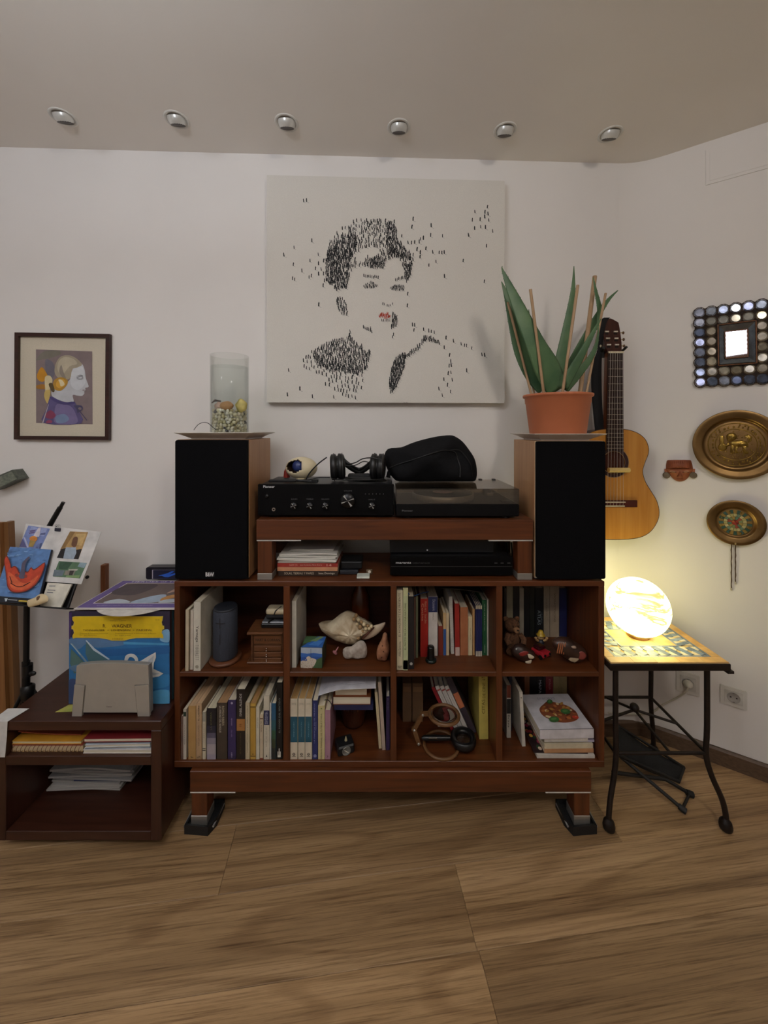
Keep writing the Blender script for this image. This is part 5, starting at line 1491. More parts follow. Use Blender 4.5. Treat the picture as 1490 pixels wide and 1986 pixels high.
book(930, 947.6, 1309, 1434, L1, 'c6b45c', 'tall yellow book lettered citas in bottom third compartment', 0.17, -0.01, texts=[('CITAS', 0.4, 0.62, 0.3, 0.65, '6a5a20', 'up'), ('DE CINE', 0.64, 0.88, 0.38, 0.7, '7c6a28', 'up'), ('¡!', 0.92, 0.97, 0.3, 0.7, '7c6a28')], kind='hardback_book')
# articulated wooden magnifier stand
OAK = M('7c5734', 0.45, kind='wood', scale=14, h2='5f4023', axis=0)
mD = 1.285
mg = thing('stand_magnifier', 'jointed wooden stand magnifier in bottom third compartment', 'magnifier', (P(830, 1460, mD).x, mD, L1))
def ringof(cx, cy, rx, ry, Dk, tilt, name, mats, r=0.006, par=None, squash=True):
    c = P(cx, cy, Dk)
    a = rx * Dk / F
    T = Matrix.Rotation(tilt, 4, 'X')
    return MB().tube([c + T @ V((a * math.cos(2 * PI * i / 30), a * math.sin(2 * PI * i / 30), 0)) for i in range(30)], r, 8, closed=True).build(name, mats, par or mg), c, a, T
ring, c, a, T = ringof(861.5, 1386, 28, 20, mD - 0.028, math.radians(-3), 'lens_ring', OAK, 0.0058)
mb = MB()
ax = [T @ V(k) for k in ((1, 0, 0), (0, 1, 0), (0, 0, 1))]
mb.lathe([(0.0001, 0.004), (a * 0.6, 0.0028), (a * 0.97, 0.0003), (a * 0.97, -0.0003), (a * 0.6, -0.0028), (0.0001, -0.004)], c, 30, 0, ax)
mb.build('lens', glass('e8e6e2', 0.02, 1.25, name='lens_glass'), ring)
base, c2, a2, T2 = ringof(856, 1449, 33, 25, 1.275, 0.0, 'base_ring', OAK, 0.0052)
base.location.z += L1 + 0.0056 - c2.z
pj = [P(832, 1384, mD - 0.01), P(820, 1384.5, mD - 0.005), P(803.5, 1414, mD - 0.005), P(812, 1448, 1.275)]
pj[3].z = L1 + 0.012
for q0, q1 in zip(pj[:-1], pj[1:]):
    d_ = (q1 - q0).normalized(); n_ = V((0, -1, 0)); s_ = d_.cross(n_)
    frj = Fr(q0, d_, s_)
    L_ = (q1 - q0).length
    MB().prism([(-0.006, -0.0065), (L_ + 0.006, -0.0065), (L_ + 0.006, 0.0065), (-0.006, 0.0065)], frj, -0.004, 0.004).build('arm', OAK, mg)
for q in (pj[1], pj[2], pj[3]):
    MB().ball(q + V((0, -0.006, 0)), (0.0045, 0.0035, 0.0045), 10, 6).build('screw', M('c2bdb4', 0.3, 0.7), mg)
q = P(859, 1404.5, mD - 0.04)
tg = box(q.x - 0.0165, q.x + 0.0165, q.y - 0.001, q.y, q.z - 0.007, q.z + 0.007).build('paper_tag', M('d6d0c6', 0.7), mg)
txt('18,00', Fr((q.x - 0.008, q.y - 0.001, q.z - 0.002)), 0.016, 0.005, M('5a5a5a', 0.6), tg)
# black hand magnifier lying through the ring
hm = thing('hand_magnifier', 'black hand magnifier lying across the wooden ring', 'magnifier', (P(880, 1450, 1.27).x, 1.27, L1))
hz = L1 + 0.0285
q0, q1 = P(818, 1440, 1.275), P(873, 1437, 1.275); q0.z = q1.z = hz
MB().tube([q0, q0 + (q1 - q0) * 0.1, q0 + (q1 - q0) * 0.5, q1], [0.004, 0.0085, 0.0095, 0.007], 12).build('handle', M('0f0f11', 0.35), hm)
cm = P(899, 1445, 1.275); cm.z = hz - 0.004
MB().lathe([(0.024, -0.011), (0.0405, -0.0115), (0.0425, -0.004), (0.0415, 0.011), (0.036, 0.0125), (0.027, 0.009), (0.024, 0.004), (0.024, -0.011)], cm, 32).build('rim', M('101012', 0.3), hm)
MB().lathe([(0.0001, 0.0045), (0.02, 0.003), (0.0245, 0.0), (0.0245, -0.001), (0.0001, -0.001)], cm, 28).build('lens', M('33231a', 0.08), hm)
mbx = box(q0.x + 0.022, q0.x + 0.05, 1.262, 1.264, hz + 0.0085, hz + 0.0105)
mbx.build('silver_mark', M('b9b4ac', 0.3, 0.6), hm)

# ---- lower right compartment
book(983, 991.2, 1329, 1431, L1, 'c2bdb2', 'white spined guide lettered Costa Brava with brick red top', 0.14, bands=[(0.76, 1.0, '6a2c1c'), (0.46, 0.74, '16181a')], texts=[('Costa Brava', 0.2, 0.74, 0.25, 0.7, '2a2a2a')])
book(987.4, 993, 1309, 1418, L1, '141a30', 'dark blue book behind the Costa Brava guide', 0.12)
book(1013.2, 1019.8, 1343, 1448, L1, 'c9c3b6', 'thin tall white hardback leaning at left of the cookbooks', 0.2, -0.055, motif=emblem(0.9, '7a7468', 0.22), kind='hardback_book')
back = [(1018, 1027.5, '7c4a2c', 'rust orange book in the back row above the cookbooks', ()), (1028.4, 1041.8, '141315', 'black book in the back row beside rust orange one', ()), (1042.4, 1053.4, '16161a', 'black book with white title label in the back row', [('MAPA', 0.52, 0.88, 0.25, 0.7, 'b9bdc4')]),
        (1054.2, 1058.4, '26211f', 'thin dark book left of the dark red one in the back row', ()), (1059, 1073, '7a222a', 'dark red book in the back row above the cookbooks', [('ITALIA', 0.62, 0.9, 0.4, 0.65, 'b98a8a')]),
        (1074, 1086.6, '9c8a5e', 'olive cream book, left of two alike in the back row', [('LOS VINOS', 0.42, 0.7, 0.72, 0.88, '4f4426')]), (1087, 1100, '9f8d62', 'olive cream book, right of two alike in the back row', [('DE MESA', 0.44, 0.7, 0.12, 0.26, '4f4426')])]
for x0, x1, c, lb, tx_ in back:
    book(x0, x1, 1310, 1395, L1, c, lb, 0.06, D=1.425, texts=tx_, kind='hardback_book')
# cookbook pile
D = 1.228
pz = [P(0, y, D).z for y in (1464.5, 1454, 1445, 1441.5, 1432.5, 1415)]
flat_book('cookbook', 1042, 1154, 0, 0, D, 0.19, 'c9c2b8', 'white cookbook lying lowest in the pile of the bottom right compartment', z0=L1 + 0.0003, z1=pz[0], pages='cfc8be')
mag = flat_book('magazine', 1036, 1140, 0, 0, D + 0.006, 0.185, '2a1a1c', 'dark floral magazine second from the bottom of the cookbook pile', z0=pz[0] + 0.0003, z1=pz[0] + 0.004, rotz=-0.02)
flat_book('cookbook', 1056, 1152, 0, 0, D + 0.004, 0.18, 'b98a62', 'orange edged cookbook in the middle of the pile', z0=pz[0] + 0.0043, z1=pz[1], rotz=0.012)
flat_book('cookbook', 1056, 1151, 0, 0, D + 0.004, 0.18, 'c9bda2', 'beige cookbook on the orange edged one', z0=pz[1] + 0.0003, z1=pz[2], rotz=0.015)
b4 = flat_book('cookbook', 1060, 1153, 0, 0, D + 0.012, 0.17, 'b9b2c6', 'lavender thin cookbook peeking out right, under the picture book', z0=pz[2] + 0.0003, z1=pz[2] + 0.007)
b5 = flat_book('cookbook', 1056, 1141, 0, 0, D + 0.004, 0.17, 'cfc9c0', 'white book with a grey brown picture edge, second from top of the pile', z0=pz[2] + 0.0075, z1=pz[4] - 0.001, rotz=0.01)
tp = flat_book('cookbook', 1047, 1153, 0, 0, D, 0.165, 'd2cfd2', 'white cookbook with a plate of food on its cover, topmost of the pile', z0=pz[4], z1=pz[5], rotz=0.03)
wT = P(1153, 0, D).x - P(1047, 0, D).x
hT = pz[5] - pz[4]
frt = Fr((-wT / 2, 0, hT), (1, 0, 0), (0, 1, 0))
rr = random.Random(11)
lay = [('3a2c26', [(0.0, 0.005), (1.0, 0.005), (1.0, 0.016), (0.0, 0.016)])]
food = cr([(0.3, 0.55), (0.42, 0.66), (0.52, 0.72), (0.66, 0.68), (0.8, 0.6), (0.86, 0.46), (0.8, 0.32), (0.62, 0.26), (0.45, 0.28), (0.3, 0.4)], 4)
lay.append(('8a4a2a', food))
for _ in range(40):
    an, rd = rr.uniform(0, 2 * PI), rr.random() ** 0.6
    u, v = 0.58 + 0.27 * rd * math.cos(an), 0.47 + 0.2 * rd * math.sin(an)
    lay.append((rr.choice(['a0562c', 'd8b880', 'c07038', 'e0c99a', '6a2f1c', 'b8863c']), ell(u, v, rr.uniform(0.02, 0.05), rr.uniform(0.012, 0.03), 8, rr.uniform(0, 3))))
for u, v, ra, rb_, an in ((0.42, 0.3, 0.085, 0.055, 0.3), (0.68, 0.46, 0.08, 0.06, 0.2), (0.53, 0.68, 0.06, 0.04, 0.8)):
    lay.append(('3c6a34', ell(u, v, ra, rb_, 14, an))); lay.append(('5a8a48', ell(u, v + 0.01, ra * 0.6, rb_ * 0.4, 12, an)))
lay.append(('c23a24', ell(0.77, 0.33, 0.05, 0.035, 14))); lay.append(('e06a48', ell(0.785, 0.345, 0.018, 0.012, 10)))
ctr_ = lambda p: (0.56 + (p[0] - 0.58) * 1.22, 0.45 + (p[1] - 0.47) * 1.3)
lay = lay[:1] + [(c_, [ctr_(p) for p in q_]) for c_, q_ in lay[1:]]
art('food_print', frt, wT, 0.165, lay, tp, True)
txt('SABORES', frt.moved(wT * 0.3, 0.165 * 0.83), wT * 0.36, 0.011, M('9a94a8', 0.6), tp, True)
art('cover_print', Fr((-(P(1141, 0, 1.232).x - P(1056, 0, 1.232).x) / 2, 0, (pz[4] - 0.001) - (pz[2] + 0.0075)), (1, 0, 0), (0, 1, 0)), P(1141, 0, 1.232).x - P(1056, 0, 1.232).x, 0.17, [('4a4038', [(0.02, 0.02), (0.98, 0.02), (0.98, 0.98), (0.02, 0.98)]), ('7c6a5c', [(0.2, 0.02), (0.6, 0.03), (0.7, 0.2), (0.3, 0.3)])], b5, True)
frs = Fr((-0.0875, 0.0, 0.004), (1, 0, 0), (0, 1, 0))
art('flower_print', frs, 0.174, 0.185, [(rr.choice(['b03a5a', 'd0a040', '6a3a6a', 'c9b09a', '2c4a2c', '8a2a2a']), ell(rr.uniform(0.02, 0.25), rr.uniform(0.04, 0.96), 0.035, 0.04, 9)) for _ in range(26)], mag, True, step=0.00001)

# ------------------------------------------------------------------ left: low cabinet on castors
DK, DKZ, DKY = W('46281c', '341a11', 0, 0.32), W('46281c', '341a11', 2, 0.32), W('46281c', '341a11', 1, 0.32)
KY0, KY1, KX0, KX1, KZ = 1.15, 1.478, -1.179, -0.681, 0.395
cab = thing('low_cabinet', 'dark mahogany low cabinet on castors with two open shelves', 'cabinet', ((KX0 + KX1) / 2, 1.31, 0.02))
kz = lambda y: H - (y - HY) * KY0 / F
kb = kz(1631)
box(KX0, KX1, KY0, KY1, KZ - 0.0295, KZ, 0.002).build('top_board', DK, cab)
box(KX0, KX0 + 0.022, KY0 + 0.0005, KY1, kb, KZ - 0.0295, 0.0015).build('side_panel', DKZ, cab)
box(KX1 - 0.032, KX1, KY0 + 0.0005, KY1, kb, KZ - 0.0295, 0.0015).build('side_panel', DKZ, cab)
KS, KB = kz(1467), kz(1613)
box(KX0 + 0.022, KX1 - 0.032, KY0 + 0.001, KY1 - 0.01, KS - 0.0285, KS, 0.0015).build('middle_shelf', DK, cab)
box(KX0 + 0.022, KX1 - 0.032, KY0 + 0.001, KY1, kb, KB, 0.0015).build('bottom_board', DK, cab)
box(KX0 + 0.022, KX1 - 0.032, KY1 - 0.009, KY1 - 0.001, KB, KZ - 0.0295).build('back_panel', M('34170f', 0.4), cab)
for x in (P(42, 0, 1.19).x, KX1 - 0.045):
    for y in (1.192, 1.44):
        ct = MB().box(x - 0.014, x + 0.014, y - 0.012, y + 0.012, 0.026, kb, 0.002).build('castor', M('141414', 0.5), cab)
        MB().cyl((x - 0.011, y, 0.0145), (x + 0.011, y, 0.0145), 0.0142, n=18).build('wheel', M('0d0d0d', 0.4), ct)

# notebooks in the upper slot
zs = KS + 0.0003
def spiralbook():
    D = 1.162
    a, b = P(21, 0, D), P(158, 0, D)
    w, dp, h = b.x - a.x, 0.2, 0.021
    o = thing('spiral_notebook', 'beige spiral notebook at the left of the cabinet upper slot', 'notebook', ((a.x + b.x) / 2, D, zs))
    box(-w / 2, w / 2, 0.004, dp, 0, 0.0015).build('back_cover', M('b89a6a', 0.6), o, True)
    box(-w / 2, w / 2, 0.006, dp - 0.002, 0.0016, h - 0.0018).build('pages', M('cdb894', 0.8, kind='pages', axis=2, scale=14), o, True)
    box(-w / 2, w / 2, 0.004, dp, h - 0.0016, h).build('cover', M('8e3f34', 0.5), o, True)
    n = 17
    for k in range(n):
        x = -w / 2 + w * (k + 0.5) / n
        MB().tube([V((x + 0.001 * math.sin(t), 0.005 - 0.008 * math.cos(t), h / 2 + h * 0.42 * math.sin(t))) for t in [2 * PI * i / 12 for i in range(12)]], 0.0011, 5, closed=True).build('wire_ring', M('8c6a52', 0.35, 0.5), o, True)
spiralbook()
flat_book('yellow_folder', 23, 157, 0, 0, 1.166, 0.21, 'c98f2c', 'yellow folder with white pages on the beige spiral notebook', z0=zs + 0.0235, z1=zs + 0.0335, pages='d8cba8', cat='folder', spine=False)
mb = MB()
a, b = P(38, 0, 1.19), P(160, 0, 1.19)
mb.grid(lambda u, v: V((a.x + (b.x - a.x) * u, 1.185 + 0.19 * v, zs + 0.036 + 0.010 * (1 - u) ** 2 + 0.004 * v)), 8, 1)
mb.grid(lambda u, v: V((a.x + (b.x - a.x) * u, 1.185 + 0.19 * v, zs + 0.039 + 0.010 * (1 - u) ** 2 + 0.004 * v)), 8, 1)
mb.grid(lambda u, v: V((a.x + (b.x - a.x) * u, 1.185, zs + 0.036 + 0.003 * v + 0.010 * (1 - u) ** 2)), 8, 1)
solo('brown_folder', mb, M('9a4a34', 0.5), 'reddish brown folder lying on the yellow folder in the cabinet', 'folder')
D = 1.16
zz_ = [zs, zs + 0.0115, zs + 0.0175, zs + 0.027, zs + 0.034, zs + 0.046]
flat_book('white_notebook', 161, 294, 0, 0, D, 0.2, 'cfc8c4', 'white notebook with a red lower cover at the bottom of the right pile', z0=zz_[0], z1=zz_[1], spine=False, cat='notebook')
flat_book('blue_grey_notebook', 166, 291, 0, 0, D + 0.004, 0.2, '8b98a8', 'blue grey notebook second from bottom of the right pile', z0=zz_[1] + 0.0003, z1=zz_[2], spine=False, cat='notebook', rotz=0.02)
flat_book('white_notebook', 166, 290, 0, 0, D + 0.002, 0.2, 'bfc4cc', 'white notebook in the middle of the right pile of the cabinet', z0=zz_[2] + 0.0003, z1=zz_[3], spine=False, cat='notebook', rotz=0.03)
flat_book('grey_notebook', 167, 291, 0, 0, D + 0.006, 0.2, '7d8894', 'slate grey notebook below the maroon one', z0=zz_[3] + 0.0003, z1=zz_[4], spine=False, cat='notebook', rotz=0.02)
flat_book('maroon_notebook', 163, 293, 0, 0, D + 0.001, 0.21, '7a2226', 'maroon covered notebook topmost of the right pile in the cabinet', z0=zz_[4] + 0.0003, z1=zz_[5], spine=False, cat='notebook', rotz=0.015)
# papers on the cabinet bottom
sheets('paper_pile', 95, 232, 1522, 1537, 1.274, 0.15, 4, 'pile of papers on the dark bottom shelf of the cabinet', 'b7b4ae', z0=KB + 0.0003, seed=8)
sheets('paper_pile', 98, 255, 1494, 0, 1.276, 0.16, 5, 'upper curling papers on the bottom shelf pile of the cabinet', 'a9a8a6', z0=KB + 0.036, seed=9, wob=0.012)
solo('blue_folder', MB().box(P(150, 0, 1.30).x, P(262, 0, 1.30).x, 1.285, 1.43, KB + 0.0285, KB + 0.0345), M('28325c', 0.5), 'blue folder between the papers on the cabinet bottom shelf', 'folder')

# white sheet folded over the cabinet's near left corner
x0, x1 = KX0 - 0.02, P(13, 0, 1.14).x
mb = MB()
mb.poly([(x0, 1.146, KZ + 0.0012), (x1 - 0.004, 1.146, KZ + 0.0012), (x1 + 0.012, 1.2, KZ + 0.0016), (x0, 1.2, KZ + 0.0016)])
mb.poly([(x0, 1.146, KZ + 0.0012), (x1 - 0.004, 1.146, KZ + 0.0012), (x1 - 0.006, 1.146, KZ - 0.045), (x1 - 0.012, 1.146, KZ - 0.107), (x0, 1.146, KZ - 0.107)])
o = solo('white_sheet', mb, M('d8d6d2', 0.7), 'white paper sheet folded over the cabinet top at far left', 'paper')
so = o.modifiers.new('t', 'SOLIDIFY'); so.thickness = 0.0008; so.offset = 1

# ------------------------------------------------------------------ records on the cabinet
def sleeve(name, x0, x1, y, z0, z1, t, label, cov='20202c'):
    o = thing(name, label, 'record', ((x0 + x1) / 2, y, z0))
    box(x0, x1, y, y + t, z0, z1, 0.001).build('sleeve', M(cov, 0.45), o)
    return o
z0 = KZ + 0.0005
RT = 0.6975
LPY = 1.2235
sx0, sx1 = P(134, 0, LPY).x, P(329.5, 0, LPY).x
wag = sleeve('opera_record', sx0, sx1, LPY, z0, RT - 0.003, 0.005, 'front record sleeve lettered R. Wagner with a swan and yellow banner', '2b2438')
fw, fh = sx1 - sx0, RT - 0.003 - z0
frw = Fr((sx0, LPY, z0))
Bx = lambda px: (px - 83) / (1297 - 83)                 # zoomed crop columns and rows to 0..1 of the sleeve
By = lambda py: (1780 - py) / (1780 - 680)
def zp_(pts): return [(Bx(x), By(y)) for x, y in pts]
lay = [('2f2840', [(0, 0), (1, 0), (1, 1), (0, 1)]), ('2f73ad', zp_([(83, 990), (1200, 990), (1290, 900), (1297, 1780), (83, 1780)])),
       ('46306a', zp_([(83, 690), (120, 690), (100, 1000), (83, 1100)])), ('5b7fa8', cr(zp_([(83, 1010), (300, 1000), (700, 1020), (740, 1080), (420, 1110), (300, 1060), (200, 1130), (90, 1060)]), 4)),
       ('2a64a0', cr(zp_([(400, 1130), (800, 1120), (1290, 1090), (1290, 1180), (800, 1200), (500, 1210)]), 4)), ('4f9ccc', zp_([(740, 1040), (1290, 1060), (1290, 1080), (740, 1070)])),
       ('7fb0d4', cr(zp_([(1210, 910), (1290, 900), (1290, 1040), (1180, 1020)]), 4)), ('3b86bf', cr(zp_([(1060, 1480), (1290, 1430), (1290, 1560), (1080, 1600)]), 4)),
       ('5aa6d2', cr(zp_([(1080, 1640), (1290, 1620), (1290, 1775), (1080, 1775)]), 4)), ('2b5f96', zp_([(83, 1500), (300, 1480), (400, 1700), (83, 1700)])),
       ('7d93a4', zp_([(100, 1050), (130, 1060), (360, 1340), (330, 1340)])), ('4c7078', zp_([(290, 1040), (560, 1250), (330, 1290), (285, 1180)])),
       ('50706c', zp_([(110, 1120), (330, 1340), (150, 1420), (100, 1300)])), ('c5d2dc', zp_([(285, 1020), (300, 1020), (400, 1120), (580, 1245), (560, 1252), (380, 1140)])),
       ('a9c0cc', zp_([(105, 1060), (120, 1060), (230, 1190), (220, 1195)])), ('3a4c74', cr(zp_([(83, 1500), (200, 1520), (180, 1775), (83, 1775)]), 4)),
       ('5a7c9c', cr(zp_([(90, 1340), (260, 1300), (420, 1330), (200, 1400)]), 4))]
sw = 'e4e2dc'
lay += [(sw, cr(zp_([(755, 1255), (770, 1205), (815, 1180), (870, 1185), (912, 1225), (920, 1270), (915, 1300), (885, 1300), (880, 1250), (850, 1222), (815, 1222), (795, 1255), (770, 1270)]), 4)),
        (sw, zp_([(905, 1280), (960, 1260), (1040, 1210), (1132, 1160), (1135, 1225), (1110, 1290), (1105, 1360), (1160, 1385), (1225, 1415), (1170, 1450), (1090, 1465), (1000, 1470), (900, 1400)])),
        ('c4c9cc', zp_([(1040, 1260), (1110, 1200), (1100, 1280), (1060, 1330)])), ('bcc3c8', zp_([(1080, 1400), (1180, 1415), (1100, 1440)]))]
bn = [(130, 740), (160, 730), (480, 728), (560, 722), (780, 722), (860, 730), (1190, 730), (1222, 728), (1215, 780), (1205, 800), (1215, 840), (1235, 845), (1235, 885), (1215, 890), (1205, 930), (1222, 955), (1225, 995), (1190, 990), (900, 992), (820, 1005), (760, 1022), (600, 1022), (540, 1005), (450, 992), (170, 990), (135, 1000), (130, 965), (150, 930), (140, 890), (120, 885), (120, 845), (140, 840), (150, 800), (130, 775)]
lay += [('d8c05a', zp_(bn)), ('e2c018', zp_([(x + (8 if x < 660 else -8), y + (8 if y < 860 else -8)) for x, y in bn]))]
art('cover_print', frw, fw, fh, lay, wag)
INK, INK2 = M('5a3c14', 0.6), M('8a6a20', 0.6)
def wt(s, x0, x1, y0, y1, m=INK, b=0.0):
    u0, v0 = Bx(x0), By(y1)
    txt(s, frw.moved(u0 * fw, v0 * fh), (Bx(x1) - u0) * fw, (By(y0) - v0) * fh, m, wag, w0=0.0042, bold=b)
wt('R.', 502, 540, 824, 864); wt('WAGNER', 606, 852, 824, 864)
wt('TANNHÄUSER', 262, 525, 880, 906); wt('-', 556, 572, 892, 896); wt('LOHENGRIN', 602, 830, 882, 906); wt('-', 864, 880, 892, 896); wt('PARSIFAL', 908, 1096, 882, 906)
wt('Orquesta de Conciertos Lamoureux', 226, 565, 926, 942, INK2); wt('Dir.: Igor Markevitch', 226, 428, 950, 966, INK2)
wt('Orquesta Sinfónica de la Radiodifusión de Baviera', 648, 1140, 926, 942, INK2); wt('Dir.: Eugen Jochum', 648, 838, 950, 966, INK2)
wt('STEREO', 612, 745, 990, 1006, INK2); wt('Deutsche', 632, 722, 758, 768, INK2); wt('Grammophon Gesellschaft', 584, 778, 774, 790, INK2); wt('136 228', 1130, 1180, 764, 778, INK2)
rr = random.Random(5)
cv = ['5a3a30', '2f4a52', '8a7a60', '3a2a44', '6a2a2a', '20262e', 'a39a88', '2a3a2a', '4a4a58', '7a5a38', '33262a']
ORD = 'first second third fourth fifth sixth seventh eighth ninth tenth eleventh twelfth thirteenth fourteenth fifteenth sixteenth seventeenth eighteenth nineteenth twentieth last'.split()
CNM = ('brown', 'dark teal', 'khaki', 'dark violet', 'dark red', 'near black', 'light grey', 'dark green', 'slate', 'tan', 'plum')
y = LPY + 0.0065
i = 0
while y < LPY + 0.2 and i < 20:
    t = rr.choice([0.008, 0.010, 0.012])
    dx = rr.uniform(-0.004, 0.004)
    sleeve('record_sleeve', sx0 + 0.008 + dx, min(-0.684, sx1 - 0.002 + dx), y, z0, RT - 0.004 - rr.uniform(0, 0.006), t,
           '%s record sleeve behind the swan cover, counted from the front, %s edge' % (ORD[i], CNM[i % len(cv)]), cv[i % len(cv)])['group'] = 'record sleeves in the row behind the swan cover'
    y += t + 0.0012
    i += 1
# record cover lying on top with its white inner sleeve slipping out
zt2 = RT
isl = MB()
ring_ = [(0.0, 0.0)]
cxi = (P(237, 0, 1.2).x)
fri = Fr((cxi, 1.333, zt2), (1, 0, 0), (0, 1, 0))
isl.prism(ell(0, 0, 0.148, 0.148, 48), fri, 0.0003, 0.0018)
solo('inner_sleeve', isl, M('d2cec6', 0.7), 'round white inner sleeve slipping out over the swan record', 'record sleeve')
tz0, tz1 = zt2 + 0.0022, zt2 + 0.0065
tx0, tx1 = P(143, 0, 1.2235).x, -0.680
TY0, TY1 = 1.2235, 1.4515
tpr = thing('jazz_record', 'purple bordered record cover lying flat on the row of records', 'record', ((tx0 + tx1) / 2, 1.33, tz0))
box(tx0, tx1, TY0, TY1, tz0, tz1, 0.0008).build('sleeve', M('cfc8c4', 0.5), tpr)
frt2 = Fr((tx0, TY0, tz1), (1, 0, 0), (0, 1, 0))
tw, td = tx1 - tx0, TY1 - TY0
lay = [('6a5a94', [(0.012, 0.03), (0.99, 0.03), (0.99, 0.99), (0.012, 0.99)]), ('e4dfdc', [(0.1, 0.16), (0.93, 0.16), (0.985, 0.28), (0.985, 0.9), (0.1, 0.9)]),
       ('6e605c', [(0.11, 0.175), (0.925, 0.175), (0.978, 0.285), (0.978, 0.885), (0.11, 0.885)]),
       ('52484a', cr([(0.12, 0.5), (0.4, 0.45), (0.5, 0.8), (0.3, 0.87), (0.13, 0.8)], 4)),
       ('9fb0c4', cr([(0.48, 0.18), (0.52, 0.3), (0.62, 0.42), (0.72, 0.46), (0.76, 0.36), (0.74, 0.2)], 4)), ('b9c2cc', cr([(0.2, 0.18), (0.28, 0.3), (0.4, 0.26), (0.46, 0.18)], 4)),
       ('c2a08c', cr([(0.72, 0.5), (0.78, 0.56), (0.83, 0.66), (0.83, 0.78), (0.79, 0.82), (0.75, 0.76), (0.74, 0.64)], 4)), ('e3d4c8', cr([(0.76, 0.6), (0.8, 0.6), (0.815, 0.68), (0.785, 0.68)], 4)), ('ead8cc', cr([(0.73, 0.72), (0.78, 0.76), (0.76, 0.79)], 4)),
       ('c08a50', cr([(0.74, 0.33), (0.8, 0.44), (0.92, 0.48), (0.975, 0.44), (0.95, 0.36), (0.84, 0.32), (0.76, 0.24)], 4)), ('d6a86a', cr([(0.8, 0.4), (0.9, 0.45), (0.95, 0.42), (0.88, 0.38)], 4)),
       ('b2bcc4', cr([(0.76, 0.18), (0.8, 0.28), (0.9, 0.3), (0.94, 0.22), (0.9, 0.18)], 4))]
art('cover_print', frt2, tw, td, lay, tpr)
txt('HEROES of TODAY', frt2.moved(tw * 0.14, td * 0.925), tw * 0.72, td * 0.045, M('e2dce4', 0.6), tpr, w0=0.001)
txt('Charlie Parker', frt2.moved(tw * 0.72, td * 0.83), tw * 0.2, td * 0.035, M('d8d0b8', 0.6), tpr, w0=0.002)
txt('Orchestra', frt2.moved(tw * 0.78, td * 0.77), tw * 0.15, td * 0.03, M('c4bca8', 0.6), tpr, w0=0.002)
txt('RECORDED IN CONCERT WITH HIS ALL STARS QUINTET', frt2.moved(tw * 0.18, td * 0.075), tw * 0.56, td * 0.028, M('b4a8cc', 0.6), tpr, w0=0.001)
# dark rounded box with neon print behind
by = 1.462
bx0, bx1 = P(283, 0, by).x, -0.684
bz0, bz1 = tz1 + 0.0006, P(0, 1100, by).z
nb = thing('neon_box', 'dark rounded case with blue and pink neon print behind the records', 'case', ((bx0 + bx1) / 2, by, bz0))
frn = Fr((bx0, by, bz0))
bw, bh = bx1 - bx0, bz1 - bz0
MB().prism(rrect(0, bw, 0, bh, 0.008), frn, -0.03, 0.0).build('body', M('1b1822', 0.35), nb)
art('neon_print', frn, bw, bh, [('a9a4b0', rrect(0.10, 0.99, 0.05, 0.78, 0.02)), ('191a38', rrect(0.115, 0.985, 0.06, 0.76, 0.02)), ('2f6ad8', [(0.2, 0.3), (0.34, 0.5), (0.42, 0.68), (0.46, 0.66), (0.38, 0.4), (0.52, 0.58), (0.55, 0.55), (0.36, 0.18), (0.3, 0.2), (0.26, 0.3)]), ('7a2a5c', [(0.6, 0.08), (0.98, 0.1), (0.98, 0.3), (0.7, 0.2)]), ('c02a6a', [(0.74, 0.6), (0.9, 0.62), (0.9, 0.7), (0.76, 0.68)])], nb)
txt('neon', frn.moved(bw * 0.68, bh * 0.85), bw * 0.25, bh * 0.06, M('8a8890', 0.5), nb)
a, b = P(201, 1176, 1.47), P(210, 1093, 1.47)
solo('wooden_slat', MB().box(a.x, b.x, 1.452, 1.476, KZ + 0.0005, b.z, 0.002), M('8a5230', 0.5, kind='wood', h2='744222', axis=2), 'upright brown wooden slat standing behind the records', 'slat')
# green leaflet under the front record
lf = [P(107, 1382, 1.188), P(138, 1374, 1.2), P(150, 1378, 1.19)]
mb = MB().poly([(P(107, 0, 1.186).x, 1.186, KZ + 0.0003), (P(160, 0, 1.2).x, 1.19, KZ + 0.0003), (P(160, 0, 1.225).x, 1.2205, KZ + 0.0003), (P(134, 0, 1.218).x, 1.218, KZ + 0.0003)])
o = solo('green_leaflet', mb, M('8f9a4a', 0.6, scale=18, h2='c2b95c', var=0.2), 'yellow green leaflet poking out under the swan record', 'leaflet')
so = o.modifiers.new('t', 'SOLIDIFY'); so.thickness = 0.0006; so.offset = 1

# ------------------------------------------------------------------ silver flatbed device standing upright
ALU = M('b3aea5', 0.38, 0.35, var=0.02)
sD = 1.172
frs = Fr((0, sD, KZ + 0.0004))
def sp(x, y):
    p = P(x, y, sD); return (p.x, p.z - KZ - 0.0004)
sc = thing('silver_scanner', 'silver flat scanner standing upright before the swan record', 'scanner', (P(217, 0, sD).x, sD + 0.02, KZ))
ol = [sp(142, 1387), sp(146, 1330), sp(149, 1290), sp(170, 1287), sp(200, 1285.5), sp(230, 1285.5), sp(262, 1287), sp(288, 1289), sp(290, 1330), sp(290.5, 1387)]
ol = [(u, max(0.006, v)) for u, v in ol]
mid = [p for p in ol]
MB().prism([(u, v * 0.985) for u, v in ol], frs, -0.017, -0.004).build('shell', M('9b978f', 0.4, 0.3, var=0.02), sc)
panel = [sp(161, 1379), sp(164, 1350), sp(167, 1328), sp(168, 1300), (sp(152, 1291)), sp(170, 1287.5), sp(200, 1286), sp(230, 1286), sp(262, 1287.5), sp(286, 1290), sp(262, 1300), sp(263, 1330), sp(266, 1350), sp(268, 1379)]
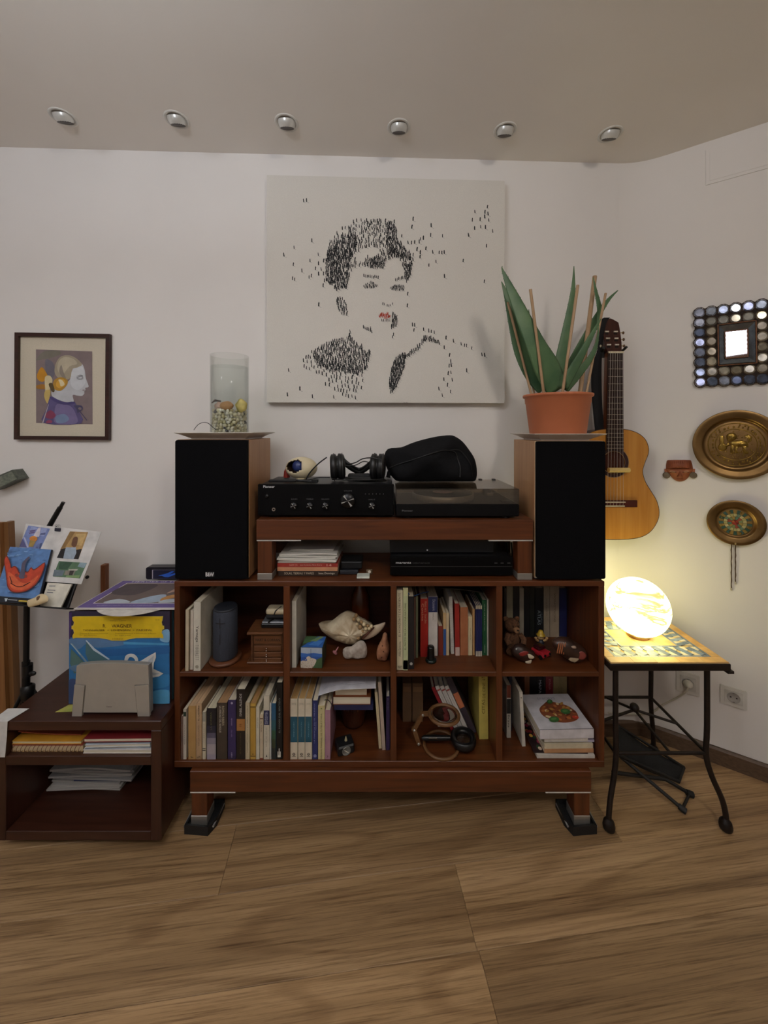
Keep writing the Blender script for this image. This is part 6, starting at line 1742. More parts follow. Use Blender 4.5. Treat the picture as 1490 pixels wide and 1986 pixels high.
panel = [sp(162, 1381), sp(165, 1352), sp(167, 1328), sp(146.8, 1326), sp(149.2, 1291), sp(170, 1288), sp(200, 1286.5), sp(230, 1286.5), sp(262, 1288), sp(288, 1290), sp(289.2, 1326), sp(261.5, 1328), sp(264, 1352), sp(266.5, 1381)]
MB().prism(panel, frs, -0.004, 0.001).build('front_panel', ALU, sc)
for pts in ([sp(141, 1389), sp(146, 1327), sp(165.5, 1329), sp(163, 1352), sp(160, 1389)], [sp(268.5, 1389), sp(265.5, 1352), sp(262.8, 1329), sp(289.5, 1327), sp(291.5, 1389)]):
    MB().prism([(u, max(0.0, v)) for u, v in pts], frs, -0.004, 0.0032).build('foot', ALU, sc)
p = P(207, 1371, sD)
txt('Canon', Fr((p.x, sD - 0.001, p.z)), 11 * sD / F, 2.4 * sD / F, M('2a2a2a', 0.5), sc, bold=0.02)

# ------------------------------------------------------------------ music stand
BM = M('121213', 0.4, 0.2)
Nd = V((0.0, -0.907, 0.42)).normalized()
DESK = Plane(P(70, 1172, 1.235), Nd)
frd = Fr(DESK.hit(70, 1172), (1, 0, 0), (0, 0.42, 0.907))
def dk(x, y, off=0.0):
    return frd.uv(DESK.hit(x, y, off))
ms = thing('music_stand', 'black folding music stand holding prints and a booklet', 'music stand', (P(52, 0, 1.3).x, 1.31, 0))
pxs = P(52, 1180, 1.31)
MB().cyl((pxs.x - 0.004, 1.31, 0.3), (pxs.x, 1.31, pxs.z + 0.03), 0.0085, n=14).build('upper_tube', BM, ms)
MB().cyl((pxs.x - 0.002, 1.31, 0.06), (pxs.x - 0.003, 1.31, 0.48), 0.0115, n=14).build('lower_tube', BM, ms)
q = P(57, 1300, 1.31)
MB().cyl((q.x - 0.006, 1.31, q.z - 0.02), (q.x - 0.006, 1.31, q.z + 0.02), 0.0145, n=14).build('clamp', BM, ms)
mb = MB().tube([V((q.x, 1.305, q.z - 0.006)), V((q.x + 0.02, 1.295, q.z))], 0.004, 8)
mb.ball((q.x + 0.03, 1.29, q.z + 0.002), (0.012, 0.006, 0.008), 12, 8)
mb.build('wing_screw', BM, ms)
q = P(56, 1340, 1.31)
MB().lathe([(0.012, -0.03), (0.02, -0.02), (0.02, 0.015), (0.012, 0.022)], (q.x - 0.004, 1.31, q.z), 18).build('tripod_collar', BM, ms)
for ax_, ay_ in ((-0.09, -0.09), (-0.11, 0.05), (0.028, 0.13)):
    p0 = V((q.x - 0.004 + ax_ * 0.1, 1.31 + ay_ * 0.1, q.z))
    p1 = V((q.x - 0.004 + ax_ * 1.25, 1.31 + ay_ * 1.0, 0.012))
    lg = MB().tube([p0, p0.lerp(p1, 0.5) + V((0, 0, 0.03)), p1], 0.006, 8).build('leg', BM, ms)
    MB().cyl((p1.x, p1.y, 0.0005), (p1.x, p1.y, 0.02), 0.01, n=12).build('rubber_foot', RUBBER, lg)
dkp = [dk(-14, 1166), dk(141, 1178), dk(148, 1164), dk(165, 1072), dk(188, 1036), dk(60, 1022)]
MB().prism([dk(-10, 1167), dk(128, 1179), dk(146, 1125), dk(40, 1118)], frd, -0.010, -0.0075).build('desk_plate', BM, ms)
for a_, b_ in (((128, 1180), (152, 1110)), ((58, 1168), (108, 1020))):
    MB().tube([frd.at(*dk(*a_), -0.007), frd.at(*dk(*b_), -0.007)], 0.0045, 8).build('desk_arm', BM, ms)
la, lb_ = dk(-16, 1170), dk(139, 1182)
MB().prism([la, lb_, (lb_[0], lb_[1] + 0.004), (la[0], la[1] + 0.004)], frd, -0.008, 0.026).build('ledge', BM, ms)
MB().tube([P(95, 1022, 1.37), P(110, 996, 1.37), P(117, 984, 1.37)], [0.0085, 0.0085, 0.008], 10).build('arm_sleeve', BM, ms)
MB().tube([P(114, 990, 1.37), P(123, 974, 1.372)], 0.006, 10).build('arm_tip', BM, ms)
q = P(166, 1122, 1.28)
MB().ball(q + V((-0.004, 0.012, 0)), 0.006, 10, 8).build('arm_end', BM, ms)
# the printed sheet with three pictures
def sheet_on(name, corners, off, thick, col, label, cat, layers=None, pw=0.0002):
    fr = frd.moved(0, 0, off)
    c = [dk(*p) for p in corners]
    o = thing(name, label, cat, tuple(fr.at(*c[0])))
    MB().prism(c, fr, 0, thick).build('page', M(col, 0.7), o)
    if layers:
        for part_ in ([layers] if layers and isinstance(layers[0][0], str) else layers):
            mb, cols = MB(), []
            for i, (cl, pts) in enumerate(part_):
                if cl not in cols: cols.append(cl)
                mb.poly([fr.at(*dk(*p), thick + 0.00015 * (i + 1)) for p in pts], cols.index(cl))
            mb.build('print', [M(cl, 0.6, var=0.1, scale=60) for cl in cols], o)
    return o
def t1(pts): return [(x / 6.478, y / 6.478 + 1000) for x, y in pts]
lay = [('7c8cc2', t1([(360, 125), (635, 165), (510, 425), (245, 395)])), ('5c5a86', t1([(245, 395), (290, 285), (340, 400)])), ('b9bad6', t1([(300, 270), (320, 275), (370, 400), (345, 400)])),
       ('9aa6d2', t1([(400, 140), (600, 165), (560, 260), (360, 230)])), ('6a5a8c', t1([(375, 190), (470, 175), (440, 200), (380, 205)])), ('6a5a8c', t1([(365, 215), (460, 200), (430, 225), (370, 232)])),
       ('5a628c', t1([(520, 220), (580, 215), (570, 240), (510, 245)])), ('d8cfd8', t1([(490, 155), (520, 150), (500, 265), (415, 275)])), ('d88a3c', t1(ell(428, 292, 50, 34, 18))), ('a88c4c', t1([(385, 310), (460, 320), (420, 395), (365, 390)])), ('3c4a6a', t1([(480, 360), (535, 340), (505, 425), (440, 420)])),
       ('b08e5a', t1([(885, 198), (1112, 210), (990, 550), (720, 530)])), ('8e6e42', t1([(885, 198), (950, 205), (800, 440), (760, 430)])), ('c8a870', t1([(960, 230), (1090, 230), (1030, 380), (930, 360)])), ('1f1a1c', t1([(770, 425), (860, 400), (800, 540), (720, 530)])), ('241d1c', t1([(960, 430), (1035, 420), (990, 550), (930, 545)])),
       ('9aa8b8', t1([(835, 400), (960, 400), (965, 470), (930, 548), (800, 540), (820, 450)])), ('6e4a34', t1(cr([(920, 300), (945, 268), (975, 268), (985, 300), (970, 370), (940, 400), (905, 370)], 4))), ('5c3c2c', t1([(870, 370), (960, 385), (950, 405), (860, 395)])), ('6a4634', t1([(850, 460), (930, 460), (920, 490), (870, 485)])),
       ('5a7a5c', t1([(745, 572), (1098, 595), (1010, 790), (670, 765)])), ('3a5844', t1([(760, 575), (920, 585), (850, 680), (740, 670)])), ('8aa0ac', t1([(1010, 590), (1098, 596), (1060, 660), (980, 640)])), ('b9b4a8', t1([(870, 672), (985, 672), (975, 690), (865, 690)])), ('8a8478', t1([(830, 690), (960, 690), (930, 750), (810, 745)])), ('3a3230', t1([(885, 690), (940, 690), (915, 750), (870, 750)])),
       ('6e7c86', t1([(690, 680), (820, 690), (790, 760), (670, 760)])), ('84a06a', t1([(840, 755), (1010, 750), (1000, 785), (830, 775)]))]
sheet_on('picture_sheet', t1([(330, 100), (1275, 205), (1025, 860), (160, 800)]), 0.0003, 0.0009, 'd5d2d0', 'white printed sheet with three pictures on the music stand', 'poster', [lay[:10], lay[10:18], lay[18:]])
lay = [('6b6b74', t1([(640, 880), (720, 880), (715, 890), (640, 890)])), ('6b6b74', t1([(620, 930), (720, 935), (715, 945), (620, 940)])), ('6b6b74', t1([(610, 960), (690, 965), (685, 975), (610, 970)]))]
sheet_on('score_booklet', t1([(620, 845), (920, 862), (778, 1168), (520, 1150)]), 0.002, 0.005, 'd9d4c6', 'cream score booklet at the right of the music stand ledge', 'booklet', [[l_] for l_ in lay])
fl = [('5f86bc', t1([(178, 400), (690, 435), (530, 1050), (-10, 1008)])), ('20242e', t1([(-8, 1008), (530, 1050), (526, 1105), (-18, 1085)]))]
rr = random.Random(21)
for _ in range(60):
    x, y = rr.uniform(60, 640), rr.uniform(420, 1000)
    x = min(max(x, 185 - (y - 400) * 0.3), 670 - (y - 435) * 0.27 - 40)
    wv = rr.uniform(20, 60)
    fl.append((rr.choice(['6a92c4', '557cb2', '7aa0cc', '4f74a8']), t1([(x, y), (x + wv, y + 3), (x + wv - 2, y + 14), (x - 2, y + 11)])))
fl += [('7c2f22', t1(cr([(160, 515), (185, 530), (215, 600), (225, 655), (262, 640), (300, 660), (330, 720), (390, 705), (430, 710), (470, 655), (500, 680), (545, 660), (640, 595), (630, 680), (585, 790), (520, 880), (420, 950), (320, 972), (230, 960), (180, 900), (165, 800), (150, 680), (135, 580)], 3))),
       ('c4452a', t1(cr([(160, 530), (180, 545), (208, 612), (222, 672), (262, 655), (292, 675), (325, 735), (390, 720), (435, 722), (470, 672), (500, 697), (545, 675), (630, 608), (618, 680), (575, 785), (510, 870), (415, 938), (320, 958), (236, 945), (192, 890), (178, 800), (162, 680), (145, 585)], 3))),
       ('d8643c', t1(cr([(190, 720), (260, 760), (330, 830), (420, 850), (560, 760), (500, 860), (410, 925), (320, 940), (240, 920), (200, 840)], 4))),
       ('5a5468', t1(cr([(440, 525), (455, 540), (410, 600), (395, 680), (400, 780), (350, 800), (320, 770), (345, 700), (360, 610), (400, 560)], 4))), ('8a3a2c', t1(cr([(275, 745), (310, 735), (320, 770), (290, 775)], 4))), ('8a3a2c', t1(cr([(390, 755), (425, 755), (420, 785), (395, 785)], 4))),
       ('3a1a18', t1([(205, 770), (215, 770), (245, 850), (235, 852)])), ('3a1a18', t1([(375, 885), (465, 835), (468, 845), (378, 893)])), ('4a2018', t1(cr([(230, 850), (300, 890), (370, 890), (370, 898), (300, 900), (228, 860)], 4))),
       ('b9c4c8', t1([(150, 1040), (190, 1042), (178, 1075), (160, 1080)])), ('a9b0b4', t1([(195, 1052), (310, 1060), (308, 1068), (195, 1062)])), ('c2a840', t1([(325, 1062), (450, 1070), (448, 1090), (325, 1082)]))]
bl = sheet_on('mask_booklet', t1([(178, 400), (690, 435), (526, 1105), (-18, 1088)]), 0.008, 0.008, '2a2e3c', 'blue booklet with a red mask face on the music stand', 'booklet', fl)
# clay whistle resting on the ledge
cq = [dk(*p) for p in t1([(460, 1090), (480, 1062), (560, 1030), (600, 1000), (640, 985), (690, 1000), (718, 1040), (705, 1080), (650, 1105), (560, 1135), (490, 1150), (468, 1130)])]
mb = MB().inflate(cr(cq, 3), frd.moved(0, 0, 0.036), 0.010, 0.008)
cy = thing('clay_pipe', 'cream clay pipe shaped trinket on the music stand ledge', 'trinket', tuple(frd.at(*cq[0])))
mb.build('body', M('cdb992', 0.6, scale=30, var=0.1, bump=0.1), cy)
cq = [dk(*p) for p in t1([(600, 1030), (640, 1012), (632, 1060), (600, 1080)])]
MB().inflate(cr(cq, 3), frd.moved(0, 0, 0.044), 0.0025, 0.001).build('mouth', M('6e4f34', 0.8), cy)
# binder clip gripping the sheet's top edge
c = [dk(*p) for p in t1([(700, 155), (772, 162), (765, 202), (696, 195)])]
cl = thing('binder_clip', 'small dark binder clip gripping the printed sheet', 'clip', tuple(frd.at(*c[0])))
MB().prism(c, frd, -0.003, 0.0045).build('jaw', M('2a2838', 0.35, 0.2), cl)
for dx in (0, 34):
    mb = MB().tube([frd.at(*dk(*p), 0.004) for p in t1([(708 + dx, 158), (706 + dx, 128), (716 + dx, 116), (732 + dx, 122), (730 + dx, 160)])], 0.0011, 6)
    mb.build('wire_handle', M('b4b2b0', 0.3, 0.7), cl)

# ------------------------------------------------------------------ far left: leaning board and wall plaque
OK2 = M('9a6a3c', 0.5, kind='wood', scale=8, h2='83572f', axis=2)
bq = thing('leaning_board', 'tall golden brown board standing at the left edge behind the cabinet', 'board', (P(0, 0, 1.40).x, 1.40, 0))
mb = MB()
A0, A1 = P(15.5, 1013, 1.40), P(26, 1365, 1.40)
xt, xb = A0.x, A1.x + 0.012
for nm_, x_l, x_r, ya, yb in (('face', -0.13, -0.016, 1.385, 1.41), ('edge_strip', -0.016, 0.0, 1.40, 1.425)):
    mb = MB()
    vs = [(xb + x_l, ya, 0.0005), (xb + x_r, ya, 0.0005), (xb + x_r, yb, 0.0005), (xb + x_l, yb, 0.0005), (xt + x_l, ya, A0.z), (xt + x_r, ya, A0.z), (xt + x_r, yb, A0.z), (xt + x_l, yb, A0.z)]
    mb.add(vs, [(0, 1, 5, 4), (1, 2, 6, 5), (2, 3, 7, 6), (3, 0, 4, 7), (4, 5, 6, 7), (3, 2, 1, 0)])
    mb.build(nm_, OK2 if nm_ == 'face' else M('8a6038', 0.55, kind='wood', scale=8, h2='75502c', axis=2), bq)
pq = [(-22, 930), (24, 911), (37, 929.5), (-14, 952)]
bfr = Fr(BACK.hit(0, 930), bdir, (0, 0, 1))
mb = MB().prism([bfr.uv(BACK.hit(x, y, 0.045)) for x, y in pq], bfr, 0.0015, 0.045)
pl = thing('speckled_plaque', 'speckled grey green stone bar mounted on the wall at left edge', 'plaque', tuple(BACK.hit(5, 946)))
mb.build('body', M('6a6f64', 0.5, kind='stone', scale=70, h2='3c423c', bump=0.3), pl)
mb = MB().prism([bfr.uv(BACK.hit(x, y, 0.046)) for x, y in [(-16, 931), (23, 914.5), (33, 929), (-10, 949)]], bfr, 0.045, 0.047)
mb.build('speckled_face', M('8a8f80', 0.45, kind='stone', scale=90, h2='565e54', bump=0.3), pl)

# ------------------------------------------------------------------ right: tiled iron table
IRON = M('2c211c', 0.5, 0.35, scale=60, h2='1a1412', bump=0.25)
TX0, TX1, TY0, TY1, TZ = 0.722, 1.108, 1.2, 1.5, 0.5415
tb = thing('tiled_table', 'small iron side table with a mosaic tile top', 'table', ((TX0 + TX1) / 2, 1.35, 0))
box(TX0, TX1, TY0, TY1, TZ - 0.026, TZ - 0.004, 0.002).build('iron_frame', IRON, tb)
box(TX0 + 0.003, TX1 - 0.003, TY0 + 0.003, TY1 - 0.003, TZ - 0.004, TZ - 0.0022).build('grout_bed', M('c2a878', 0.9), tb)
mb = MB().prism([(0, 0), (0.02, 0), (0.02, 0.008), (0.006, 0.008)], Fr((TX1 - 0.012, TY0 - 0.001, TZ - 0.034)), -0.03, 0.0)
mb.build('corner_lug', IRON, tb)
OCH = [M(c, 0.45, kind='stone', scale=26, var=0.12) for c in ('d0a468', 'c99a5c', 'd6ae74')]
BLU = [M(c, 0.4, kind='stone', scale=30, var=0.15) for c in ('6f7f98', '64748e', '7c8aa0')]
PAL = [M(c, 0.4, kind='stone', scale=30, var=0.12) for c in ('d2c0a4', 'c9b89c', 'cfc4b2')]
frT = Fr((TX0, TY0, TZ - 0.0022), (1, 0, 0), (0, 1, 0))
TWD, TDP = TX1 - TX0, TY1 - TY0
rt = random.Random(17)
def tile(pts, ms, name='mosaic_tile', g=0.0006):
    cx_, cy_ = sum(p[0] for p in pts) / len(pts), sum(p[1] for p in pts) / len(pts)
    q = []
    for u, v in pts:
        d = math.hypot(u - cx_, v - cy_)
        k = max(0.6, 1 - g / max(d, 1e-6))
        q.append((cx_ + (u - cx_) * k, cy_ + (v - cy_) * k))
    MB().prism(q, frT, 0.0, 0.0022 + rt.uniform(-0.0002, 0.0002)).build(name, rt.choice(ms), tb)
b0, b1, b2, b3 = 0.004, 0.034, 0.042, 0.098              # ochre border, thin blue line, zigzag band
def strip(side, a0, a1, v0, v1):
    """rectangle on a side: a along the side, v inwards"""
    if side == 0: return [(a0, v0), (a1, v0), (a1, v1), (a0, v1)]
    if side == 2: return [(a0, TDP - v1), (a1, TDP - v1), (a1, TDP - v0), (a0, TDP - v0)]
    if side == 1: return [(TWD - v1, a0), (TWD - v0, a0), (TWD - v0, a1), (TWD - v1, a1)]
    return [(v0, a0), (v1, a0), (v1, a1), (v0, a1)]
def quad(side, pts):
    out = []
    for a, v in pts:
        out.append({0: (a, v), 2: (a, TDP - v), 1: (TWD - v, a), 3: (v, a)}[side])
    return out
for side in range(4):
    L = TWD if side in (0, 2) else TDP
    full = side in (0, 2)
    n = 5 if full else 4
    s0, s1 = (b0, L - b0) if full else (b1, L - b1)
    for k in range(n):
        tile(strip(side, s0 + (s1 - s0) * k / n, s0 + (s1 - s0) * (k + 1) / n, b0, b1), OCH, 'border_tile', 0.0004)
    s0, s1 = (b1, L - b1) if full else (b2, L - b2)
    n = 11 if full else 8
    for k in range(n):
        tile(strip(side, s0 + (s1 - s0) * k / n, s0 + (s1 - s0) * (k + 1) / n, b1, b2), BLU, 'line_tile', 0.0005)
    s0, s1 = (b2, L - b2) if full else (b3, L - b3)
    n = 8 if full else 4
    st = (s1 - s0) / n
    vm = (b2 + b3 - 0.007) / 2
    for k in range(n):
        a = s0 + st * k
        v0, v1 = b2, b3 - 0.007
        tile(quad(side, [(a, v0), (a + st * 0.5, v0), (a + st * 0.2, vm), (a - 0.0 * st, vm - 0.008)]), PAL)
        tile(quad(side, [(a + st * 0.5, v0), (a + st, v0 + 0.006), (a + st * 0.8, vm), (a + st * 0.2, vm)]), BLU)
        tile(quad(side, [(a + st * 0.2, vm), (a + st * 0.8, vm), (a + st * 0.5, v1), (a, v1 - 0.006)]), BLU)
        tile(quad(side, [(a + st * 0.8, vm), (a + st, vm + 0.006), (a + st, v1), (a + st * 0.5, v1)]), PAL)
    s0, s1 = (b3 - 0.007, L - b3 + 0.007) if full else (b3, L - b3)
    n = 6 if full else 3
    for k in range(n):
        tile(strip(side, s0 + (s1 - s0) * k / n, s0 + (s1 - s0) * (k + 1) / n, b3 - 0.007, b3), BLU, 'line_tile', 0.0005)
for i in range(3):
    for j in range(2):
        w_, d_ = (TWD - 2 * b3) / 3, (TDP - 2 * b3) / 2
        tile([(b3 + w_ * i, b3 + d_ * j), (b3 + w_ * (i + 1), b3 + d_ * j), (b3 + w_ * (i + 1), b3 + d_ * (j + 1)), (b3 + w_ * i, b3 + d_ * (j + 1))], OCH, 'centre_tile', 0.0004)
legs = {(0, 0): [(0.752, 1.222)], (1, 0): [(1.049, 1.222)], (0, 1): [(0.752, 1.478)], (1, 1): [(1.049, 1.478)]}
ZR = 0.236
for (sx, sy), ((lx, ly),) in legs.items():
    ox, oy = (-0.026 if sx == 0 else 0.048), (-0.014 if sy == 0 else 0.012)
    if sx == 0: ox = -0.03
    if sx == 1 and sy == 1: ox = 0.018
    pts = [(lx, ly, TZ - 0.026), (lx, ly, 0.32), (lx - ox * 0.06, ly, 0.23), (lx + ox * 0.25, ly + oy * 0.3, 0.165), (lx + ox * 0.78, ly + oy * 0.8, 0.10), (lx + ox, ly + oy, 0.05), (lx + ox, ly + oy, 0.02)]
    lg = MB().tube(cr(pts, 4, False), 0.0082, 10).build('leg', IRON, tb)
    mb = MB().lathe([(0.0001, 0.0004), (0.011, 0.0004), (0.017, 0.006), (0.0185, 0.016), (0.0165, 0.026), (0.0155, 0.03), (0.0105, 0.036), (0.0082, 0.04)], (lx + ox, ly + oy, 0), 14)
    mb.build('foot', IRON, lg)
rx0, rx1, ry0, ry1 = 0.752, 1.047, 1.222, 1.478
def rod(a, b, name='stretcher', r=0.0052):
    MB().cyl(a, b, r, n=8).build(name, IRON, tb)
rod((rx0, ry0, ZR), (rx1, ry0, ZR)); rod((rx0, ry1, ZR), (rx1, ry1, ZR))
rod((rx0, ry0, ZR), (rx0, ry1, ZR)); rod((rx1, ry0, ZR), (rx1, ry1, ZR))
cxm, cym = 0.922, 1.385
ctr = V((cxm, cym, 0.256))
for e in ((0.93, ry0, ZR), (rx1, 1.345, ZR), (rx0, 1.345, ZR), (0.87, ry1, ZR)):
    rod(ctr, e, 'cross_brace', 0.0046)
MB().ball(ctr + V((0, 0, 0.008)), (0.0155, 0.0155, 0.015), 14, 10).build('centre_knob', IRON, tb)

# glowing alabaster globe lamp
lc = V((0.9165, 1.36, TZ + 0.106))
LR = 0.0995
lm = thing('globe_lamp', 'glowing round alabaster globe lamp on the tiled table', 'lamp', (lc.x, lc.y, TZ))
def alabaster():
    m = bpy.data.materials.new('lit_alabaster'); m.use_nodes = True
    nt = m.node_tree; N = nt.nodes.new; L = nt.links.new
    b = nt.nodes['Principled BSDF']
    tc = N('ShaderNodeTexCoord'); mp = N('ShaderNodeMapping'); mp.inputs['Scale'].default_value = (0.8, 1.0, 2.6); mp.inputs['Rotation'].default_value = (0.1, -0.22, 0.2)
    L(tc.outputs['Object'], mp.inputs[0])
    nz = N('ShaderNodeTexNoise'); nz.inputs['Scale'].default_value = 5.5; nz.inputs['Detail'].default_value = 6.0; nz.inputs['Distortion'].default_value = 0.7
    L(mp.outputs[0], nz.inputs['Vector'])
    r1 = N('ShaderNodeValToRGB')                     # thin veins where the noise crosses its middle
    for p_ in (0.5, 0.5): r1.color_ramp.elements.new(p_)
    st = [(0.45, 'ffffff'), (0.492, '4a4030'), (0.506, '50442f'), (0.55, 'ffffff')]
    for e, (p_, c_) in zip(r1.color_ramp.elements, st):
        e.position = p_; e.color = lin(c_)
    L(nz.outputs['Fac'], r1.inputs[0])
    r2 = N('ShaderNodeValToRGB')
    r2.color_ramp.elements[0].position = 0.3; r2.color_ramp.elements[0].color = lin('f4e894')
    r2.color_ramp.elements[1].position = 0.6; r2.color_ramp.elements[1].color = lin('fbf8bc')
    n2 = N('ShaderNodeTexNoise'); n2.inputs['Scale'].default_value = 6.0
    L(mp.outputs[0], n2.inputs['Vector']); L(n2.outputs['Fac'], r2.inputs[0])
    mx = N('ShaderNodeMix'); mx.data_type = 'RGBA'; mx.blend_type = 'MULTIPLY'; mx.inputs[0].default_value = 0.94
    L(r2.outputs[0], mx.inputs[6]); L(r1.outputs[0], mx.inputs[7])
    L(mx.outputs[2], b.inputs['Emission Color']); L(mx.outputs[2], b.inputs['Base Color'])
    b.inputs['Emission Strength'].default_value = LAMP_POWER
    b.inputs['Roughness'].default_value = 0.3
    return m
LAMPM = alabaster()
gl = MB().ball(lc, LR, 48, 32)
gl.build('globe', LAMPM, lm)
MB().lathe([(0.0001, TZ + 0.0004), (0.034, TZ + 0.0004), (0.036, TZ + 0.003), (0.036, TZ + 0.01), (0.033, TZ + 0.012)], (lc.x, lc.y, 0), 28).build('base', M('8a6a3c', 0.4, 0.4), lm)

# folding stool lying under the table
BLK2 = M('131313', 0.5)
st = thing('folding_stool', 'black folding foot rest with fabric sling on the floor under table', 'foot rest', (0.93, 1.38, 0))
SL = M('1c1c1d', 0.85, scale=200, bump=0.2, var=0.2)
c00, c10, c11, c01 = P(1192, 1461, 1.36), P(1317, 1516, 1.36), P(1327, 1488, 1.40), P(1200, 1408, 1.44)
mb = MB()
mb.grid(lambda u, v: (c00 * (1 - u) + c10 * u) * (1 - v) + (c01 * (1 - u) + c11 * u) * v + V((0, 0, -0.012 * math.sin(PI * u) * 1.0)), 10, 4)
o = mb.build('sling', SL, st)
so = o.modifiers.new('t', 'SOLIDIFY'); so.thickness = 0.003
for a_, b_, r_ in ((c00, c10, 0.006), (c01, c11, 0.005), (c10, c11, 0.005), (c00, c01, 0.005)):
    MB().cyl(a_, b_, r_, n=8).build('sling_rail', BLK2, st)
f1, f2 = P(1338, 1541, 1.315), P(1324, 1573, 1.262)
f1.z = f2.z = 0.0145
g1, g2 = P(1188, 1501, 1.33), P(1162, 1500, 1.36)
g1.z = 0.075; g2.z = 0.06
MB().tube([c00 + V((0.012, 0.02, -0.01)), f2], 0.0062, 8).build('leg', BLK2, st)
MB().tube([g1, P(1290, 1511, 1.34), f1], 0.0062, 8).build('leg', BLK2, st)
MB().cyl(f1, f2, 0.0045, n=8).build('foot_bar', BLK2, st)
for f_ in (f1, f2):
    d = (f_ - V((0.9, 1.35, 0.06))).normalized()
    MB().tube([f_ - d * 0.01, f_ + d * 0.01], [0.0095, 0.0105], 10).build('rubber_foot', RUBBER, st)

# ------------------------------------------------------------------ wall sockets on the right wall
def wfr(px, py, off=0.0):
    return Fr(RIGHT.hit(px, py, off), RDIR, (0, 0, 1))
PLAS = M('d6d3cc', 0.35, var=0.02)
def socket(corners, label, plug):
    fr = wfr(*corners[0])
    uv = [fr.uv(RIGHT.hit(*p)) for p in corners]
    u0, u1 = uv[0][0], uv[1][0]
    v1, v0 = (uv[0][1] + uv[1][1]) / 2, (uv[2][1] + uv[3][1]) / 2
    cx_, cz_ = (u0 + u1) / 2, (v0 + v1) / 2
    w, h = u1 - u0, v1 - v0
    c = fr.at(cx_, cz_)
    t = thing('wall_socket', label, 'socket', tuple(c))
    f2 = Fr(c, RDIR, (0, 0, 1))
    MB().prism(rrect(-w / 2, w / 2, -h / 2, h / 2, 0.004), f2, 0.0004, 0.006).build('cover_plate', PLAS, t)
    MB().prism(rrect(-w * 0.34, w * 0.34, -h * 0.34, h * 0.34, 0.003), f2, 0.006, 0.0075).build('insert', M('cbc8c1', 0.35), t)
    ax = (f2.ux, f2.uy, f2.n)
    well = MB().lathe([(0.0195, 0.0076), (0.0195, 0.009), (0.018, 0.009), (0.0165, 0.0078), (0.0001, 0.0078)], c, 28, 0, ax).build('round_well', M('a8a5a0', 0.5), t)
    for s_ in (-1, 1):
        MB().cyl(f2.at(s_ * 0.0085, 0, 0.0079), f2.at(s_ * 0.0085, 0, 0.0083), 0.0026, n=10).build('pin_hole', M('2a2725', 0.6), well)
        box(0, 1, 0, 1, 0, 1) if False else MB().prism([(-0.003, s_ * 0.0165 - 0.001), (0.003, s_ * 0.0165 - 0.001), (0.003, s_ * 0.0165 + 0.001), (-0.003, s_ * 0.0165 + 0.001)], f2, 0.0079, 0.0092).build('earth_clip', M('77736c', 0.3, 0.7), well)
    return t, f2
s1, fs1 = socket([(1312, 1297), (1357, 1311), (1352, 1348), (1310, 1337)], 'white wall socket with a plug in it behind the tiled table', True)
s2, fs2 = socket([(1397, 1323), (1449, 1343), (1448, 1380), (1398, 1358)], 'empty white wall socket to the right of the tiled table', False)
pg = thing('lamp_plug', 'white plug and cord in the socket behind the table', 'plug', tuple(fs1.at(0, 0, 0.0095)))
ax = (fs1.ux, fs1.uy, fs1.n)
MB().lathe([(0.0001, 0.0095), (0.0165, 0.0095), (0.0165, 0.014), (0.012, 0.022), (0.006, 0.034), (0.0001, 0.036)], fs1.at(0, 0), 20, 0, ax).build('plug_body', M('cfcabf', 0.4), pg)
cpts = [tuple(fs1.at(0, 0, 0.032)), tuple(fs1.at(-0.01, -0.022, 0.036)), tuple(RIGHT.hit(1316, 1352, 0.03)), tuple(RIGHT.hit(1286, 1367, 0.03)), tuple(RIGHT.hit(1262, 1383, 0.03)), tuple(BACK.hit(1225, 1385, 0.03)), tuple(BACK.hit(1180, 1382, 0.03))]
MB().tube(cr(cpts, 5, False), 0.003, 8).build('cord', M('c9c2b2', 0.5), pg)

# ------------------------------------------------------------------ guitar hanging at the corner
GD = 1.493
gfr = Fr(P(1190.5, 1046, GD), (1, 0, 0), (0, 0, 1))
k = GD / F
def gp(x, y): return gfr.uv(P(x, y, GD))
half = [(1212, 1046), (1242, 1042), (1262, 1031), (1275, 1012), (1279, 993), (1274, 971.5), (1263, 952.6), (1252, 934), (1247, 915), (1251, 898), (1257.5, 881), (1258, 867), (1251, 851), (1235, 839), (1210, 832.5)]
right_ = [(gp(x, y)) for x, y in half]
left_ = [(-u, v) for u, v in right_[::-1]]
body = cr(right_ + left_, 4)
gt = thing('guitar', 'classical guitar with honey coloured top hanging in the room corner', 'guitar', tuple(gfr.o))
SPR = M('c98f43', 0.25, kind='wood', scale=6, h2='b87c32', axis=2)
ROSE = M('3a1a12', 0.35, kind='wood', scale=8, h2='26100c', axis=2)
gth = 0.062
MB().prism(body, gfr, -gth, -0.004, sm=True).build('back_and_sides', M('4a2114', 0.25, kind='wood', scale=8, h2='35150c', axis=2), gt)
shc = gp(1190.5, 897)
shr = 21.5 * k
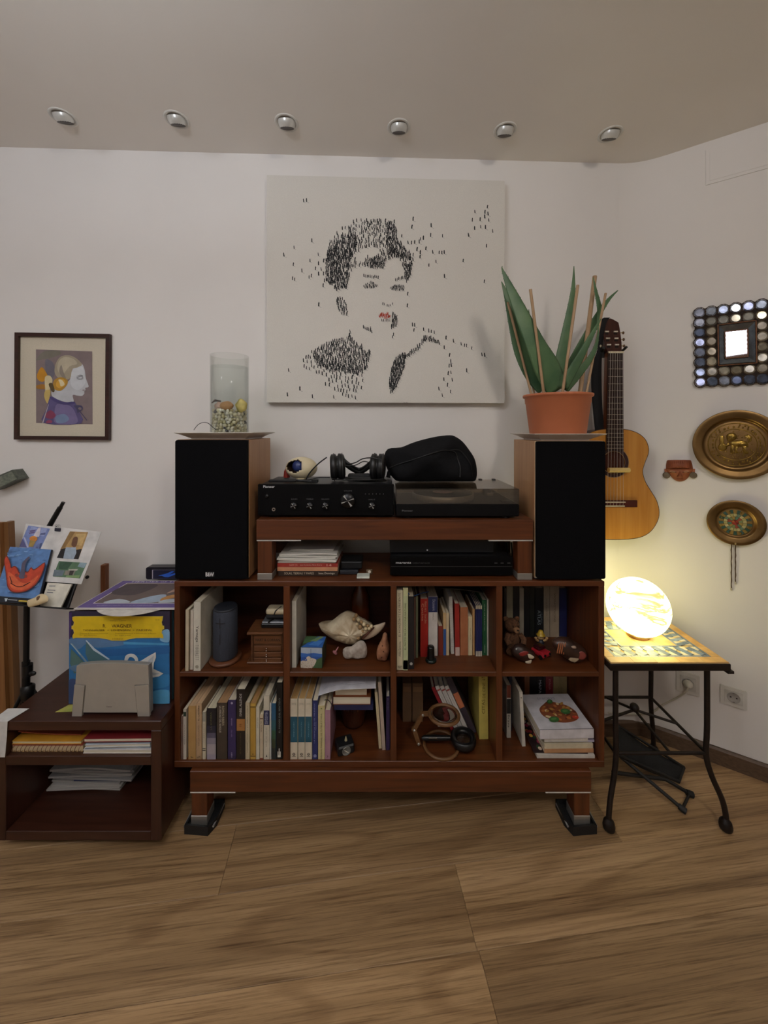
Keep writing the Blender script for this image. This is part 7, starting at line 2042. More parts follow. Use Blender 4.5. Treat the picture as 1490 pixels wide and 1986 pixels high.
# the top: a plate with a round sound hole
n = len(body)
circ = ell(shc[0], shc[1], shr, shr, 40)
bm = bmesh.new()
vb = [bm.verts.new(gfr.at(u, v, 0.0)) for u, v in body]
vc = [bm.verts.new(gfr.at(u, v, 0.0)) for u, v in circ]
es = [bm.edges.new((vb[i], vb[(i + 1) % n])) for i in range(n)] + [bm.edges.new((vc[i], vc[(i + 1) % 40])) for i in range(40)]
bmesh.ops.triangle_fill(bm, edges=es, use_beauty=True)
bm.verts.index_update()
mb = MB()
mb.add([v.co.copy() for v in bm.verts], [[v.index for v in f.verts] for f in bm.faces if math.hypot((f.calc_center_median() - gfr.o).dot(gfr.ux) - shc[0], (f.calc_center_median() - gfr.o).dot(gfr.uy) - shc[1]) > shr * 0.98])
bm.free()
mb.add([gfr.at(u, v, 0.0) for u, v in body] + [gfr.at(u, v, -0.004) for u, v in body], [(i, (i + 1) % n, n + (i + 1) % n, n + i) for i in range(n)])
mb.build('top', SPR, gt)
MB().tube([gfr.at(u, v, -0.001) for u, v in body], 0.0016, 6, closed=True).build('binding', M('2c140e', 0.3), gt)
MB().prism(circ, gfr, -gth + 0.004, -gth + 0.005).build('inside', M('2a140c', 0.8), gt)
mb = MB()
for r0, r1, mi in ((shr, shr * 1.04, 0), (shr * 1.04, shr * 1.34, 1), (shr * 1.34, shr * 1.39, 0)):
    vs = [gfr.at(shc[0] + r * math.cos(2 * PI * i / 48), shc[1] + r * math.sin(2 * PI * i / 48), 0.0004) for r in (r0, r1) for i in range(48)]
    mb.add(vs, [(i, (i + 1) % 48, 48 + (i + 1) % 48, 48 + i) for i in range(48)], mi)
mb.build('rosette', [M('9a7a50', 0.4), M('33161a', 0.35, scale=220, var=0.5)], gt)
NUT, T12 = 684.0, 832.0
SCL = 2 * (T12 - NUT)
def fw(y): return 14.2 + (y - NUT) / (875 - NUT) * 2.3
fb = [gp(1191.8 - fw(NUT), NUT), gp(1191.8 + fw(NUT), NUT), gp(1190.5 + fw(874), 874), gp(1190.5 - fw(874), 874)]
MB().prism([gp(1192.2 - fw(NUT), NUT), gp(1192.2 + fw(NUT), NUT), gp(1190.5 + fw(832), 832), gp(1190.5 - fw(832), 832)], gfr, -0.018, 0.004).build('neck', M('6b3a20', 0.35, kind='wood', axis=2), gt)
MB().prism(fb, gfr, 0.004, 0.0095).build('fretboard', M('2e1812', 0.4, kind='wood', scale=9, h2='1f100c', axis=2), gt)
for f_ in range(1, 20):
    y = NUT + SCL * (1 - 2 ** (-f_ / 12))
    if y > 874: break
    cxf = 1192 - (y - NUT) / 190 * 1.5
    w = fw(y) - 0.3
    MB().tube([gfr.at(*gp(cxf - w, y), 0.0098), gfr.at(*gp(cxf + w, y), 0.0098)], 0.0012, 6).build('fret', M('c9c2b4', 0.25, 0.8), gt)
MB().prism([gp(1192 - 14.4, 686), gp(1192 + 14.4, 686), gp(1192 + 14.4, 682.5), gp(1192 - 14.4, 682.5)], gfr, 0.004, 0.0125).build('nut', M('e0d4b4', 0.4), gt)
BRX = [(1190.5 - 44, 970), (1190.5 + 44, 970), (1190.5 + 44, 983), (1190.5 - 44, 983)]
br = MB().prism([gp(*p) for p in BRX], gfr, 0.0, 0.0065).build('bridge', M('4a1b14', 0.35, kind='wood', axis=0), gt)
MB().prism([gp(1190.5 - 20, 972.2), gp(1190.5 + 20, 972.2), gp(1190.5 + 20, 974), gp(1190.5 - 20, 974)], gfr, 0.0065, 0.0105).build('saddle', M('e0d8c4', 0.4), br)
MB().prism([gp(1190.5 - 19, 979.5), gp(1190.5 + 19, 979.5), gp(1190.5 + 19, 982), gp(1190.5 - 19, 982)], gfr, 0.0065, 0.0085).build('tie_block', M('c9bfa6', 0.4), br)
for s_ in range(6):
    x0 = 1192 + (s_ - 2.5) * 4.4
    x1 = 1190.5 + (s_ - 2.5) * 6.2
    MB().tube([gfr.at(*gp(x0, NUT - 1), 0.013), gfr.at(*gp(x1, 973), 0.0115), gfr.at(*gp(x1, 980), 0.0085)], 0.0004 + 0.00009 * (5 - s_), 5).build('string', M('b9b2a6' if s_ < 3 else 'd2cdc6', 0.35, 0.5 if s_ < 3 else 0.0), gt)
# headstock
hs = [(1178, 683), (1206.5, 683), (1207, 660), (1204, 640), (1201, 628), (1192, 622), (1186, 617), (1176, 616), (1169, 622), (1168, 645), (1172, 668)]
hs = [(1178.5, 683), (1206, 683), (1205.5, 664), (1203, 644), (1201, 632), (1199.5, 625.5), (1190, 620), (1184, 617.5), (1177, 619.5), (1170, 624), (1168.5, 632), (1170, 646), (1174, 668)]
hd = MB().prism([gp(*p) for p in hs], gfr, -0.016, 0.001).build('headstock', M('4a2318', 0.35, kind='wood', scale=9, h2='35160e', axis=2), gt)
for sx, xs in ((-1, (1176.5, 1178.5, 1180.5)), (1, (1193.5, 1194.8, 1196))):
    for x, y in zip(xs, (643.5, 656.5, 669)):
        q = gp(x, y)
        MB().cyl(gfr.at(q[0] - 0.0075, q[1], 0.0025), gfr.at(q[0] + 0.0075, q[1], 0.0025), 0.0032, n=10).build('roller', M('d8cfc0', 0.35), hd)
        sl = [(q[0] - 0.0068, q[1] - 0.012), (q[0] + 0.0068, q[1] - 0.012), (q[0] + 0.0068, q[1] + 0.004), (q[0] - 0.0068, q[1] + 0.004)]
        MB().prism(sl, gfr, 0.001, 0.0013).build('slot', M('160b08', 0.8), hd)
        e = gp(1207.5 + (y - 643) * 0.06 if sx > 0 else 1166.0 + (y - 643) * 0.2, y + 1)
        MB().cyl(gfr.at(e[0] - 0.002 * sx, e[1], -0.008), gfr.at(e[0] + 0.005 * sx, e[1], -0.008), 0.0018, n=8).build('peg_shaft', M('b9a06a', 0.3, 0.8), hd)
        MB().ball(gfr.at(e[0] + 0.0085 * sx, e[1], -0.008), (0.0045, 0.004, 0.0062), 10, 6).build('peg_button', M('d0c4a4', 0.4) if sx < 0 else M('6a4a2c', 0.4), hd)
hk = MB().tube([gfr.at(*gp(1210, 682), -0.03), gfr.at(*gp(1211, 678), -0.004), gfr.at(*gp(1212, 674), 0.012)], 0.005, 10)
hk.tube([gfr.at(*gp(1173, 682), -0.03), gfr.at(*gp(1171, 679), -0.004), gfr.at(*gp(1168, 676), 0.012)], 0.005, 10)
hk.prism([gp(1170, 690), gp(1210, 690), gp(1210, 676), gp(1170, 676)], gfr, -0.045, -0.022)
whk = solo('guitar_hook', hk, M('121212', 0.5), 'black two pronged wall hook holding the guitar neck', 'hook')
# strap: from the headstock down behind the neck on the left
sp_ = [(1176, 617), (1170, 622), (1168, 634), (1167, 660), (1166, 682), (1162, 705), (1161.5, 740), (1163, 780), (1166, 820), (1168, 850)]
ws = [6, 7, 5, 4, 5, 9, 10, 9.5, 9, 8.5]
cl = [V(gfr.at(*gp(x, y), w)) for (x, y), w in zip(sp_, (0.004, 0.004, 0.003, -0.006, -0.012, -0.016, -0.018, -0.018, -0.016, -0.012))]
cl = [V(p) for p in cr([tuple(p) for p in cl], 4, False)]
wl = [p[0] for p in cr([(w, 0) for w in ws], 4, False)]
mb = MB()
vs = [p - V((w * k, 0, 0)) for p, w in zip(cl, wl)] + [p + V((w * k, 0, 0)) for p, w in zip(cl, wl)]
L = len(cl)
mb.add(vs, [(i, i + 1, L + i + 1, L + i) for i in range(L - 1)], 0, True)
o = mb.build('strap', M('0e0e14', 0.85, scale=200, bump=0.2), gt)
so = o.modifiers.new('t', 'SOLIDIFY'); so.thickness = 0.003
q0, q1 = gp(1174, 910.5), gp(1213.5, 910.5)
MB_ = MB().cyl(gfr.at(q0[0] - 0.0, q0[1], 0.0226), gfr.at(q1[0], q1[1], 0.0226), 4.6 * k, n=16)
solo('cream_roll', MB_, M('d9bd78', 0.5), 'cream paper roll tucked across the guitar strings', 'paper roll')

# ------------------------------------------------------------------ right wall: mosaic mirror, brass plates, clay mask
mc = RIGHT.hit(1427, 668.5)
ZT_, ZB_ = RIGHT.hit(1346, 600).z, RIGHT.hit(1346, 752).z
mf = Fr(mc, RDIR, V((0.0, 0.0, 1.0)) + RDIR * -0.012)
uL = mf.uv(RIGHT.hit(1346, 668))[0]
MW, MH = -uL, (ZT_ - ZB_) / 2 * 1.0
mr = thing('mosaic_mirror', 'square wall mirror framed in two rows of oval glass tiles', 'mirror', tuple(mc))
BRZ = M('4a3422', 0.5, 0.5, scale=200, h2='281a12', bump=0.6)
MB().prism([(-MW * 0.97, -MH * 0.97), (MW * 0.97, -MH * 0.97), (MW * 0.97, MH * 0.97), (-MW * 0.97, MH * 0.97)], mf, 0.001, 0.010).build('backing', M('241a14', 0.8), mr)
NX, NY = 7, 8
cw, ch = 2 * MW / NX, 2 * MH / NY
GL = [M(c, 0.12, 0.75, scale=50, var=0.25) for c in ('8a94a8', '6c7890', '9aa4b4', 'a0a8c0', '5c667c')]
GI = [M(c, 0.14, 0.7, scale=50, var=0.2) for c in ('a8a494', '8c8a80', 'b4ad98', '8a8270')]
rm = random.Random(31)
def oval(cx_, cy_, rx, ry, ms, n=12, lift=0.010):
    mb = MB()
    pts = ell(cx_, cy_, rx, ry, n, 0.13)
    tl, tr_ = rm.uniform(-0.05, 0.05), rm.uniform(-0.05, 0.05)
    vs = [mf.at(u, v, lift + 0.002 + (u - cx_) * tl + (v - cy_) * tr_) for u, v in pts]
    vs2 = [mf.at(cx_ + (u - cx_) * 0.72, cy_ + (v - cy_) * 0.72, lift + 0.0042 + (u - cx_) * tl + (v - cy_) * tr_) for u, v in pts]
    mb.add(vs + vs2, [(i, (i + 1) % n, n + (i + 1) % n, n + i) for i in range(n)] + [list(range(n, 2 * n))])
    t = mb.build('glass_tile', rm.choice(ms), mr)
    rb = MB().tube([mf.at(cx_ + (u - cx_) * 1.1, cy_ + (v - cy_) * 1.1, lift + 0.002) for u, v in ell(cx_, cy_, rx, ry, 20)], [0.0018, 0.0011] * 10, 6, closed=True)
    rb.build('beaded_rim', BRZ, t)
for i in range(NX):
    for j in range(NY):
        ring_ = min(i, j, NX - 1 - i, NY - 1 - j)
        cx_, cy_ = -MW + cw * (i + 0.5), -MH + ch * (j + 0.5)
        if ring_ == 0:
            oval(cx_, cy_, cw * 0.5, ch * 0.49, GL)
        elif ring_ == 1:
            oval(cx_, cy_, cw * 0.49, ch * 0.48, GI)
iu, iv = MW - 2 * cw, MH - 2 * ch
MB().prism([(-iu * 1.03, -iv * 1.03), (iu * 1.03, -iv * 1.03), (iu * 1.03, iv * 1.03), (-iu * 1.03, iv * 1.03)], mf, 0.010, 0.012).build('inner_bed', M('2a1d16', 0.7), mr)
ku, kv = iu * 0.60, iv * 0.66
for a, b, c_, d_ in (((-iu, -iv), (iu, -iv), (ku, -kv), (-ku, -kv)), ((iu, -iv), (iu, iv), (ku, kv), (ku, -kv)), ((iu, iv), (-iu, iv), (-ku, kv), (ku, kv)), ((-iu, iv), (-iu, -iv), (-ku, -kv), (-ku, kv))):
    g = 0.94
    q = [(p[0] * g if abs(p[0]) > ku * 1.01 else p[0] * 1.04, p[1] * g if abs(p[1]) > kv * 1.01 else p[1] * 1.04) for p in (a, b, c_, d_)]
    mb = MB().add([mf.at(*q[0], 0.024), mf.at(*q[1], 0.024), mf.at(*q[2], 0.013), mf.at(*q[3], 0.013)], [(0, 1, 2, 3)])
    mb.build('slanted_glass', M('7d8894', 0.1, 0.85, scale=40, var=0.15), mr)
def beads(q, name, w, r=0.0026, nb=26):
    L = len(q)
    pts = []
    for i in range(L):
        a, b = q[i], q[(i + 1) % L]
        for t in range(nb // 2):
            pts.append((a[0] + (b[0] - a[0]) * t / (nb // 2), a[1] + (b[1] - a[1]) * t / (nb // 2)))
    rs = [r if i % 2 else r * 0.6 for i in range(len(pts))]
    MB().tube([mf.at(u, v, w) for u, v in pts], rs, 6, closed=True).build(name, M('7a5238', 0.45, 0.5), mr)
beads([(-iu, -iv), (iu, -iv), (iu, iv), (-iu, iv)], 'bead_frame', 0.024)
beads([(-ku, -kv), (ku, -kv), (ku, kv), (-ku, kv)], 'bead_frame', 0.0145)
MIR = bpy.data.materials.new('silvered_mirror'); MIR.use_nodes = True
b_ = MIR.node_tree.nodes['Principled BSDF']
b_.inputs['Metallic'].default_value = 1.0; b_.inputs['Roughness'].default_value = 0.02; b_.inputs['Base Color'].default_value = (0.9, 0.9, 0.9, 1)
MB().prism([(-ku, -kv), (ku, -kv), (ku, kv), (-ku, kv)], mf, 0.012, 0.0132).build('mirror_glass', MIR, mr)

BRASS = M('8f7044', 0.34, 0.85, scale=14, h2='6f5532', var=0.1)
BRASS2 = M('a8883c', 0.28, 0.85, scale=60, h2='77602c', bump=0.3)
def plate(px, py, r, prof, name, label):
    c = RIGHT.hit(px, py)
    f = Fr(c, RDIR, (0, 0, 1))
    t = thing(name, label, 'plate', tuple(c))
    MB().lathe([(k_[0] * r, k_[1]) for k_ in prof], c, 64, 0, (f.ux, f.uy, f.n)).build('dish', BRASS, t)
    return t, f
R1 = 64.0 * 1.478 / F
bp1, f1 = plate(1426.5, 862, R1, [(0.0001, 0.012), (0.60, 0.012), (0.66, 0.0105), (0.71, 0.010), (0.745, 0.016), (0.77, 0.023), (0.80, 0.024), (0.9, 0.0265), (0.985, 0.029), (1.0, 0.0275), (0.99, 0.026), (0.78, 0.02), (0.72, 0.004), (0.0001, 0.002)], 'brass_plate', 'large round brass plate embossed with a lion, below the mirror')
ax = (f1.ux, f1.uy, f1.n)
for rr_ in (0.62, 0.455):
    MB().tube([f1.at(R1 * rr_ * math.cos(2 * PI * i / 60), R1 * rr_ * math.sin(2 * PI * i / 60), 0.0125) for i in range(60)], 0.0016, 6, closed=True).build('raised_ring', BRASS2, bp1)
rl_ = random.Random(8)
letters = MB()
for i in range(30):
    a = 2 * PI * i / 30
    for q in range(2):
        ra, aa = R1 * (0.515 + 0.06 * q * rl_.choice([0, 1])), a + rl_.uniform(-0.05, 0.05)
        letters.ball(f1.at(ra * math.cos(aa), ra * math.sin(aa), 0.0125), (0.0028, 0.0024, 0.0045), 6, 4)
tag(letters.build('embossed_letters', BRASS2, bp1), kind='stuff')
dots = MB()
for i in range(70):
    ra, aa = R1 * 0.42 * math.sqrt(rl_.random()), rl_.uniform(0, 2 * PI)
    dots.ball(f1.at(ra * math.cos(aa), ra * math.sin(aa), 0.0122), (0.0022, 0.0018, 0.0022), 6, 4)
tag(dots.build('embossed_ground', BRASS2, bp1), kind='stuff')
def relief(t, f, r, shapes, name, m):
    mb = MB()
    for pts, h in shapes:
        mb.inflate(cr([(u * r, v * r) for u, v in pts], 3), f, h * 0.7, 0.0005, w0=0.0118, fn=lambda u, v: 1 + 0.25 * math.sin(u * 900) * math.sin(v * 800))
    o = mb.build(name, m, t)
    return o
relief(bp1, f1, R1, [([(-0.12, 0.06), (0.0, 0.12), (0.14, 0.12), (0.24, 0.06), (0.26, -0.04), (0.14, -0.06), (0.02, -0.08), (-0.1, -0.04)], 0.006)], 'lion_body', BRASS2)
relief(bp1, f1, R1, [([(-0.16, 0.08), (-0.04, 0.12), (0.02, 0.22), (-0.02, 0.32), (-0.12, 0.34), (-0.2, 0.28), (-0.2, 0.16)], 0.008)], 'lion_head', BRASS2)
for q in ([(-0.1, 0.0), (-0.02, -0.02), (-0.06, -0.16), (-0.02, -0.26), (-0.12, -0.26), (-0.12, -0.14)], [(0.14, -0.02), (0.24, -0.04), (0.2, -0.14), (0.28, -0.24), (0.18, -0.26), (0.14, -0.14)], [(0.0, -0.04), (0.06, -0.06), (0.02, -0.18), (0.06, -0.24), (-0.02, -0.25), (-0.03, -0.14)], [(-0.18, 0.06), (-0.1, 0.0), (-0.18, -0.06), (-0.26, -0.08), (-0.26, -0.02), (-0.2, 0.0)]):
    relief(bp1, f1, R1, [(q, 0.005)], 'lion_leg', BRASS2)
relief(bp1, f1, R1, [([(0.24, 0.04), (0.32, 0.1), (0.34, 0.2), (0.28, 0.28), (0.18, 0.26), (0.2, 0.22), (0.27, 0.22), (0.29, 0.16), (0.26, 0.1)], 0.004)], 'lion_tail', BRASS2)
relief(bp1, f1, R1, [([(-0.36, 0.24), (-0.26, 0.24), (-0.26, 0.04), (-0.2, -0.02), (-0.2, -0.14), (-0.28, -0.2), (-0.36, -0.18), (-0.4, -0.08), (-0.36, 0.02)], 0.005)], 'jug', BRASS2)
R2 = 41.6 * 1.478 / F
bp2, f2 = plate(1425, 1012, R2, [(0.0001, 0.010), (0.56, 0.010), (0.6, 0.0085), (0.64, 0.0095), (0.68, 0.016), (0.72, 0.0175), (0.86, 0.019), (0.985, 0.0215), (1.0, 0.020), (0.7, 0.013), (0.64, 0.004), (0.0001, 0.002)], 'calendar_plate', 'smaller brass plate with a coloured calendar disc and two cords')
for r0, r1, c_, nn in ((0.56, 0.40, ('8a6e34', '3f5f58', '9a7c3c', '35554a'), 26), (0.39, 0.27, ('b9b07a', 'a8a068', 'c4b884', '6e8a72'), 18), (0.26, 0.13, ('7c8a5c', '9a4a38', '557a68', 'a08a48'), 12), (0.12, 0.0, ('a83a2c', '7a2a22', 'c0703c', 'a83a2c'), 6)):
    for i in range(nn):
        a0_, a1_ = 2 * PI * (i + 0.06) / nn, 2 * PI * (i + 0.94) / nn
        q = [(R2 * r_ * math.cos(a), R2 * r_ * math.sin(a)) for r_, a in ((max(r1, 0.012), a0_), (max(r1, 0.012), a1_), (r0, a1_), (r0, a0_))]
        MB().prism(q, f2, 0.010, 0.0112 + 0.0006 * (i % 3)).build('enamel_piece', M(c_[i % 4], 0.35, 0.2), bp2)
for i in range(8):
    a = 2 * PI * (i + 0.5) / 8
    MB().ball(f2.at(R2 * 0.49 * math.cos(a), R2 * 0.49 * math.sin(a), 0.0115), (0.0028, 0.0028, 0.0028), 8, 5).build('boss', BRASS2, bp2)
q = f2.at(-0.0, -R2 * 0.985, 0.016)
MB().ball(f2.at(0, -R2 * 0.93, 0.021), (0.004, 0.002, 0.004), 8, 6).build('cord_loop', M('c9b07c', 0.4, 0.5), bp2)
for x0, yb in ((1419, 1140), (1427, 1128)):
    a, b = RIGHT.hit(x0, 1052, 0.008), RIGHT.hit(x0, yb, 0.006)
    pts = [a.lerp(b, i / 12) + RDIR * 0.0006 * math.sin(i * 2.1) for i in range(13)]
    cd_ = MB().tube(pts, [0.0021, 0.0016] * 6 + [0.002], 6).build('cord', M('4a3428', 0.8), bp2)
    mb = MB().tube([b, b - V((0, 0, 0.003)), b - V((0, 0, 0.010))], [0.0014, 0.003, 0.0022], 8)
    mb.build('tassel', M('b9b0a0', 0.8), cd_)
# clay mask
km = RIGHT.hit(1319, 914)
fk = Fr(km, RDIR, (0, 0, 1))
def mk(x, y): return fk.uv(RIGHT.hit(x / 6.618 + 1270, y / 6.618 + 860))
CLAY = M('a8643c', 0.6, scale=40, h2='8c4c2c', bump=0.25)
ck = thing('clay_mask', 'small terracotta face mask with round ear discs on the wall', 'mask', tuple(km))
face = [mk(*p) for p in [(150, 320), (480, 320), (468, 380), (430, 440), (385, 475), (320, 488), (260, 470), (215, 430), (175, 380)]]
cm_ = mk(318, 370)
MB().inflate(cr(face, 3), fk, 0.022, 0.0, cm_, w0=0.001).build('face', CLAY, ck)
br_ = [mk(*p) for p in [(145, 320), (155, 225), (200, 212), (320, 210), (435, 212), (470, 225), (492, 320), (470, 328), (320, 322), (170, 330)]]
MB().inflate(cr(br_, 2), fk, 0.024, 0.0, mk(318, 280), w0=0.001, rings=(1, 0.97, 0.88, 0.6, 0.3)).build('headdress', M('9a5230', 0.6, scale=40, h2='7c3f24', bump=0.25), ck)
for i in range(12):
    x = 175 + i * 26
    MB().tube([fk.at(*mk(x, 225), 0.017 + 0.006 * math.sin(PI * i / 11)), fk.at(*mk(x + (x - 318) * 0.05, 312), 0.0175 + 0.0065 * math.sin(PI * i / 11))], 0.0011, 5).build('fringe_line', M('8a4828', 0.6), ck)
ns = [mk(*p) for p in [(318, 345), (345, 400), (350, 425), (318, 432), (280, 425), (288, 400)]]
MB().inflate(cr(ns, 3), fk, 0.011, 0.0, w0=0.021).build('nose', M('8c4a28', 0.6), ck)
for x in (228, 395):
    MB().inflate([mk(x + dx, 358 + dy) for dx, dy in ell(0, 0, 46, 15, 14, 0.12 if x < 300 else -0.12)], fk, 0.0035, 0.0, w0=0.0195).build('eye', M('c08a5c', 0.6), ck)
    MB().tube([fk.at(*mk(x - 44, 364), 0.022), fk.at(*mk(x, 360), 0.024), fk.at(*mk(x + 44, 364), 0.022)], 0.0014, 6).build('eye_slit', M('5c2c18', 0.6), ck)
MB().inflate([mk(318 + dx, 455 + dy) for dx, dy in ell(0, 0, 48, 9, 14)], fk, 0.004, 0.0, w0=0.0165).build('lips', M('94502e', 0.6), ck)
for x in (150, 492):
    e = MB().lathe([(0.0001, 0.011), (0.0035, 0.0125), (0.006, 0.010), (0.0095, 0.0125), (0.0125, 0.010), (0.0125, 0.002), (0.0001, 0.001)], fk.at(*mk(x, 405)), 22, 0, (fk.ux, fk.uy, fk.n))
    e.build('ear_disc', M('7a6a54', 0.65, scale=60, h2='5c5040', bump=0.3), ck)
    MB().prism([mk(x - 25, 325), mk(x + 25, 325), mk(x + 22, 372), mk(x - 22, 372)], fk, 0.001, 0.008).build('ear', CLAY, ck)

# ------------------------------------------------------------------ large canvas: a face built of tiny strolling figures
cL, cR = 515.0, 980.0
OFF = 0.034
TL, TR, BL, BR = BACK.hit(515, 338, OFF), BACK.hit(980, 352, OFF), BACK.hit(517.5, 779, OFF), BACK.hit(978, 783, OFF)
zT, zB = (TL.z + TR.z) / 2, (BL.z + BR.z) / 2
cf = Fr(V((BL.x, BL.y, zB)) + BACK.n * -OFF, bdir, (0, 0, 1))
cwid = (cf.uv(TR)[0] + cf.uv(BR)[0]) / 2
chei = zT - zB
cv_ = thing('canvas_painting', 'large white square canvas with a woman\'s face made of tiny figures', 'painting', tuple(cf.at(cwid / 2, 0)))
mb = MB().prism(rrect(0, cwid, 0, chei, 0.002, 2), cf, 0.002, OFF)
mb.build('canvas', M('dcd8d0', 0.8, scale=500, bump=0.15, var=0.03), cv_)
rg = random.Random(77)
def cuv(x, y):                                        # crop pixel of the painting to canvas metres
    return ((x - 50) / (1425 - 50) * cwid, (1365 - y) / (1365 - 58) * chei)
figs, reds, shads = MB(), MB(), MB()
def figure(x, y, s=1.0, mbx=None):
    mbx = mbx or figs
    u, v = cuv(x, y)
    h = 0.0138 * s * rg.uniform(0.85, 1.15)
    w = h * rg.uniform(0.24, 0.34)
    ln = rg.uniform(-0.15, 0.15) * h
    z = OFF + 0.0004
    mbx.poly([cf.at(u - w * 0.45, v, z), cf.at(u + w * 0.1, v, z), cf.at(u + w * 0.35 + ln * 0.3, v + h * 0.45, z), cf.at(u + w * 0.5 + ln, v + h * 0.72, z), cf.at(u + w * 0.2 + ln, v + h, z), cf.at(u - w * 0.25 + ln, v + h, z), cf.at(u - w * 0.5 + ln * 0.6, v + h * 0.7, z)])
    mbx.poly([cf.at(u + w * 0.1, v - h * 0.02, z), cf.at(u + w * 0.45, v - h * 0.05, z), cf.at(u + w * 0.5 + ln * 0.3, v + h * 0.4, z), cf.at(u, v + h * 0.4, z)])
    if rg.random() < 0.8:
        shads.poly([cf.at(u, v, z - 0.0001), cf.at(u + w * 0.3, v + h * 0.03, z - 0.0001), cf.at(u + h * 0.62, v - h * 0.22, z - 0.0001), cf.at(u + h * 0.55, v - h * 0.3, z - 0.0001)])
def inside(p, poly):
    x, y = p; c = False
    for i in range(len(poly)):
        (x0, y0), (x1, y1) = poly[i], poly[i - 1]
        if (y0 > y) != (y1 > y) and x < (x1 - x0) * (y - y0) / (y1 - y0) + x0: c = not c
    return c
def fill(poly, n, s=1.0, holes=(), mind=9):
    xs, ys = [p[0] for p in poly], [p[1] for p in poly]
    got = []
    tries = 0
    while len(got) < n and tries < n * 30:
        tries += 1
        p = (rg.uniform(min(xs), max(xs)), rg.uniform(min(ys), max(ys)))
        if not inside(p, poly) or any(inside(p, h) for h in holes): continue
        if any(abs(p[0] - q[0]) < mind * 0.7 and abs(p[1] - q[1]) < mind for q in got): continue
        got.append(p)
        figure(p[0], p[1], s)
hole = [(555, 560), (550, 500), (620, 480), (700, 470), (680, 520), (600, 530), (575, 575)]
hair = [(380, 640), (390, 540), (405, 450), (450, 390), (510, 340), (570, 300), (640, 320), (700, 300), (780, 320), (800, 400), (805, 450), (870, 490), (890, 540), (870, 660), (850, 640), (840, 560), (790, 520), (740, 540), (720, 590), (640, 575), (560, 590), (520, 620), (505, 720), (450, 720), (395, 680)]
fill(hair, 400, 1.0, (hole,), 10)
fill([(385, 660), (385, 560), (400, 470), (470, 430), (560, 380), (560, 470), (520, 560), (530, 600), (505, 715), (440, 710)], 330, 0.9, (hole,), 7)
fill([(740, 320), (790, 340), (800, 440), (870, 500), (880, 540), (780, 520), (745, 540), (730, 460)], 130, 0.9, (), 7)
fill([(600, 575), (620, 540), (700, 520), (730, 545), (718, 590), (650, 590)], 70, 0.85, (), 7)
fill([(825, 560), (885, 550), (878, 620), (850, 680)], 45, 0.9, (), 8)
for x in range(605, 690, 9): figure(x, 640 - 0.14 * (645 - x) + rg.uniform(-3, 3), 0.85)
for x in range(788, 850, 8): figure(x, 655 - 0.2 * (x - 788) + rg.uniform(-3, 3), 0.85)
fill([(590, 700), (610, 680), (645, 668), (685, 690), (660, 703), (620, 705)], 40, 0.6, (), 5)
fill([(750, 705), (775, 688), (835, 684), (838, 715), (790, 715)], 45, 0.6, (), 5)
fill([(445, 770), (480, 765), (500, 800), (515, 868), (480, 860), (455, 830)], 36, 0.95, (), 10)
for x, y in ((713, 797), (722, 797), (738, 806), (748, 808), (757, 804), (768, 795)): figure(x, y, 0.75)
fill([(770, 850), (795, 870), (800, 920), (760, 945), (765, 900)], 34, 0.9, (), 8)
for x in range(708, 760, 9): figure(x, 893, 0.7)
lip = [(688, 862), (720, 842), (745, 845), (768, 862), (740, 875), (705, 874)]
sv = figs
cnt = 0
while cnt < 34:
    p = (rg.uniform(688, 768), rg.uniform(842, 874))
    if inside(p, lip):
        figure(p[0], p[1] + 4, 0.75, reds); cnt += 1
for x, y in ((603, 935), (612, 940), (622, 945), (632, 948), (642, 952), (650, 962), (642, 940), (775, 975), (768, 990), (592, 1040), (638, 1085), (520, 985)): figure(x, y)
sh_l = [(300, 1080), (380, 1040), (430, 1010), (510, 1000), (525, 950), (535, 1005), (600, 1060), (640, 1080), (625, 1160), (590, 1210), (520, 1200), (430, 1190), (340, 1160)]
fill(sh_l, 330, 1.0, (), 9)
fill([(255, 1180), (260, 1110), (340, 1110), (560, 1180), (620, 1160), (590, 1300), (540, 1345), (480, 1330), (410, 1290), (380, 1230), (300, 1180)], 90, 1.05, (), 17)
fill([(755, 1325), (750, 1260), (765, 1160), (790, 1110), (850, 1080), (840, 1160), (800, 1260), (780, 1300)], 150, 0.95, (), 7)
fill([(840, 1110), (870, 1080), (930, 1030), (945, 990), (960, 1010), (920, 1060), (880, 1095)], 24, 1.0, (), 10)
fill([(940, 1000), (960, 985), (1010, 995), (1050, 1020), (1045, 1030), (1000, 1012)], 20, 1.0, (), 9)
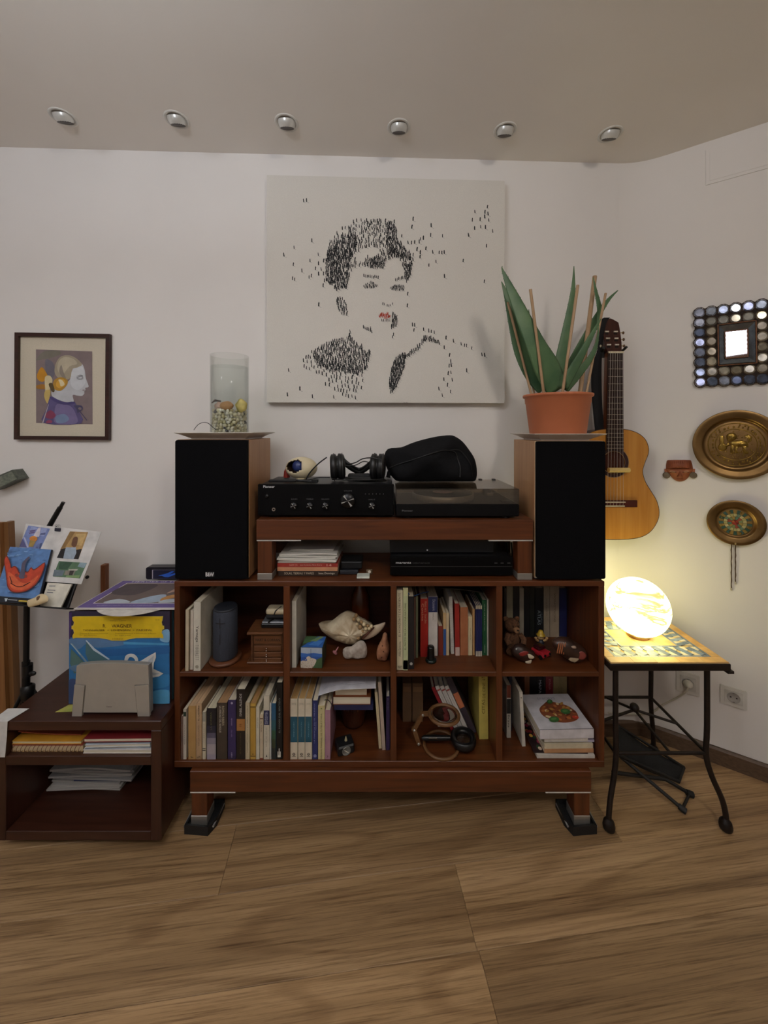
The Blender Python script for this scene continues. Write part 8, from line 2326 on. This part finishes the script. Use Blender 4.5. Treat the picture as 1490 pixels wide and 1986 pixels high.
sc_ = [(260, 210), (276, 208), (1322, 222), (1250, 252), (1308, 254), (1328, 264), (1308, 282), (1234, 302), (1280, 298), (1332, 300), (1248, 350), (1284, 340), (1312, 344), (1355, 365), (1214, 392), (1318, 452), (1180, 540), (1304, 660), (888, 304), (880, 350), (994, 340), (990, 396), (1060, 398), (822, 402), (820, 445), (860, 440), (878, 442), (897, 438), (924, 436), (930, 418), (948, 414), (962, 474), (1004, 494), (1040, 495), (1056, 496), (1070, 494), (1022, 548), (980, 570), (1072, 635), (928, 522), (910, 480), (930, 498), (888, 512), (856, 740), (854, 808),
       (306, 440), (205, 480), (148, 525), (343, 518), (296, 555), (200, 578), (250, 615), (326, 600), (360, 604), (344, 572), (345, 632), (302, 642), (290, 650), (196, 660), (208, 664), (378, 670), (370, 698), (345, 810), (372, 555), (372, 630),
       (886, 920), (898, 922), (892, 950), (950, 945), (980, 955), (994, 957), (1012, 962), (1080, 994), (1125, 1012), (1170, 1028), (1188, 1036), (1200, 1038), (1230, 1052), (1292, 1090), (1308, 1094), (1070, 1050), (1100, 1095), (1108, 1130), (1098, 1158), (1112, 1155), (1092, 1202), (1110, 1196), (1068, 1236), (1118, 1240), (1088, 1270), (1040, 1292), (1106, 1308), (1060, 1330), (1202, 1186), (175, 1188), (238, 1296), (168, 1330), (310, 1340), (384, 1268), (432, 1342), (556, 1346), (448, 720)]
for x, y in sc_: figure(x, y, 1.1)
tag(figs.build('painted_figures', M('16181d', 0.7), cv_), kind='stuff')
tag(reds.build('painted_red_figures', M('c2452c', 0.7), cv_), kind='stuff')
tag(shads.build('painted_shadow_strokes', M('a09c9a', 0.8), cv_), kind='stuff')
txt('TA.AL', cf.moved(*cuv(830, 1366), OFF), 0.02, 0.003, M('3a3a3a', 0.7), cv_)

# ------------------------------------------------------------------ framed profile on the left
po = 0.018
pc_ = [BACK.hit(26, 644, po), BACK.hit(210, 648, po), BACK.hit(212.5, 853, po), BACK.hit(28.5, 853, po)]
cen = (pc_[0] + pc_[1] + pc_[2] + pc_[3]) / 4
ux = ((pc_[1] - pc_[0]) + (pc_[2] - pc_[3])).normalized()
uy = V((0, 0, 1)); uy = (uy - ux * uy.dot(ux)).normalized()
pw, ph_ = ((pc_[1] - pc_[0]).length + (pc_[2] - pc_[3]).length) / 2, ((pc_[0] - pc_[3]).length + (pc_[1] - pc_[2]).length) / 2
pf = Fr(cen - ux * pw / 2 - uy * ph_ / 2, ux, uy)
fp = thing('framed_picture', 'dark framed painting of a pale woman in profile with yellow flowers', 'picture', tuple(cen - uy * ph_ / 2))
b = 0.0145
FRM = M('3c1c14', 0.35, kind='wood', scale=10, h2='2a120c', axis=0)
for pts in ([(0, 0), (pw, 0), (pw - b, b), (b, b)], [(pw, 0), (pw, ph_), (pw - b, ph_ - b), (pw - b, b)], [(pw, ph_), (0, ph_), (b, ph_ - b), (pw - b, ph_ - b)], [(0, ph_), (0, 0), (b, b), (b, ph_ - b)]):
    MB().prism(pts, pf, -po + 0.003, 0.0).build('frame_bar', FRM, fp)
MB().prism([(b, b), (pw - b, b), (pw - b, ph_ - b), (b, ph_ - b)], pf, -0.014, -0.010).build('mat_board', M('d0c6b2', 0.8, scale=200, var=0.02), fp)
X = lambda x: (x - 105) / (875 - 105) * pw
Y = lambda y: (1050 - y) / (1050 - 185) * ph_
q = lambda pts: [(X(x), Y(y)) for x, y in pts]
lay = [('847474', q([(262, 316), (722, 326), (730, 922), (268, 915)])), ('7a7468', q(cr([(265, 400), (330, 330), (450, 325), (460, 355), (400, 380), (300, 400)], 4))), ('6e6a76', q(cr([(340, 400), (400, 420), (420, 500), (390, 560), (350, 520)], 4))),
       ('c2c4c8', q(cr([(560, 480), (600, 420), (640, 430), (662, 480), (672, 545), (694, 605), (690, 620), (668, 625), (670, 640), (660, 655), (660, 672), (640, 690), (600, 688), (565, 686), (570, 745), (480, 735), (400, 700), (400, 640), (480, 600), (540, 560)], 4))),
       ('cfd2d6', q(cr([(570, 470), (640, 450), (660, 520), (670, 580), (620, 640), (560, 620), (545, 540)], 4))),
       ('a89c86', q(cr([(430, 420), (470, 370), (540, 362), (600, 390), (640, 435), (600, 460), (560, 475), (545, 545), (500, 560), (440, 540), (415, 490)], 4))), ('bfb49c', q(cr([(450, 410), (500, 375), (570, 390), (600, 430), (540, 450), (480, 520), (440, 480)], 4))), ('8e8478', q(cr([(470, 440), (490, 500), (510, 550), (490, 550), (455, 500)], 4))),
       ('a9752a', q(cr([(272, 610), (330, 600), (400, 630), (340, 640), (275, 635)], 4))), ('c68a1e', q(cr([(275, 520), (310, 460), (345, 500), (360, 540), (320, 580), (280, 560)], 4))), ('d8c9a0', q(cr([(340, 540), (380, 530), (400, 570), (380, 640), (350, 680), (340, 620)], 4))), ('b88a30', q(cr([(420, 560), (470, 540), (520, 560), (520, 600), (470, 650), (420, 640), (405, 600)], 4))), ('d6a33c', q(cr([(440, 570), (490, 555), (505, 600), (460, 630), (430, 610)], 4))), ('e2d2a8', q(cr([(450, 560), (480, 565), (500, 600), (470, 615), (460, 590)], 4))), ('cfb46a', q(cr([(345, 650), (385, 650), (375, 720), (360, 755), (335, 700)], 4))), ('5a4a2c', q(cr([(370, 600), (400, 590), (420, 650), (400, 660)], 4))),
       ('5c5480', q(cr([(385, 700), (440, 720), (510, 745), (580, 740), (610, 800), (640, 915), (330, 915), (355, 800)], 3))), ('7a6e98', q(cr([(440, 760), (540, 770), (590, 830), (600, 915), (430, 915), (420, 840)], 4))), ('8a3f5c', q(cr([(350, 840), (390, 810), (430, 850), (400, 880), (350, 870)], 4))), ('7a8cae', q(cr([(430, 860), (500, 840), (540, 880), (500, 912), (440, 910)], 4))), ('9a4a68', q(cr([(370, 890), (400, 895), (395, 914), (350, 914)], 4))), ('b9b2b6', q([(320, 915), (330, 915), (375, 760), (368, 770)])),
       ('4a4274', q(cr([(385, 700), (440, 722), (510, 745), (580, 738), (580, 755), (500, 765), (430, 745), (388, 716)], 3))), ('4c4866', q(cr([(580, 770), (640, 770), (650, 800), (610, 830), (600, 800)], 4))), ('847474', q(ell(628, 795, 14, 12, 12))), ('4c4866', q([(610, 800), (620, 800), (690, 890), (684, 892)])),
       ('9a9ca2', q(cr([(600, 540), (640, 525), (655, 540), (640, 555), (610, 555)], 4))), ('c9ccd0', q(cr([(612, 545), (636, 535), (645, 545), (630, 550)], 4))), ('94949a', q(cr([(596, 535), (625, 518), (650, 522), (648, 528), (622, 525)], 3))), ('9a8a8c', q([(650, 640), (668, 640), (664, 650), (648, 648)]))]
art('painting', pf, 1, 1, lay, fp, w0=-0.0095, step=0.0001)
